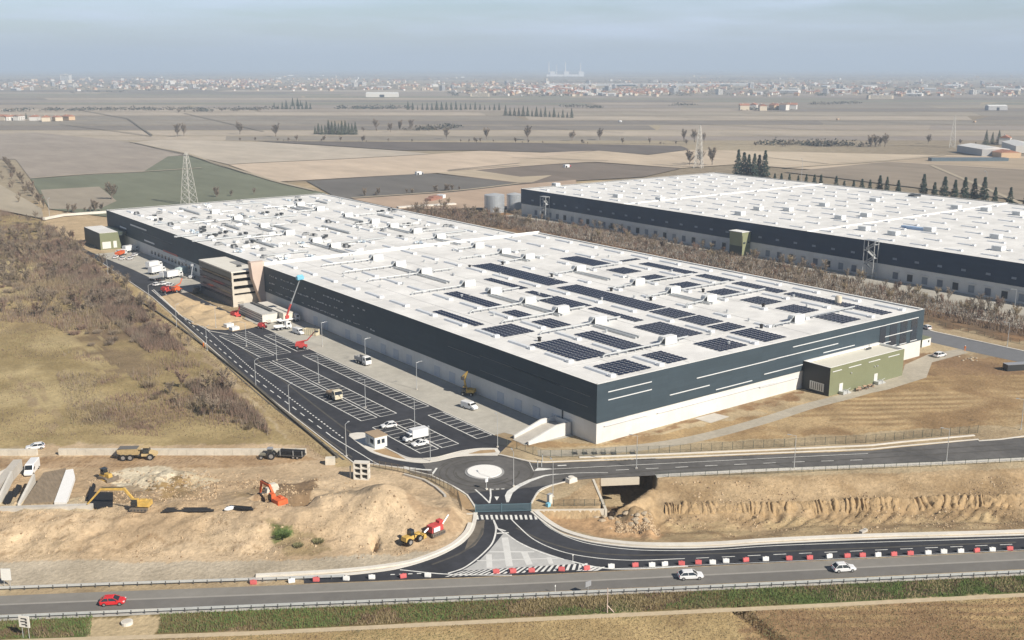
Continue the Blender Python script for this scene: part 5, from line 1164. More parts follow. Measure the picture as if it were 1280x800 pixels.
# --- building site
l, r = at(150, 574, 198, 573, 0, True); dumper('yellow articulated dump truck in front of the concrete block wall', l, r, mat('paint_dumper', (.50, .38, .20), .65, .28, 1.2)).scale = (.9, .9, .88)
l, r = at(125, 597, 141, 603, 0, True); bulldozer('small yellow bulldozer pushing soil with a grey blade', l, r, P_YEL)
l, r = at(184, 637, 168, 637, 0, True); excavator('yellow excavator with its long arm stretched over the pit', l, r, P_YEL, .84, ((1.0, 1.7), (3.6, 5.2), (9.4, 5.0)), ((9.4, 5.0), (13.2, .9)))
l, r = at(358, 633, 336, 633, 0, True); excavator('orange excavator dug into the dark trench', l, r, P_ORG, .92, ((1.0, 1.7), (3.0, 4.0), (6.6, 4.0)), ((6.6, 4.0), (7.4, .9)))
l, r = at(506, 683, 523, 673, .1, True)
rl = empty('wheel_loader', l, r, 'yellow machine with open frame parked at the foot of the earth bank', 'loader')
MB().box((-1.0, 0, 1.2), (2.2, 1.5, .8), top=(.9, .9)).box((1.2, 0, 1.1), (1.4, .9, .6)).build('body', P_YEL, rl); MB().box((-.2, 0, 2.1), (1.0, 1.2, 1.2), top=(.85, .85)).build('cab', GLASS, rl); MB().box((2.6, 0, .6), (.8, 2.2, .8), top=(.6, 1)).build('bucket', P_YEL, rl)
m = MB()
for y in (-.6, .6): m.tube((.6, y, 1.7), (2.4, y, .7), .13, .13, 5)
m.build('lift_arm', P_YEL, rl)
for x in (-1.2, 1.3):
    for y in (-.9, .9): wheel(rl, x, y, .65, .45)
l, r = at(535, 672, 554, 664, .1, True)
dr = empty('drilling_rig', l, r, 'red tracked machine with pale guards parked beside the curving kerb', 'machine')
for y in (-.9, .9): track(dr, y, 3.4, .5, .8)
MB().box((-.2, 0, 1.5), (3.0, 1.9, 1.2), top=(.9, .9)).box((1.2, .2, 2.3), (1.0, 1.1, .6)).build('body', P_REDM, dr); MB().tube((1.4, 0, 1.2), (3.4, 0, 3.0), .18).tube((-1.4, .4, 1.6), (-2.6, .4, 1.0), .2).build('mast', METAL, dr); MB().box((-.6, -1.1, 1.5), (1.6, .12, .9)).build('guard', P_WHITE, dr)
l, r = at(345, 573, 326, 573, .02, True); tractor('dusty tractor pulling a trailer of black pipes', l, r, mat('paint_dusty', (.2, .19, .15), .7))
l, r = at(383, 573, 348, 571, .02, True)
tl = empty('pipe_trailer', l, r, 'long trailer loaded with black pipes behind the tractor', 'trailer')
MB().box((0, 0, .75), (6.2, 2.0, .25)).tube((3.1, 0, .75), (4.3, 0, .6), .1).build('chassis', STEEL, tl)
m = MB()
for k in range(5):
    for j in range(3): m.cyl((0, -.7 + k * .35, 1.05 + j * .33), .16, 5.8, 8, axis='x')
m.build('pipe', BLACKM, tl); m = MB()
for x in (-2.8, -.6, 2.6):
    for y in (-1, 1): m.box((x, y, 1.4), (.12, .1, 1.4))
m.build('stake', METAL, tl)
for x in (-1.6, -.6):
    for y in (-.95, .95): wheel(tl, x, y, .4, .28)
l, r = at(34, 598, 46, 583, .02, True); van('delivery_van', 'white van parked on the earth beside the concrete channel on the left', P_WHITE, l, r + PI, 6.2, 2.0, 2.5)
# ================================================================ SITE MATERIALS
BLK = mat('concrete_block', (.58, .54, .46), .9, .1, .6, var2=.1, scale2=.15)
def blockwall(a, b, n, label, h=1.5):
    A_, B_ = Vector((*G(*a), 0)), Vector((*G(*b), 0)); d = B_ - A_; t = empty('block_wall', A_, math.atan2(d.y, d.x), label, 'wall'); L = d.length
    for k in range(n): MB().box((L * (k + .5) / n, 0, h / 2 - .05), (L / n - .05, .8, h + .1 + rw.uniform(-.03, .03)), rw.uniform(-.012, .012)).build('block', BLK, t)
    return t
blockwall((-60, 569), (47, 569), 9, 'short row of big concrete blocks at the left frame edge'); blockwall((74, 568.5), (383, 568.5), 27, 'long row of big concrete blocks behind the dump truck')
x, y, z = GH(413, 580); b = tag(MB().box((0, 0, .8), (2.2, 1.5, 1.6)).build('concrete_block', BLK), 'single pale concrete block on the earth near the openwork frame', 'block'); b.location = (x, y, z); b.rotation_euler = (0, 0, -.55)
x, y, z = GH(452.5, 598.5); fr = empty('openwork_block', (x, y, z), -YAW - .12 + .0, 'white openwork concrete frame with six dark openings at the road corner', 'concrete frame')
m = MB()
for xx in (-1.6, 0, 1.6): m.box((xx, 0, 2.0), (.3, 1.5, 4.0))
for zz in (.1, 1.4, 2.7, 3.95): m.box((0, 0, zz), (3.5, 1.52, .28))
m.build('frame', CONCL, fr); MB().box((0, .6, 2.0), (3.3, .2, 3.9)).build('back_panel', DARKM, fr); MB().box((-2.7, .2, 1.4), (.25, .3, 2.9)).build('side_post', CONCL, fr)
# concrete channel walls at the far left
def cwall(a, b, w, h, label, m_=None, zoff=0.0):
    A_, B_ = Vector(GH(*a)), Vector(GH(*b)); d = B_ - A_; t = tag(MB().box((d.length / 2, 0, h / 2 - .6), (d.length, w, h + 1.2)).build('channel_wall', m_ or CONC), label, 'wall'); t.location = (A_.x, A_.y, A_.z + zoff); t.rotation_euler = (0, 0, math.atan2(d.y, d.x)); return t
cwall((-22, 634), (24, 594), 1.8, 1.2, 'thick concrete channel wall at the left frame edge'); cwall((-8, 640), (16, 610), .5, .9, 'thin concrete channel wall next to the thick one', CONCL); cwall((24, 634), (44, 612), .5, .8, 'low pale concrete kerb beside the black grid sheets', CONCL); cwall((-30, 612), (10, 590), .6, 1.0, 'outermost concrete wall at the left frame edge', CONCL)
cwall((0, 637), (116, 637), 1.2, .5, 'low concrete slab edge at the pit front', CONC)
x, y, z = GH(18, 622)
def flat(name, label, cat, pts, m_, h=.12, n=1):
    Q = [GH(*p) for p in pts]; c = Vector(Q[0]); z0 = max(q[2] for q in Q); t = MB().prism([(q[0] - c.x, q[1] - c.y) for q in Q], -.5, h).build(name, m_); t.location = (c.x, c.y, z0); return tag(t, label, cat)
flat('mesh_mat', 'black mesh mat lying upper of the two on the left site', 'mat', [(14, 621), (22, 613), (28, 614), (20, 622)], BLACKM); flat('mesh_mat', 'black mesh mat lying lower of the two on the left site', 'mat', [(4, 630), (12, 622), (19, 623), (11, 631)], BLACKM)
flat('geotextile', 'white sheet of fabric laid over the soil beside the channel', 'sheet', [(68, 631), (84, 603), (93, 602), (95, 608), (83, 630)], mat('geotextile_white', (.78, .78, .77), .9, .05, 1), .35)
flat('earth_heap', 'ridged grey brown soil bed between channel wall and white sheet', 'soil bed', [(28, 632), (56, 606), (84, 601), (68, 630)], mat('soil_ridge', tuple(S(150, 132, 108)), .95, .25, 1.2, bump=1.0, stretch=(1.4, .3, 1)), .3)
flat('black_sheet', 'black plastic sheeting in the pit under the yellow excavator arm', 'sheet', [(110, 628), (112, 622), (142, 624), (141, 634), (122, 637)], BLACKM, .15); flat('black_sheet', 'thin black strip of sheeting above the yellow excavator bucket', 'sheet', [(108, 624), (117, 611), (120, 612), (113, 625)], BLACKM, .15)
def pipes(label, a, b, n, r=.28):
    A_, B_ = Vector(GH(*a)), Vector(GH(*b)); d = B_ - A_; t = empty('pipe_stack', A_, math.atan2(d.y, d.x), label, 'pipes')
    for k in range(n): MB().tube((k * .3, (k - n / 2) * r * 2.1, r), (d.length - k * .7, (k - n / 2) * r * 2.1, r + d.z), r, r, 10).build('pipe', BLACKM, t)
pipes('bundle of long black pipes on the crest of the bank', (204, 638.5), (268, 637.5), 3); pipes('short black pipes beside the orange excavator', (286, 634), (318, 637), 2)
x, y, z = GH(287, 638); b = MB(); b.loft([[(xx, .5 * s_ * math.cos(a), .45 + .45 * s_ * math.sin(a)) for a in np.linspace(0, 2 * PI, 8, endpoint=False)] for xx, s_ in ((-1.1, .3), (-.6, .95), (.4, 1), (1.1, .4))]); b = tag(b.build('big_bag', P_WHITE), 'white filled bag lying beside the black pipes', 'bag'); b.location = (x, y, z)
for u_, v_, lab in ((337, 617, 'beige rubble lump upper beside the orange excavator'), (341, 612, 'smaller beige rubble lump above the orange excavator')):
    x, y, z = GH(u_, v_); b = MB(); b.box((0, 0, .7), (2.2, 1.6, 1.4), top=(.6, .7)).box((.9, .5, .4), (1.2, 1.0, .9), .5, top=(.6, .6)); b = tag(b.build('rubble', BLK), lab, 'rubble'); b.location = (x, y, z)
# rocks on the pale heap and along the basin edge
rkm = []
for k in range(4):
    m = MB(); rr = random.Random(40 + k); m.loft([[(math.cos(a) * s_ * rr.uniform(.75, 1.2), math.sin(a) * s_ * rr.uniform(.75, 1.2), zz) for a in np.linspace(0, 2 * PI, 7, endpoint=False)] for zz, s_ in ((-.3, .8), (.15, 1), (.5, .75), (.7, .3))]); rkm.append(m.mesh('boulder', [mat('boulder', (.40, .33, .24), .95, .2, 1.2)]))
def rocks(n, uu, vv, s0, s1, label, grp):
    for k in range(n):
        u_, v_ = rw.uniform(*uu), rw.uniform(*vv); x, y, z = GH(u_, v_); o = bpy.data.objects.new('boulder', rkm[k % 4]); COL.objects.link(o); s_ = rw.uniform(s0, s1); o.scale = (s_, s_ * .8, s_ * .7); o.location = (x, y, z); o.rotation_euler = (0, 0, rw.uniform(0, 6)); tag(o, label, 'boulder', grp)
rocks(70, (140, 265), (588, 612), .25, .75, 'pale boulder on the rubble heap near the bulldozer', 'boulders of the pale rubble heap'); rocks(34, (745, 815), (640, 662), .3, .9, 'lump of soil at the rim of the dark trench', 'soil lumps by the trench')
rocks(16, (236, 300), (372, 396), .3, .8, 'stone on the sand heap before the office block', 'stones on the sand heap'); rocks(14, (1190, 1222), (446, 452), .3, .7, 'pale stone beside the gravel by the white pickup', 'stones near the pickup')
for u_, v_, lab in ((286, 409, 'upper pallet of white blocks at the top of the car park'), (293, 413, 'lower pallet of white blocks at the top of the car park')):
    x, y, z = GH(u_, v_); t = empty('block_pallet', (x, y, .06), .2, lab, 'pallet'); MB().box((0, 0, .1), (3.2, 2.4, .2)).build('pallet', MATS['timber'], t)
    m = MB()
    for i in range(3):
        for j in range(2): m.box((-1 + i, -.55 + j * 1.1, .75), (.92, 1.0, 1.1))
    m.build('stack', UNITW, t)
# clods and stones strewn over the churned earth
def clods(polys, n, seed):
    rr = np.random.RandomState(seed); m = MB()
    for poly in polys:
        W = GP(poly); xs = [p[0] for p in W]; ys = [p[1] for p in W]; X_ = rr.uniform(min(xs), max(xs), n * 10); Y_ = rr.uniform(min(ys), max(ys), n * 10)
        ok = inpoly(X_, Y_, W) & (fbm(X_, Y_, 7, 3) + rr.uniform(-.1, .1, X_.shape) > .5); X_, Y_ = X_[ok][:n], Y_[ok][:n]; H_ = hgt(X_, Y_)
        for x, y, z in zip(X_, Y_, H_):
            s_ = .08 + .30 * rr.rand() ** 3; a = rr.uniform(0, 6.28); i = len(m.v); mi = int(rr.randint(0, 3))
            for k in range(4): t = a + k * PI / 2; m.v.append((x + math.cos(t) * s_ * rr.uniform(.7, 1.3), y + math.sin(t) * s_ * rr.uniform(.7, 1.3), z - .05))
            m.v.append((x, y, z + s_ * rr.uniform(.6, 1.2)))
            for k in range(4): m.f.append((i + k, i + (k + 1) % 4, i + 4)); m.m.append(mi)
    return struct(m.build('clods', [mat('clod_dark', tuple(S(150, 124, 94)), .95, .15, 1), mat('clod_mid', tuple(S(190, 162, 126)), .95, .15, 1), mat('clod_pale', tuple(S(202, 177, 142)), .95, .15, 1)]), 'stuff')
clods([[(-40, 585), (420, 592), (560, 640), (560, 690), (420, 700), (-40, 706)], [(100, 600), (400, 600), (400, 645), (100, 645)], [(825, 602), (1290, 592), (1290, 655), (840, 668)], [(770, 640), (825, 636), (825, 660), (770, 660)]], 1900, 14)
# pallets and junk beside the green annex
for k, (x, c) in enumerate(((88.5, 0), (90.2, 1), (92.5, 2), (94, 1), (95.6, 0))):
    m = MB()
    for j in range(5): m.box((rw.uniform(-.5, .5), rw.uniform(-.5, .5), .3 + j * .12), (rw.uniform(.5, 1.1), rw.uniform(.4, .9), .3), rw.uniform(0, 3), mi=j % 2)
    t = tag(m.build('material_stack', [mat('junk_a', (.5, .35, .24), .8), mat('junk_b', (.1, .09, .08), .8)]), 'untidy pile of cartons and scrap along the green annex wall', 'materials', 'piles along the annex'); t.location = (x, -11.2 + .25 * (k % 2), .02)
x, y = G(1262, 462); cn = empty('dark_container', (x, y, 0), 0, 'long dark container on the earth at the right frame edge', 'container'); MB().box((4, -.5, 1.0), (12, 2.4, 2.0)).build('body', P_DARK, cn); MB().box((4, -.5, 2.03), (12.1, 2.5, .1)).build('roof', P_GREY, cn); cn.rotation_euler = (0, 0, -.45)
# ================================================================ STREET FURNITURE
def lamp(h=8.0, arm_=1.3):
    t = empty('street_lamp', (0, 0, 0), 0, 'x', 'street lamp')
    MB().tube((0, 0, 0), (0, 0, h), .1, .06, 6).build('pole', METAL, t); MB().box((0, 0, .15), (.45, .45, .3)).build('base', CONC, t)
    MB().tube((0, 0, h), (arm_, 0, h + .15), .05, .04, 5).build('arm', METAL, t); MB().box((arm_ + .3, 0, h + .16), (.75, .28, .12)).build('lamp_head', METAL, t); return t
L0 = lamp(); first = True
LG = [('slender grey lamp post beside the long left road', 'lamp posts of the left road', [(362, 517.6), (433, 570.5), (187, 382), (221, 409), (259, 438.5), (135, 343), (320, 485 - 1)], 0.6),
      ('grey lamp post rising between the bays of the car park', 'lamp posts of the car park', [(398.6, 479), (457, 510), (518.5, 535.7), (346, 450.6), (308, 433), (270, 410)], 2.2),
      ('grey lamp post near the roundabout', 'lamp posts by the roundabout', [(538, 577), (622, 559), (642, 608), (691, 621)], 1.2),
      ('grey lamp post along the upper road', 'lamp posts of the upper road', [(795.5, 586), (992.5, 586), (1183, 577)], 2.2),
      ('lone lamp post on the earth near the right frame edge', 'lamp posts on the right earth', [(1276, 537), (1259, 433), (1268, 388)], 2.2),
      ('tall thin lamp post on the concrete yard below the shaded wall', 'lamp posts of the yard', [(457, 455), (403, 433), (521, 487)], 0.0)]
for lab, grp, pts, rz in LG:
    for u_, v_ in pts:
        x, y = G(u_, v_); o = L0 if first else dup(L0); first = False
        o.location = (x, y, 0); o.rotation_euler = (0, 0, rz); o['label'] = lab; o['group'] = grp
for u_, v_, h in ((62, 271, 11), (1001, 236, 22), (1229, 262, 24), (1205, 262, 17)):
    x, y = G(u_, v_); o = dup(L0, (x, y, 0), 1.0, 'tall mast light in the distance behind the warehouses', 'distant mast lights'); o.scale = (1.6, 1.6, h / 8)
# fences
FW = mat('fence_green', (.09, .11, .09), .6, .1, 1); FWB = mat('fence_brown', (.16, .13, .09), .7, .1, 1)
def fence(pts, label, h=1.8, pitch=2.5, m_=None, z=0.0, px=True, wires=6):
    P = [Vector(p) for p in (GP(pts) if px else pts)]; m_ = m_ or FW; t = empty('mesh_fence', (P[0].x, P[0].y, z), 0, label, 'fence'); o = Vector((P[0].x, P[0].y))
    tot = sum((b - a).length for a, b in zip(P, P[1:])); n = min(95, int(tot / pitch)); st = tot / n
    q = []; k = 0; acc = 0
    for a, b in zip(P, P[1:]):
        L = (b - a).length
        while k * st <= acc + L + 1e-6: q.append(a.lerp(b, (k * st - acc) / L)); k += 1
        acc += L
    pm0 = MB().box((0, 0, h / 2), (.09, .09, h)).mesh('post', m_)
    for p in q: c = bpy.data.objects.new('post', pm0); COL.objects.link(c); c.parent = t; c.location = (p.x - o.x, p.y - o.y, 0)
    m = MB()
    for a, b in zip(q, q[1:]):
        a3, b3 = a - o, b - o
        for i in range(wires + 1): zz = .1 + (h - .15) * i / wires; m.tube((a3.x, a3.y, zz), (b3.x, b3.y, zz), .016 if 0 < i < wires else .03, n=3, caps=False)
        for i in range(1, 8): c = a3.lerp(b3, i / 8); m.tube((c.x, c.y, .1), (c.x, c.y, h - .05), .012, n=3, caps=False)
    m.build('mesh_panel', m_, t); return t
fence([(467, 584), (500, 590), (537, 599), (560, 612), (572, 622), (577, 641)], 'brownish mesh fence along the road bend above the earth bank', 1.8, 1.6, FWB)
fence([(622, 557), (650, 562), (681, 573), (720, 571), (790, 568), (820, 567.3), (950, 560), (1089, 553), (1130, 549), (1222, 541)], 'dark mesh fence between the upper road and the earth by the warehouse', 2.0, 2.6)
fence([(820, 597), (950, 592.5), (1182, 582), (1282, 577), (1400, 570)], 'thin dark fence on the verge above the excavated basin', 1.3, 2.8)
fence([(692, 633), (720, 632.5), (756, 632)], 'short mesh fence on the little grassed terrace by the gate', 1.5, 2.0)
fence([(1160, 401), (1180, 408), (1230, 420), (1320, 440)], 'dark fence along the far side of the back road', 1.5, 3.0)
# precast edging wall along the scrub road
t = empty('edge_wall', (0, 0, 0), 0, 'long low concrete edging along the left road embankment', 'wall'); P = curve(GP([(150, 362), (210, 400), (290, 460), (360, 520), (410, 562), (422, 573)]), 6)
m = MB(); m.ribbon(P, .5, 0, h=.6); m.build('coping', mat('edging_dark', (.12, .11, .09), .9), t)
# gate
ga, gb = Vector((*G(594.5, 641.2), 0)), Vector((*G(663.5, 639.2), 0)); d = gb - ga
gt_ = empty('sliding_gate', ga, math.atan2(d.y, d.x), 'blue green sliding gate across the entrance road above the zebra crossing', 'gate'); GM = mat('gate_teal', (.10, .16, .19), .5, .08, 1)
m = MB(); L = d.length
for z in (.25, 1.75): m.box((L / 2, 0, z), (L, .1, .14))
m.build('gate_frame', GM, gt_); m = MB()
for k in range(int(L / .16)): m.box((.08 + k * .16, 0, 1.0), (.085, .05, 1.45))
m.build('bar', GM, gt_)
for x in (0, L * .47, L): MB().box((x, 0, 1.0), (.22, .24, 2.0)).build('gate_post', GM, gt_)
# retaining walls of the entrance bridge
def rwall(a, b, z0, z1, w, label, m_=None):
    A_, B_ = Vector((*G(*a), 0)), Vector((*G(*b), 0)); d = B_ - A_
    t = tag(MB().box((d.length / 2, 0, (z0 + z1) / 2), (d.length, w, z1 - z0)).build('retaining_wall', m_ or CONCW), label, 'wall'); t.location = A_; t.rotation_euler = (0, 0, math.atan2(d.y, d.x)); return t
CW = mat('concrete_wall_light', (.62, .57, .48), .9, .08, .4)
rwall((663, 638), (758, 637), -3, .12, .6, 'pale retaining wall facing the highway right of the gate', CW); rwall((560, 643.5), (594, 642.5), -2.5, .12, .6, 'short pale retaining wall left of the gate', CW)
rwall((757.5, 638), (741.5, 599.5), -7, .14, .5, 'slanting retaining wall at the edge of the dark trench', CW); rwall((742, 598.6), (799, 596.2), -1.7, -.03, .6, 'pale abutment wall under the upper road above the dark trench', mat('concrete_warm', (.60, .54, .44), .9, .08, .4))
P = GP([(505, 594), (530, 601), (545, 610), (556, 620), (561, 643)]); t = empty('retaining_wall', (0, 0, 0), 0, 'curved retaining wall below the brownish fence at the entrance', 'wall'); m = MB(); m.ribbon(P, .5, -2.0, h=2.4); m.build('wall', CONC, t)
t = tag(MB().sheet(GP([(562, 609), (575, 615), (588, 626), (592, 639), (562, 641)]), .03).build('planting_bed', ISL), 'bare earth bed between the curved wall and road kerb', 'bed'); t['kind'] = 'structure'
x, y = G(714, 602); t = tag(MB().box((0, 0, .45), (2.4, 1.6, .9), top=(.9, .9)).cyl((0, 0, 1.0), .7, .4, 12).build('concrete_chamber', CONCL), 'white concrete chamber at the kerb of the terrace', 'chamber'); t.location = (x, y, 0)
x, y = G(687, 630); cb = empty('control_cabinet', (x, y, 0), .2, 'pale upright cabinet beside a blue box right of the gate', 'cabinet'); MB().box((0, 0, 1.1), (1.0, .7, 2.2)).build('body', CONCL, cb); MB().box((0, 0, 2.25), (1.1, .8, .1)).build('roof', METAL, cb); MB().box((-1.2, -.6, .4), (.9, .7, .8)).build('side_box', P_BLUE, cb)
x, y = G(608, 612); tl_ = empty('traffic_island_post', (x, y, 0), 0, 'pale signal post in the splitter island before the roundabout', 'signal post'); MB().tube((0, 0, 0), (0, 0, 2.6), .08).build('pole', METAL, tl_); MB().box((0, 0, 2.2), (.7, .3, .8)).build('sign_panel', P_WHITE, tl_); MB().box((0, 0, .15), (.5, .5, .3)).build('base', CONCL, tl_)
def bollard(u_, v_, lab, h=1.1):
    x, y = G(u_, v_); t = empty('bollard', (x, y, 0), 0, lab, 'bollard', 'bollards at the road splitter'); MB().tube((0, 0, 0), (0, 0, h), .11, .1, 8).build('post', METAL, t); MB().cyl((0, 0, h), .13, .08, 8).build('cap', P_DARK, t)
for u_, v_ in ((672, 584), (677, 583.5), (678, 576)): bollard(u_, v_, 'short bollard at the upper road splitter by the roundabout', 1.6)
# cycle racks on the gravel
bm_ = MB()
for yy in (-.5, .1, .7): bm_.path([(-.5, yy, 0), (-.5, yy, .7), (.5, yy, .7), (.5, yy, 0)], .03, 5)
bm_.box((0, .1, .03), (1.2, 1.6, .06)); bm_ = bm_.mesh('bicycle_rack', STEEL)
for u_ in (718.5, 731, 743, 754.5, 767, 791):
    x, y = G(u_, 567); o = bpy.data.objects.new('bicycle_rack', bm_); COL.objects.link(o); o.location = (x, y, .03); o.rotation_euler = (0, 0, -.5); tag(o, 'small dark hoop rack in the row on the gravel path before the warehouse corner', 'rack', 'hoop racks on the gravel path')
# road barriers
BR = mat('barrier_red', (.58, .13, .13), .5, .05, 1); BW = mat('barrier_white', (.76, .76, .74), .5, .05, 1)
bmm = MB(); bmm.loft([[(x, -.28 * k, 0), (x, .28 * k, 0), (x, .24 * k, .35), (x, .12 * k, .85), (x, -.12 * k, .85), (x, -.24 * k, .35)] for x, k in ((-.62, .8), (-.55, 1), (.55, 1), (.62, .8))]); bmm.box((0, 0, .9), (.4, .14, .12)); bmm.box((.3, 0, .1), (.25, .58, .12)); bmm.box((-.3, 0, .1), (.25, .58, .12))
br_, bw_ = bmm.mesh('road_barrier', [BR]), bmm.mesh('road_barrier', [BW])
c8 = lambda x, y: (950 + x / 3.879, 594 + y / 3.879); c7 = lambda x, y: (640 + x / 3.879, 594 + y / 3.879); c6 = lambda x, y: (320 + x / 3.879, 594 + y / 3.879)
bl_ = [('r', c6(292, 514)), ('w', c6(173, 520)), ('r', c6(-12, 528)), ('w', c6(438, 508)), ('w', c6(562, 502)), ('r', c6(714, 497)), ('w', c6(833, 492)), ('r', c6(1165, 474)), ('r', c6(1242, 470)), ('r', c7(5, 473)), ('r', c7(95, 469)), ('r', c7(240, 463)), ('r', c7(362, 458)), ('w', c7(481, 449)),
       ('r', c7(597, 443)), ('w', c7(678, 442)), ('w', c7(740, 438)), ('r', c7(822, 435)), ('r', c7(903, 430)), ('w', c7(972, 429)), ('w', c7(1037, 423)), ('r', c7(1133, 418)), ('w', c7(1229, 414)),
       ('r', c8(140, 410)), ('r', c8(240, 407)), ('w', c8(335, 400)), ('r', c8(422, 398)), ('r', c8(496, 395)), ('w', c8(571, 393)), ('r', c8(648, 390)), ('r', c8(728, 386)), ('w', c8(814, 383)), ('w', c8(890, 377)), ('w', c8(972, 375)), ('r', c8(1050, 372)), ('w', c8(1125, 368)), ('r', c8(1210, 363)), ('w', c8(1300, 358))]
for c, (u_, v_) in bl_:
    x, y = G(u_, v_); o = bpy.data.objects.new('road_barrier', br_ if c == 'r' else bw_); COL.objects.link(o); o.location = (x, y, .04); o.rotation_euler = (0, 0, -YAW * 0 - .55 + rw.uniform(-.25, .25)); o.scale = (.95, 1.0, .85)
    lf_ = u_ < 560; mid = 560 <= u_ < 770
    tag(o, ('red' if c == 'r' else 'white') + (' plastic barrier where the slip road leaves towards the left' if lf_ else ' plastic barrier on the hatched band of the junction' if mid else ' plastic barrier in the line along the right slip road'), 'road barrier', ('red' if c == 'r' else 'white') + (' barriers at the left slip road' if lf_ else ' barriers on the hatched band' if mid else ' barriers along the right slip road'))
# guard rails
GR = mat('guardrail_steel', (.60, .62, .62), .45, .08, 1, metal=.3)
def guardrail(pts, label, pitch, n=98):
    P = curve(GP(pts), 6); t = empty('guard_rail', (P[0][0], P[0][1], 0), 0, label, 'guard rail'); o = Vector(P[0]); V = [Vector(p) for p in P]; L_ = sum((b - a).length for a, b in zip(V, V[1:])); n = min(n, int(L_ / pitch)); st = L_ / n; q = []; k = 0; acc = 0
    for a, b in zip(V, V[1:]):
        L = (b - a).length
        while k * st <= acc + L + 1e-6: q.append(a.lerp(b, (k * st - acc) / L)); k += 1
        acc += L
    m = MB(); q2 = [(p - o) for p in q]
    for a, b in zip(q2, q2[1:]):
        d = (b - a).normalized(); nn = Vector((-d.y, d.x)) * .06
        prof = [(.0, .40), (1, .5), (0, .62), (1, .74), (0, .86)]
        m.loft([[(p.x + nn.x * s_, p.y + nn.y * s_, z) for s_, z in prof] + [(p.x - nn.x, p.y - nn.y, z) for _, z in prof[::-1]] for p in (a, b)])
    m.build('rail', GR, t); pm0 = MB().box((0, 0, .38), (.14, .14, .76)).mesh('post', STEEL)
    for p in q2: c = bpy.data.objects.new('post', pm0); COL.objects.link(c); c.parent = t; c.location = (p.x + .12, p.y - .12, 0)
guardrail([(-60, 778), (0, 774.5), (330, 760.5), (650, 747), (970, 732.5), (1280, 717.5), (1345, 714)], 'long steel guard rail between the highway and the grass verge', 2.2); guardrail([(-60, 741), (0, 738.5), (150, 733), (330, 727), (430, 723.5)], 'steel guard rail on the far side of the highway at the left', 2.4)
b = MB(); b.ribbon(GP([(-420, 795), (0, 774.5), (330, 760.5), (650, 747), (970, 732.5), (1280, 717.5), (1700, 697)]), 1.0, .02); struct(b.build('verge', mat('verge_grey', (.42, .40, .36), .95, .15, .8)))
# signs
SGW = mat('sign_white', (.75, .74, .70), .6, .06, 1)
def sign(loc, rz, label, w=1.3, h=2.0, hp=1.6, marks=True, slant=0.0, legs=2):
    t = empty('road_sign', loc, rz, label, 'sign')
    MB().box((0, 0, hp + h / 2), (w, .08, h)).build('sign_panel', SGW, t); MB().box((0, .06, hp + h / 2), (w + .06, .03, h + .06)).build('sign_back', METAL, t)
    for x in ((-w * .3, w * .3) if legs == 2 else (0,)): MB().tube((x, .1, 0), (x, .1, hp + h * .9), .05).build('post', METAL, t)
    if marks:
        m = MB()
        for z, a in ((hp + h * .76, .5), (hp + h * .5, .62), (hp + h * .24, .45)): m.box((-.05, -.05, z), (w * a, .02, h * .1)); m.box((w * .2, -.05, z - h * .07), (w * .18, .02, h * .16))
        m.build('lettering', P_DARK, t)
    return t
x, y = G(32.5, 798); sign((x, y, 0), 1.05 - 1.9, 'white road sign with black marks beside the lower guard rail at the left', 1.9, 2.0, 2.0)
x, y = G(9, 733); sign((x, y, 0), 1.25 - 1.9, 'blank white board on legs at the left frame edge', 1.7, 2.2, 1.2, False)
x, y = G(759, 766); t = empty('marker_pole', (x, y, 0), 0, 'pale slim pole with a slanting brace on the grass verge', 'pole'); MB().tube((0, 0, 0), (0, 0, 4.6), .09, .08).build('pole', mat('pole_pink', (.6, .48, .42), .8), t); MB().tube((0, 0, 1.4), (1.0, -.6, 0), .07).build('brace', MATS['pole_pink'], t)
x, y = G(735, 743.5); t = empty('road_sign', (x, y, 0), 0, 'small sign panel seen from behind at the lower guard rail', 'sign'); MB().tube((0, 0, 0), (0, 0, 2.2), .05).build('post', METAL, t); MB().box((0, 0, 2.1), (1.3, .08, 1.0)).build('sign_panel', P_GREY, t)
for u_, v_, lab in ((694, 742, 'thin marker stake at the highway edge left of the slim pole'), (716, 703, 'small post at the tip of the painted island')):
    x, y = G(u_, v_); t = tag(MB().tube((0, 0, 0), (0, 0, 1.6), .05).box((0, 0, 1.5), (.2, .06, .3)).build('marker_stake', BW), lab, 'post'); t.location = (x, y, 0)
x, y = G(159, 780); t = empty('drain_cover', (x, y, 0), .3, 'round white concrete drain on the bare patch of verge', 'drain'); MB().cyl((0, 0, .25), .95, .5, 18).build('ring', CONCL, t); MB().cyl((0, 0, .53), .7, .06, 18).build('cover', CONC, t)
for u_, v_ in ((1156, 674.5),): pass
x, y, z = GH(1078, 667); t = tag(MB().box((0, 0, .2), (1.3, .8, .4)).box((.9, 0, .25), (.6, .7, .5)).build('drain_box', CONC), 'small concrete drain box at the foot of the bank above the slip road', 'drain'); t.location = (x, y, .1)
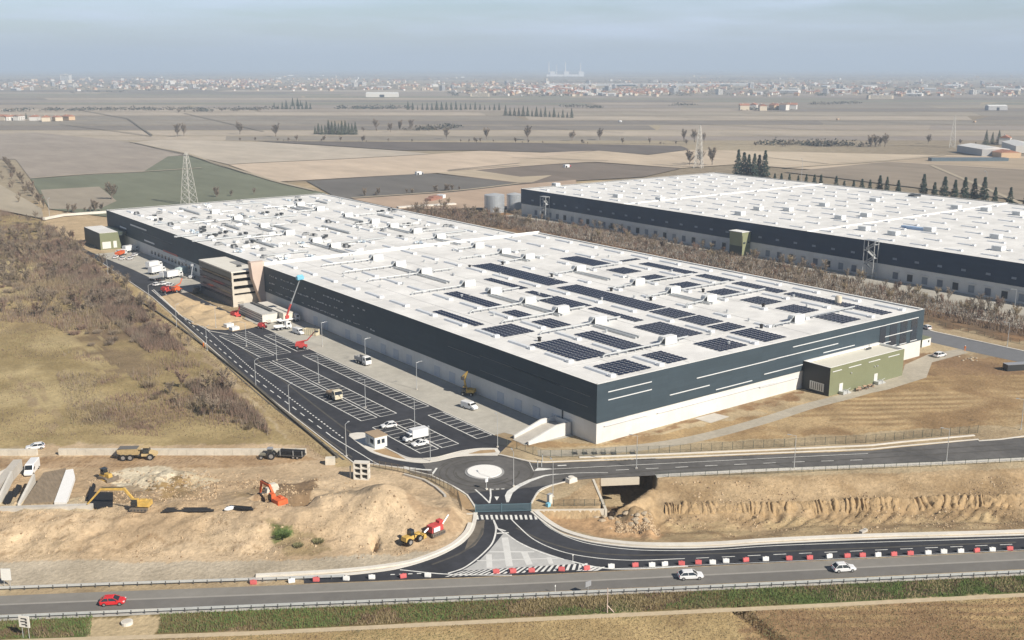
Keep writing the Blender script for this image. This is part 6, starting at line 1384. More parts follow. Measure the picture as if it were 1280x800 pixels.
# pylons
def pylon(u_, v_, h, w, label, far=False):
    x, y = G(u_, v_); t = empty('pylon', (x, y, 0), .5, label, 'pylon'); m = MB(); n = 9; r_ = .16 if not far else .22
    lv = [(h * (1 - (1 - k / n) ** 1.25), w * (1 - .86 * (k / n)) / 2) for k in range(n + 1)]
    for (z0, a), (z1, b_) in zip(lv, lv[1:]):
        q0 = [(a, a, z0), (-a, a, z0), (-a, -a, z0), (a, -a, z0)]; q1 = [(b_, b_, z1), (-b_, b_, z1), (-b_, -b_, z1), (b_, -b_, z1)]
        for k in range(4):
            j = (k + 1) % 4; m.tube(q0[k], q1[k], r_, n=3); m.tube(q0[k], q1[j], r_ * .6, n=3); m.tube(q0[j], q1[k], r_ * .6, n=3); m.tube(q1[k], q1[j], r_ * .6, n=3)
    m.build('lattice', mat('pylon_steel', (.46, .45, .42), .6, .1, .3), t)
    for z in (h * .8, h * .96): MB().tube((-w * .35, 0, z), (w * .35, 0, z), r_, r_, 3).build('crossarm', MATS['pylon_steel'], t)
    return t
pylon(237, 257, 35, 8, 'grey lattice pylon behind the far left end of the big roof'); pylon(873, 210, 38, 7, 'thin pylon behind the second warehouse roof', True); pylon(1190, 185, 36, 6, 'faint far pylon standing in the right hand fields', True)
# workers in orange on the left road and near the back road
def worker(u_, v_, label, rz=0.0, c=(.75, .22, .04)):
    x, y = G(u_, v_); mv = bpy.data.meshes.new('person'); P = [(0, 0, .95), (0, 0, 1.2), (0, 0, 1.42), (0, 0, 1.52), (0, 0, 1.66), (0, -.2, 1.4), (.04, -.27, 1.12), (.12, -.25, .9), (0, .2, 1.4), (-.02, .27, 1.12), (.08, .27, .88), (.02, -.1, .9), (.06, -.11, .5), (.0, -.11, .08), (.12, -.11, .04), (-.02, .1, .9), (-.02, .11, .5), (-.1, .11, .08), (.02, .11, .04)]
    Ed = [(0, 1), (1, 2), (2, 3), (3, 4), (2, 5), (5, 6), (6, 7), (2, 8), (8, 9), (9, 10), (0, 11), (11, 12), (12, 13), (13, 14), (0, 15), (15, 16), (16, 17), (17, 18)]
    mv.from_pydata(P, Ed, []); o = bpy.data.objects.new('person', mv); COL.objects.link(o); o.location = (x, y, .04); o.rotation_euler = (0, 0, rz); tag(o, label, 'person')
    sk_ = o.modifiers.new('skin', 'SKIN'); rad = [.15, .16, .15, .06, .10, .075, .055, .04, .075, .055, .04, .1, .075, .05, .045, .1, .075, .05, .045]
    for v, r_ in zip(mv.skin_vertices[0].data if mv.skin_vertices else [], rad): v.radius = (r_, r_)
    o.modifiers.new('sub', 'SUBSURF').levels = 1
    mv.materials.append(mat('workwear_%d' % int(c[1] * 100), c, .8)); 
    hl = MB(); hl.loft([[(math.cos(a) * r_, math.sin(a) * r_, 1.66 + z) for a in np.linspace(0, 2 * PI, 8, endpoint=False)] for r_, z in ((.15, 0), (.135, .08), (.07, .14))]); hl.build('helmet', P_WHITE, o); return o
worker(254.5, 434, 'person in orange workwear walking at the edge of the left road', .5); worker(257, 436, 'second person in dark trousers beside the orange worker on the left road', 2.0, (.4, .3, .2)); worker(1206, 438.5, 'person in orange near the heap by the back road', 0.3)
# ================================================================ VEGETATION
BARK = mat('bark_grey', (.19, .155, .125), .95, .2, 2); TWIG = mat('twigs', (.235, .19, .145), .95, .2, .8); TWIGP = mat('twigs_purple', (.225, .155, .12), .95, .25, .8); TWIGT = mat('twigs_tan', (.27, .215, .14), .95, .2, .8); TWIGD = mat('twigs_dark', (.11, .10, .085), .95, .2, .5)
NEED = mat('needles', (.028, .05, .036), .9, .3, .6); NEEDL = mat('leaves_dark', (.05, .075, .04), .9, .3, .6)
def bare_tree(name, h, sp, seed, twm, nl=9, ntw=260, tw=.05, cat='tree', trunk_r=.12):
    rr = random.Random(seed); t = empty(name, (0, 0, 0), 0, 'x', cat); m = MB(); q = MB(); tips = []
    m.tube((0, 0, 0), (rr.uniform(-.2, .2), rr.uniform(-.2, .2), h * .55), trunk_r, trunk_r * .55, 5, caps=False)
    for k in range(nl):
        z = h * rr.uniform(.12, .55); a = rr.uniform(0, 2 * PI); l = h * rr.uniform(.3, .5); e = Vector((math.cos(a) * sp * rr.uniform(.4, 1), math.sin(a) * sp * rr.uniform(.4, 1), z + l))
        m.tube((0, 0, z), e, trunk_r * .45, trunk_r * .15, 3, caps=False); tips.append((Vector((0, 0, z)), e))
    m.build('trunk', BARK, t)
    for k in range(ntw):
        a, b = tips[rr.randrange(len(tips))]; p = a.lerp(b, rr.uniform(.3, 1.0)); d = Vector((rr.gauss(0, 1), rr.gauss(0, 1), abs(rr.gauss(.9, .6)))).normalized() * h * rr.uniform(.08, .2)
        s_ = d.cross(Vector((rr.random(), rr.random(), rr.random()))).normalized() * tw * rr.uniform(.5, 1.3); q.quad(tuple(p - s_), tuple(p + s_), tuple(p + d))
    q.build('crown', twm, t); return t
def shrub(name, h, sp, seed, twm, n=170, tw=.05):
    rr = random.Random(seed); t = empty(name, (0, 0, 0), 0, 'x', 'shrub'); q = MB(); m = MB()
    for k in range(n):
        a = rr.uniform(0, 2 * PI); r_ = sp * math.sqrt(rr.random()) * .6; p = Vector((math.cos(a) * r_, math.sin(a) * r_, rr.uniform(0, h * .35))); d = Vector((math.cos(a) * rr.uniform(0, sp * .6), math.sin(a) * rr.uniform(0, sp * .6), h * rr.uniform(.3, .75))); s_ = d.cross(Vector((rr.random(), rr.random(), .1))).normalized() * tw
        q.quad(tuple(p - s_), tuple(p + s_), tuple(p + d * .6 + s_ * .5), tuple(p + d))
    for k in range(6): a = k * 1.05; m.tube((0, 0, 0), (math.cos(a) * sp * .4, math.sin(a) * sp * .4, h * .7), .05, .02, 3)
    m.build('stem', BARK, t); q.build('crown', twm, t); return t
def conifer(name, h, r_, seed, m_):
    rr = random.Random(seed); t = empty(name, (0, 0, 0), 0, 'x', 'tree'); MB().tube((0, 0, 0), (0, 0, h * .9), .3, .06, 6).build('trunk', BARK, t); q = MB()
    for k in range(1500):
        f = rr.random() ** 1.15; z = h * (.08 + .92 * f); R_ = r_ * 1.1 * (1 - f) ** 1.05 * (1 + .22 * math.sin(z * 2.9 + seed)) + .1; a = rr.uniform(0, 2 * PI); rad = R_ * math.sqrt(rr.uniform(.15, 1)); p = Vector((math.cos(a) * rad, math.sin(a) * rad, z - rad * .25)); d = Vector((math.cos(a), math.sin(a), -.45)) * rr.uniform(.6, 1.3) * (1 - .45 * f); s_ = Vector((-math.sin(a), math.cos(a), rr.uniform(-.4, .4))) * rr.uniform(.3, .65) * (1 - .4 * f)
        q.quad(tuple(p - s_), tuple(p + s_), tuple(p + d))
    q.build('crown', m_, t); return t
def scatter(protos, pts, label, grp, s0, s1, used=set()):
    rr = random.Random(len(pts))
    for k, (x, y) in enumerate(pts):
        p = protos[rr.randrange(len(protos))]; 
        o = p if p.name not in used else dup(p); used.add(p.name)
        s_ = rr.uniform(s0, s1); o.scale = (s_ * rr.uniform(.85, 1.15), s_ * rr.uniform(.85, 1.15), s_); o.location = (x, y, -.05); o.rotation_euler = (0, 0, rr.uniform(0, 6.28)); o['label'] = label; o['group'] = grp
def inpx(poly, n, rr, dens=None):
    us = [p[0] for p in poly]; vs_ = [p[1] for p in poly]; W = GP(poly); xs = [p[0] for p in W]; ys = [p[1] for p in W]; out = []
    tries = 0
    while len(out) < n and tries < 60000:
        tries += 1; x, y = rr.uniform(min(xs), max(xs)), rr.uniform(min(ys), max(ys))
        if inpoly(np.array([x]), np.array([y]), W)[0] and (dens is None or float(fbm(np.array([x]), np.array([y]), dens[0], 3)[0]) > dens[1]): out.append((x, y))
    return out
rv = random.Random(77)
# left scrub: bare young trees and shrubs
bt_ = [bare_tree('bare_sapling', 5.5, 1.9, 100 + k, m_, 10, 300, .085) for k, m_ in enumerate((TWIG, TWIGP, TWIG, TWIGT))]
pts = inpx([(30, 270), (70, 283), (150, 345), (230, 425), (330, 535), (300, 548), (215, 500), (130, 430), (70, 400), (0, 395), (0, 285)], 250, rv, (34, .46)) + inpx([(0, 205), (35, 222), (58, 268), (20, 262), (-30, 230)], 26, rv)
scatter(bt_, pts, 'leafless young tree growing in the brown scrub left of the road', 'bare trees of the left scrub', .55, 1.25)
sh_ = [shrub('bare_shrub', 1.8, 1.9, 200 + k, m_, 200, .06) for k, m_ in enumerate((TWIG, TWIG, TWIGT, TWIGP))]
pts = inpx([(0, 275), (70, 285), (150, 348), (230, 430), (338, 545), (325, 556), (200, 505), (120, 440), (60, 405), (-20, 400)], 255, rv, (26, .36))
scatter(sh_, pts, 'low leafless shrub in the brown scrub left of the road', 'bare shrubs of the left scrub', .5, 1.3)
# undergrowth, dry grass and brambles of the scrub
def tufts(name, polys, n, mats_, h0, h1, w, seed, dens=None, rel=False, skip=None):
    rr = np.random.RandomState(seed); m = MB(); per = n // len(polys)
    for poly in polys:
        W = GP(poly); xs = [p[0] for p in W]; ys = [p[1] for p in W]; c = 0
        X_ = rr.uniform(min(xs), max(xs), per * 12); Y_ = rr.uniform(min(ys), max(ys), per * 12); ok = inpoly(X_, Y_, W)
        if skip: ok &= ~inpoly(X_, Y_, GP(skip))
        if dens: ok &= (fbm(X_, Y_, dens[0], 3) + rr.uniform(-.08, .08, X_.shape)) > dens[1]
        X_, Y_ = X_[ok][:per], Y_[ok][:per]; H_ = hgt(X_, Y_) if rel else np.zeros(X_.shape); mix = fbm(X_ + 50, Y_, 9, 3)
        for x, y, z, mx in zip(X_, Y_, H_, mix):
            h = rr.uniform(h0, h1); a = rr.uniform(0, 6.28); dx, dy = math.cos(a) * w, math.sin(a) * w; lx, ly = rr.uniform(-.4, .4) * h, rr.uniform(-.4, .4) * h
            m.quad((x - dx, y - dy, z - .05), (x + dx, y + dy, z - .05), (x + lx, y + ly, z + h), mi=min(len(mats_) - 1, max(0, int((mx - .3) * 2.5 * len(mats_) + rr.uniform(-.6, .6)))))
    return struct(m.build(name, mats_), 'stuff')
GRT = mat('grass_tan', (.31, .25, .145), .95, .2, 1); GRO = mat('grass_olive', (.19, .18, .09), .95, .2, 1); GRG = mat('grass_green', (.13, .19, .06), .95, .25, 1); GRB = mat('grass_brown', (.20, .14, .095), .95, .2, 1); GRP = mat('bramble', (.175, .135, .105), .95, .2, 1)
tufts('undergrowth', [[(-60, 262), (0, 264), (60, 278), (110, 320), (190, 398), (330, 522), (345, 554), (190, 545), (-80, 556)]], 26000, [GRP, GRB, GRT, GRO, GRT], .2, .75, .09, 5, (18, .46))
tufts('dry_grass', [[(128, 335), (190, 376), (320, 490), (424, 580), (395, 570), (290, 475), (170, 380)]], 7000, [GRT, GRB, GRT], .2, .5, .08, 6)
tufts('verge_grass', [[(-60, 781), (0, 776), (330, 762), (650, 748.5), (970, 734.5), (1280, 719.5), (1340, 717), (1340, 738), (1280, 740.5), (970, 756.5), (650, 771.5), (320, 788), (0, 799), (-60, 802)]], 34000, [GRG, GRO, GRG, GRB, GRT], .2, .65, .07, 8, (2000, 0), False, [(116, 769), (201, 766), (198, 797), (112, 802)])
tufts('dry_grass', [[(-60, 818), (0, 807), (320, 794), (650, 777.5), (970, 762.5), (1280, 747), (1340, 744), (1340, 830), (-60, 830)]], 26000, [GRT, GRB, GRT, GRO], .06, .3, .09, 9)
tufts('dry_grass', [[(830, 603), (1280, 593), (1280, 640), (900, 655), (840, 650)], [(0, 645), (420, 650), (520, 660), (540, 690), (0, 700)]], 9000, [GRT, GRB, GRT], .05, .3, .06, 10, (6, .5), True)
gs = shrub('green_bush', 1.6, 2.6, 301, GRG, 420, .14); x, y, z = GH(354, 670); gs.location = (x, y, z); gs.scale = (.75,) * 3; tag(gs, 'green bush growing on the face of the earth bank', 'shrub')
for u_, v_, lab, s_ in ((398, 678, 'dry olive bush on the earth bank right of the green bush', .5), (373, 683, 'low dry bush on the earth bank below the green bush', .45)):
    o = dup(gs, (*GH(u_, v_),), 1.0, lab, None, s_, {'grass_green': GRO}); 
SCR = [(-80, 262), (0, 264), (60, 280), (112, 325), (190, 402), (330, 526), (342, 552), (280, 545), (200, 500), (120, 440), (60, 405), (-80, 400)]
tufts('thicket', [SCR], 34000, [TWIGP, TWIG, TWIGP, TWIG, TWIGT], .8, 3.2, .08, 15, (30, .40))
tufts('thicket', [[(58, 282), (112, 325), (190, 400), (330, 524), (338, 545), (250, 500), (150, 410), (60, 330)]], 30000, [TWIGP, GRP, TWIGP, TWIG], .8, 3.2, .08, 17, (24, .32))
tufts('thicket', [[(60, 430), (200, 470), (320, 545), (300, 553), (90, 540)], [(-60, 380), (60, 385), (120, 420), (-60, 420)]], 9000, [TWIGP, TWIG, TWIGT], .5, 1.6, .07, 16, (22, .52))
# wood between the warehouses
wt = [bare_tree('bare_tree', 9.0, 2.6, 400 + k, m_, 12, 330, .11, trunk_r=.15) for k, m_ in enumerate((TWIG, TWIG, TWIGP, TWIGT))]
W0 = [(510, 260), (560, 258), (640, 272), (760, 288), (850, 308), (960, 327), (1060, 348), (1160, 372), (1290, 398), (1290, 424), (1230, 411), (1165, 396), (1050, 372), (950, 350), (850, 326), (740, 303), (640, 287), (560, 276), (500, 266)]
pts = [(x, y) for x, y in inpx(W0, 275, rv) if x > 143]
scatter(wt, pts, 'leafless tree of the bare wood between the two warehouses', 'bare trees between the warehouses', .35, .75)
tufts('undergrowth', [W0], 34000, [GRP, TWIGP, TWIG, GRP, GRB], .5, 2.3, .13, 12)
# conifers behind the second warehouse
cf = [conifer('conifer', 18.5, 3.6, 500 + k, NEED) for k in range(3)]
pts = []
def behind(u_, x_):  # ground point on the line x = x_ under this sight column
    lo, hi = 150.0, 400.0
    for i in range(50):
        mid_ = (lo + hi) / 2; lo, hi = (mid_, hi) if G(u_, mid_)[0] > x_ else (lo, mid_)
    return G(u_, lo)
for u_ in (1097, 1106, 1120, 1151, 1165, 1177, 1190, 1202, 1214, 1226, 1240, 1259, 1278): pts.append(behind(u_, 424 + rv.uniform(-2, 4)))
scatter(cf, pts, 'dark conifer in the row behind the second warehouse', 'conifer row behind the second warehouse', 1.15, 1.5)
pts = [behind(u_, 428 + rv.uniform(-4, 6)) for u_ in (921, 928, 934, 941, 947, 954)]
scatter(cf, pts, 'tall dark conifer in the tight clump at the far corner of the second warehouse', 'conifer clump at the far corner', 1.5, 1.75)
pts = [behind(u_, 420 + rv.uniform(-2, 4)) for u_ in (967, 975, 985, 996, 1006, 1016, 1024, 1043, 1053, 1065, 1075, 1085)]
scatter(cf, pts, 'small dark conifer along the back edge of the second warehouse', 'small conifers along the back edge', .95, 1.12)
# far trees of the plain
ft = [bare_tree('leafless_tree', 14.0, 4.5, 600 + k, TWIG, 16, 620, .24, trunk_r=.4) for k in range(4)]
pts = [G(u_, v_) for u_, v_ in ((345, 171), (558, 174), (608, 174), (750, 175), (855, 177), (868, 177.5), (880, 178), (876, 206), (862, 207), (890, 207), (230, 170), (222, 171), (300, 168), (1100, 183), (1094, 184), (1106, 183.5), (1088, 184), (500, 163), (514, 162), (488, 165), (470, 163), (715, 176), (660, 175), (1160, 180), (140, 250))]
scatter(ft, pts, 'leafless tree standing alone in the distant fields', 'single trees of the plain', .8, 1.35)
pts = []
for (a, b, n) in (((300, 176.5), (640, 178.5), 36), ((640, 179), (860, 181), 22), ((940, 183), (1110, 184), 30), ((6, 204), (57, 264), 44), ((215, 141), (330, 139), 26), ((0, 140), (60, 139), 14), ((430, 166), (560, 161), 22), ((262, 247), (330, 243), 7), ((450, 246), (480, 244), 7), ((505, 244), (575, 238), 16), ((85, 266), (140, 264), 12), ((1280, 182), (1180, 180), 8)):
    for k in range(n):
        t_ = rv.random()
        if rv.random() < .62: pts.append(G(a[0] + (b[0] - a[0]) * t_, a[1] + (b[1] - a[1]) * t_ + rv.uniform(-.4, .4)))
scatter(ft, pts, 'small leafless tree in a hedge line of the distant fields', 'hedge trees of the plain', .16, .6)
fc = [conifer('conifer', 20, 4.2, 700 + k, NEEDL) for k in range(2)]
pts = [G(u_, v_) for u_, v_ in [(394 + k * 4.2, 168 + rv.uniform(-.4, .4)) for k in range(13)] + [(510 + k * 6, 137.5 + rv.uniform(-.5, .5)) for k in range(20)] + [(632 + k * 5.5, 144.5 + k * .2) for k in range(16)] + [(343 + k * 5, 136.5) for k in range(10)] + [(366, 133), (376, 133), (372, 133), (33, 149), (1240, 180), (1248, 180), (1262, 180), (1232, 181)]]
scatter(fc, pts, 'dark evergreen of a distant plantation in the plain', 'evergreens of the plain', .5, 1.0)
# ================================================================ THE TOWN AND THE FARMS
HWM = [mat('house_white', (.66, .64, .60), .85, .05, .1), mat('house_cream', (.62, .54, .42), .85, .05, .1), mat('house_ochre', (.55, .40, .26), .85, .05, .1), mat('house_grey', (.42, .42, .42), .85, .05, .1)]
TILE = mat('roof_tile', (.36, .17, .11), .9, .15, .3); FLATR = mat('roof_flat', (.45, .43, .4), .9, .1, .2); SHEDR = mat('shed_roof', (.66, .66, .64), .7, .05, .1)
def house(w, d, h, rf_h, wm, rm):
    m = MB(); m.box((0, 0, h / 2), (w, d, h)); o = .4
    m.loft([[(-w / 2 - o, -d / 2 - o, h), (-w / 2 - o, d / 2 + o, h), (-w / 2 - o, 0, h + rf_h)], [(w / 2 + o, -d / 2 - o, h), (w / 2 + o, d / 2 + o, h), (w / 2 + o, 0, h + rf_h)]], mi=1)
    m.box((w * .2, d * .12, h + rf_h), (.8, .8, 1.6)); 
    for k in range(3):
        for z in (1.6, 4.4): 
            if z < h - 1: m.box((-w / 3 + k * w / 3, -d / 2 - .02, z), (1.1, .1, 1.4), mi=2)
    return m.mesh('house', [wm, rm, WIN])
def block(w, d, h, wm, rm):
    m = MB(); m.box((0, 0, h / 2), (w, d, h)); m.box((0, 0, h + .3), (w + .6, d + .6, .6), mi=1); m.box((0, 0, h + 1.5), (4, 4, 2.2))
    for z in np.arange(2, h - 1, 3): m.box((0, -d / 2 - .03, z), (w * .85, .1, 1.3), mi=2); m.box((-w / 2 - .03, 0, z), (.1, d * .7, 1.3), mi=2)
    return m.mesh('apartment_block', [wm, rm, WIN])
def shed(w, d, h, wm, rm):
    m = MB(); m.box((0, 0, h / 2), (w, d, h)); m.loft([[(-w / 2, -d / 2 - .3, h), (-w / 2, d / 2 + .3, h), (-w / 2, 0, h + d * .12)], [(w / 2, -d / 2 - .3, h), (w / 2, d / 2 + .3, h), (w / 2, 0, h + d * .12)]], mi=1); m.box((0, -d / 2 - .03, h * .35), (w * .15, .1, h * .7), mi=2); return m.mesh('shed', [wm, rm, WIN])
HS = [house(13, 10, 6.5, 2.6, HWM[k % 3], TILE) for k in range(3)] + [house(11, 9, 7.5, 2.4, HWM[0], mat('roof_tile_brown', (.28, .19, .14), .9)), house(16, 11, 7, 3, HWM[1], TILE)]
BS = [block(24, 14, 16, HWM[0], FLATR), block(32, 14, 13, HWM[1], FLATR), block(18, 16, 20, HWM[3], FLATR)]; SS = [shed(60, 24, 8, HWM[0], SHEDR), shed(40, 18, 7, HWM[3], SHEDR)]
rt_ = random.Random(31); CLN = 1.35; spots = []
def clus(u0, u1, v0, v1, n, pb, ps):
    for k in range(int(n * CLN)):
        u_ = rt_.uniform(u0, u1); v_ = v1 - (v1 - v0) * rt_.random() ** .8
        if float(fbm(np.array([u_ * 1.0 + 300]), np.array([v_ * 14.0]), 60, 3)[0]) < .46 and rt_.random() < .85: continue
        r_ = rt_.random(); spots.append((u_, v_, 'b' if r_ < pb else 's' if r_ < pb + ps else 'h'))
clus(-60, 560, 99, 114, 620, .13, .06); clus(140, 380, 101, 113, 260, .16, .03); clus(560, 1330, 104.5, 121, 900, .09, .08); clus(660, 900, 108, 120, 300, .08, .03); clus(560, 1330, 100, 107, 60, .2, .2); clus(-60, 1330, 94, 100, 60, .3, .3)
spots.sort(key=lambda s: -s[1] - (3 if s[2] != 'h' else 0)); cntk = {'h': 0, 'b': 0, 's': 0}; restm = MB()
for u_, v_, k in spots:
    x, y = G(u_, v_); a = rt_.choice([.3, .5, 1.9, 2.1, 1.2]) ; sc_ = rt_.uniform(.65, 1.1)
    cntk[k] += 1
    if cntk[k] <= {'h': 300, 'b': 110, 's': 70}[k]:
        src, nm, lab, ct_, gr = {'h': (HS, 'house', 'small gabled house of the distant town', 'house', 'houses of the distant town'), 'b': (BS, 'apartment_block', 'flat roofed block of the distant town', 'apartment block', 'flat blocks of the distant town'), 's': (SS, 'shed', 'long pale shed of the distant town', 'shed', 'sheds of the distant town')}[k]
        o = bpy.data.objects.new(nm, src[rt_.randrange(len(src))]); COL.objects.link(o); o.location = (x, y, .5); o.rotation_euler = (0, 0, a); o.scale = (sc_,) * 3; tag(o, lab, ct_, gr)
    else:
        w, d, h = {'h': (14, 11, 7), 'b': (26, 15, 15), 's': (50, 22, 8)}[k]; mi = rt_.randrange(3); restm.box((x, y, h / 2), (w * sc_, d * sc_, h * sc_), a, mi=mi)
        if k == 'h': restm.box((x, y, h * sc_ + 1.2), (w * sc_ + 1, d * sc_ + 1, 2.6), a, mi=3, top=(1, .05))
if restm.v: struct(restm.build('town_houses', [HWM[0], HWM[1], HWM[2], TILE]), 'stuff')
# trees and dark woods among the houses
q = MB(); rq = random.Random(6)
def clump(x, y, h, r_, n, mi):
    for k in range(n):
        a = rq.uniform(0, 6.28); rad = r_ * math.sqrt(rq.random()); z = h * rq.uniform(.1, 1) * (1 - .5 * (rad / r_) ** 2); p = Vector((x + math.cos(a) * rad, y + math.sin(a) * rad, z)); s_ = Vector((rq.uniform(-1, 1), rq.uniform(-1, 1), rq.uniform(-.5, .5))).normalized() * rq.uniform(1.2, 2.6); d = Vector((rq.uniform(-1, 1), rq.uniform(-1, 1), rq.uniform(.2, 1))).normalized() * rq.uniform(2, 4); q.quad(tuple(p - s_), tuple(p + s_), tuple(p + d), mi=mi)
for k in range(900):
    u_ = rq.uniform(-60, 1340); v_ = rq.uniform(97, 113) if u_ < 560 else rq.uniform(101, 121); x, y = G(u_, v_); clump(x, y, rq.uniform(7, 13), rq.uniform(6, 16), 26, rq.randrange(2))
for k in range(420):
    u_ = rq.uniform(-60, 1340); v_ = rq.uniform(89, 98 if u_ < 560 else 104); x, y = G(u_, v_); clump(x, y, rq.uniform(10, 18), rq.uniform(30, 90), 40, rq.randrange(2))
for u0, v0, u1, v1, n in ((0, 139, 250, 137, 60), (250, 139, 345, 137, 30), (420, 136, 520, 136, 30), (500, 164, 570, 160, 20), (915, 138, 990, 137, 12), (1010, 131, 1075, 129, 16), (705, 133, 750, 135, 14), (840, 132, 865, 131, 6), (960, 181, 1080, 183, 25), (90, 116, 200, 113, 14), (560, 117, 700, 121, 14)):
    for k in range(n): t_ = rq.random(); x, y = G(u0 + (u1 - u0) * t_, v0 + (v1 - v0) * t_ + rq.uniform(-.8, .8)); clump(x, y, rq.uniform(4, 8), rq.uniform(8, 20), 22, rq.randrange(2))
struct(q.build('distant_woods', [mat('wood_dark', (.07, .075, .06), .95, .2, .05), mat('wood_brown', (.13, .115, .09), .95, .2, .05)]), 'stuff')
# named far landmarks
def far(mesh_or, name, u_, v_, rz, sc_, label, cat):
    x, y = G(u_, v_); o = bpy.data.objects.new(name, mesh_or); COL.objects.link(o); o.location = (x, y, .6); o.rotation_euler = (0, 0, rz); o.scale = sc_ if isinstance(sc_, tuple) else (sc_,) * 3; tag(o, label, cat); return o
far(BS[0], 'apartment_block', 83, 101.5, -.64, 2.4, 'tallest pale block standing over the left part of the town', 'apartment block'); far(SS[0], 'shed', 478, 121.5, -.64, (1.6, 1, 1.3), 'white shed alone in the fields before the town', 'shed')
far(SS[1], 'shed', 780, 107.5, -.64, (18, 1.5, 1.1), 'very long pale grey shed above the right part of the town', 'shed'); far(SS[1], 'shed', 905, 107.2, -.64, (6, 1.5, 1.1), 'long pale grey shed right of the very long one', 'shed'); far(BS[1], 'apartment_block', 600, 121, -.64, (1.8, 1.2, .8), 'low cream factory block at the edge of the town centre', 'factory'); far(BS[1], 'apartment_block', 1100, 124, -.64, (2.2, 1.2, .8), 'white factory block in the right part of the town edge', 'factory'); far(SS[1], 'shed', 1245, 138, -.64, (1.0, 1, 1.2), 'blue grey barn alone in the right hand fields', 'shed')
for k, (u_, v_, i_) in enumerate(((12, 151, 0), (24, 151, 3), (44, 151, 0), (58, 152, 4), (72, 151.5, 1), (86, 150.5, 2), (2, 151, 4))): far(HS[i_], 'farmhouse', u_, v_, .4 + .3 * k, (1.5, 1.2, 1.0), 'tiled farm building %s in the left farm hamlet' % ['with a pale front', 'with a brown roof', 'beside the dark tree', 'at the hamlet centre', 'second from its right end', 'at its right end', 'at the frame edge'][k], 'farmhouse')
for k, (u_, v_) in enumerate(((942, 137), (953, 138.5), (968, 137.5), (980, 138), (990, 137), (930, 138))): o = far(HS[k % 4], 'farmhouse', u_, v_, .5 + .4 * k, 1.5, 'small farm building of the right hand hamlet in the fields', 'farmhouse'); o['group'] = 'right hamlet buildings'
far(SS[1], 'shed', 1228, 193, .95, (1.5, 1.6, 1.0), 'big grey farm shed at the right frame edge', 'shed'); far(shed(50, 20, 5, HWM[2], TILE), 'shed', 1252, 196, .95, (.8, 1, 1), 'brown roofed farm shed beside the big grey one', 'shed'); far(SS[0], 'shed', 1275, 189, .7, (1.2, 1, .9), 'white roofed farm shed behind the brown one', 'shed'); far(HS[0], 'farmhouse', 1256, 181, .4, 1.2, 'white farmhouse above the farm sheds at the right', 'farmhouse')
x, y = G(1210, 202); b = tag(MB().box((0, 0, 1.6), (75, 9, 3.2)).build('greenhouse', mat('greenhouse', (.10, .14, .17), .5, .15, .2)), 'long low dark greenhouse before the right hand farm', 'greenhouse'); b.location = (x, y, .5); b.rotation_euler = (0, 0, -.62)
for u_, v_, lab in ((523, 219, 'small white tractor in the dark ploughed field'), (708, 210, 'red and white machines in the brown field strip'), (775, 153, 'tiny white hut alone in the middle fields'), (1218, 153.5, 'tiny hut in the right middle fields'), (1047, 150.5, 'small brown hut in the right fields')):
    x, y = G(u_, v_); t = tag(MB().box((0, 0, 1.4), (5, 3, 2.6), mi=0).box((3.2, 0, .9), (2.5, 2.2, 1.6), mi=1).cyl((-1.2, -1.6, .9), .9, .4, 10, axis='y', mi=2).cyl((3.4, -1.3, .6), .6, .4, 10, axis='y', mi=2).build('field_hut' if 'hut' in lab else 'farm_machine', [P_WHITE if 'white' in lab else MATS['house_ochre'], P_REDM if 'red' in lab else P_GREY, BLACKM]), lab, 'hut' if 'hut' in lab else 'farm machine'); t.location = (x, y, .5)
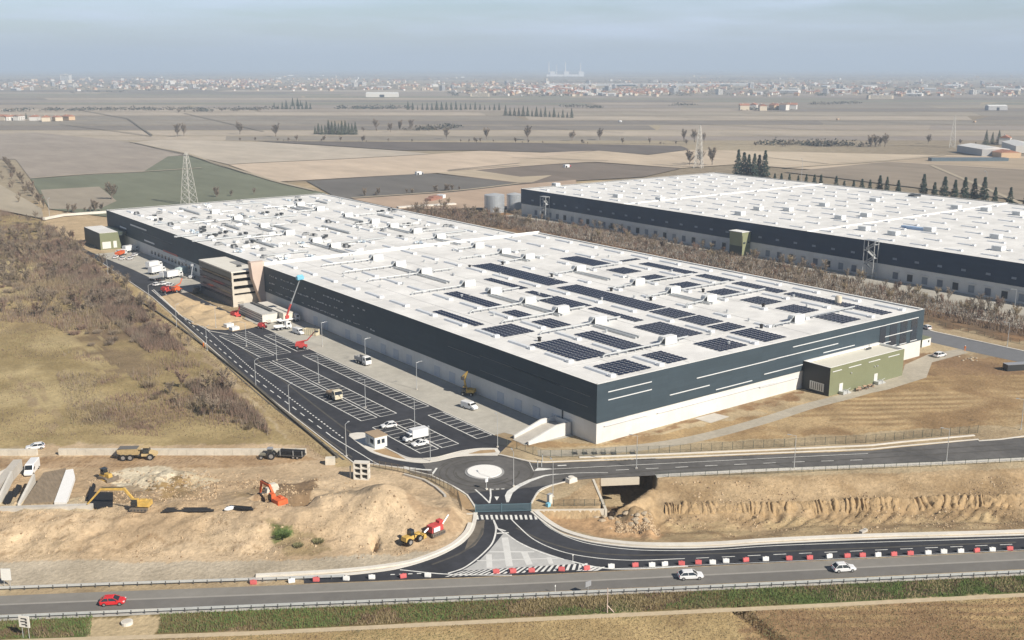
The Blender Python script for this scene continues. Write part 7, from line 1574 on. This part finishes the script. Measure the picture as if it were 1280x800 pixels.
# site things behind the warehouse
x, y = G(542, 251); t = empty('material_stack', (x, y, .6), .5, 'reddish stack of building material on the orange earth behind the warehouse', 'materials'); MB().box((0, 0, .9), (16, 5, 1.8)).box((2, 1, 2.1), (8, 4, .8)).build('stack', mat('stack_red', (.30, .15, .11), .8, .2, .5), t); MB().box((11, 0, 1.3), (4, 5, 2.6)).build('cabin', P_WHITE, t)
b = MB(); b.ribbon(GP([(497, 261.5), (569, 257)]), 4, .5, h=1.2); tag(b.build('low_wall', CONCL), 'long pale low wall behind the wood beyond the big roof', 'wall'); b = MB(); b.ribbon(GP([(55, 276), (80, 271), (137, 267)]), 1.6, .5, h=1.4); tag(b.build('low_wall', CONCL), 'pale curving low wall left of the far warehouse end', 'wall')
# power station on the horizon
px_, py_ = G(706, 95.6); ps = empty('power_station', (px_, py_, 0), -.64, 'pale power station with tall chimneys on the horizon', 'power station'); PW = mat('station_white', (.8, .8, .8), .8, .03, .1); k_ = math.hypot(px_ - CAMX, py_ - CAMY) / FPX
for du, hh, w in ((-19.5, 17, .9), (-10, 14, .6), (.5, 17.5, .9), (19, 16, .8)): MB().tube((du * k_, 0, 0), (du * k_, 0, hh * k_), w * k_ * .8, w * k_ * .6, 10).build('chimney', PW, ps)
MB().box((0, 0, 1.2 * k_), (44 * k_, 4 * k_, 2.4 * k_)).box((-15 * k_, 0, 3 * k_), (6 * k_, 4.5 * k_, 6 * k_)).box((2 * k_, 0, 3 * k_), (6 * k_, 4.5 * k_, 6 * k_)).box((20 * k_, 0, 3 * k_), (6 * k_, 4.5 * k_, 6 * k_)).build('hall', PW, ps)
# ================================================================ AIR
hz = MB(); hz.box((3000, 19400, 190), (73400, 46400, 400)); hz.v = [(a, b_, c if c > 0 else -12.0) for a, b_, c in hz.v]
hm_ = bpy.data.materials.new('haze'); hm_.use_nodes = True; n = hm_.node_tree; n.nodes.clear(); o_n = n.nodes.new('ShaderNodeOutputMaterial'); pv = n.nodes.new('ShaderNodeVolumePrincipled')
pv.inputs['Color'].default_value = (*HAZE_COLOR, 1); pv.inputs['Density'].default_value = HAZE_DENSITY; pv.inputs['Anisotropy'].default_value = 0.0
n.links.new(pv.outputs[0], o_n.inputs['Volume'])
struct(hz.build('haze', hm_), 'stuff')
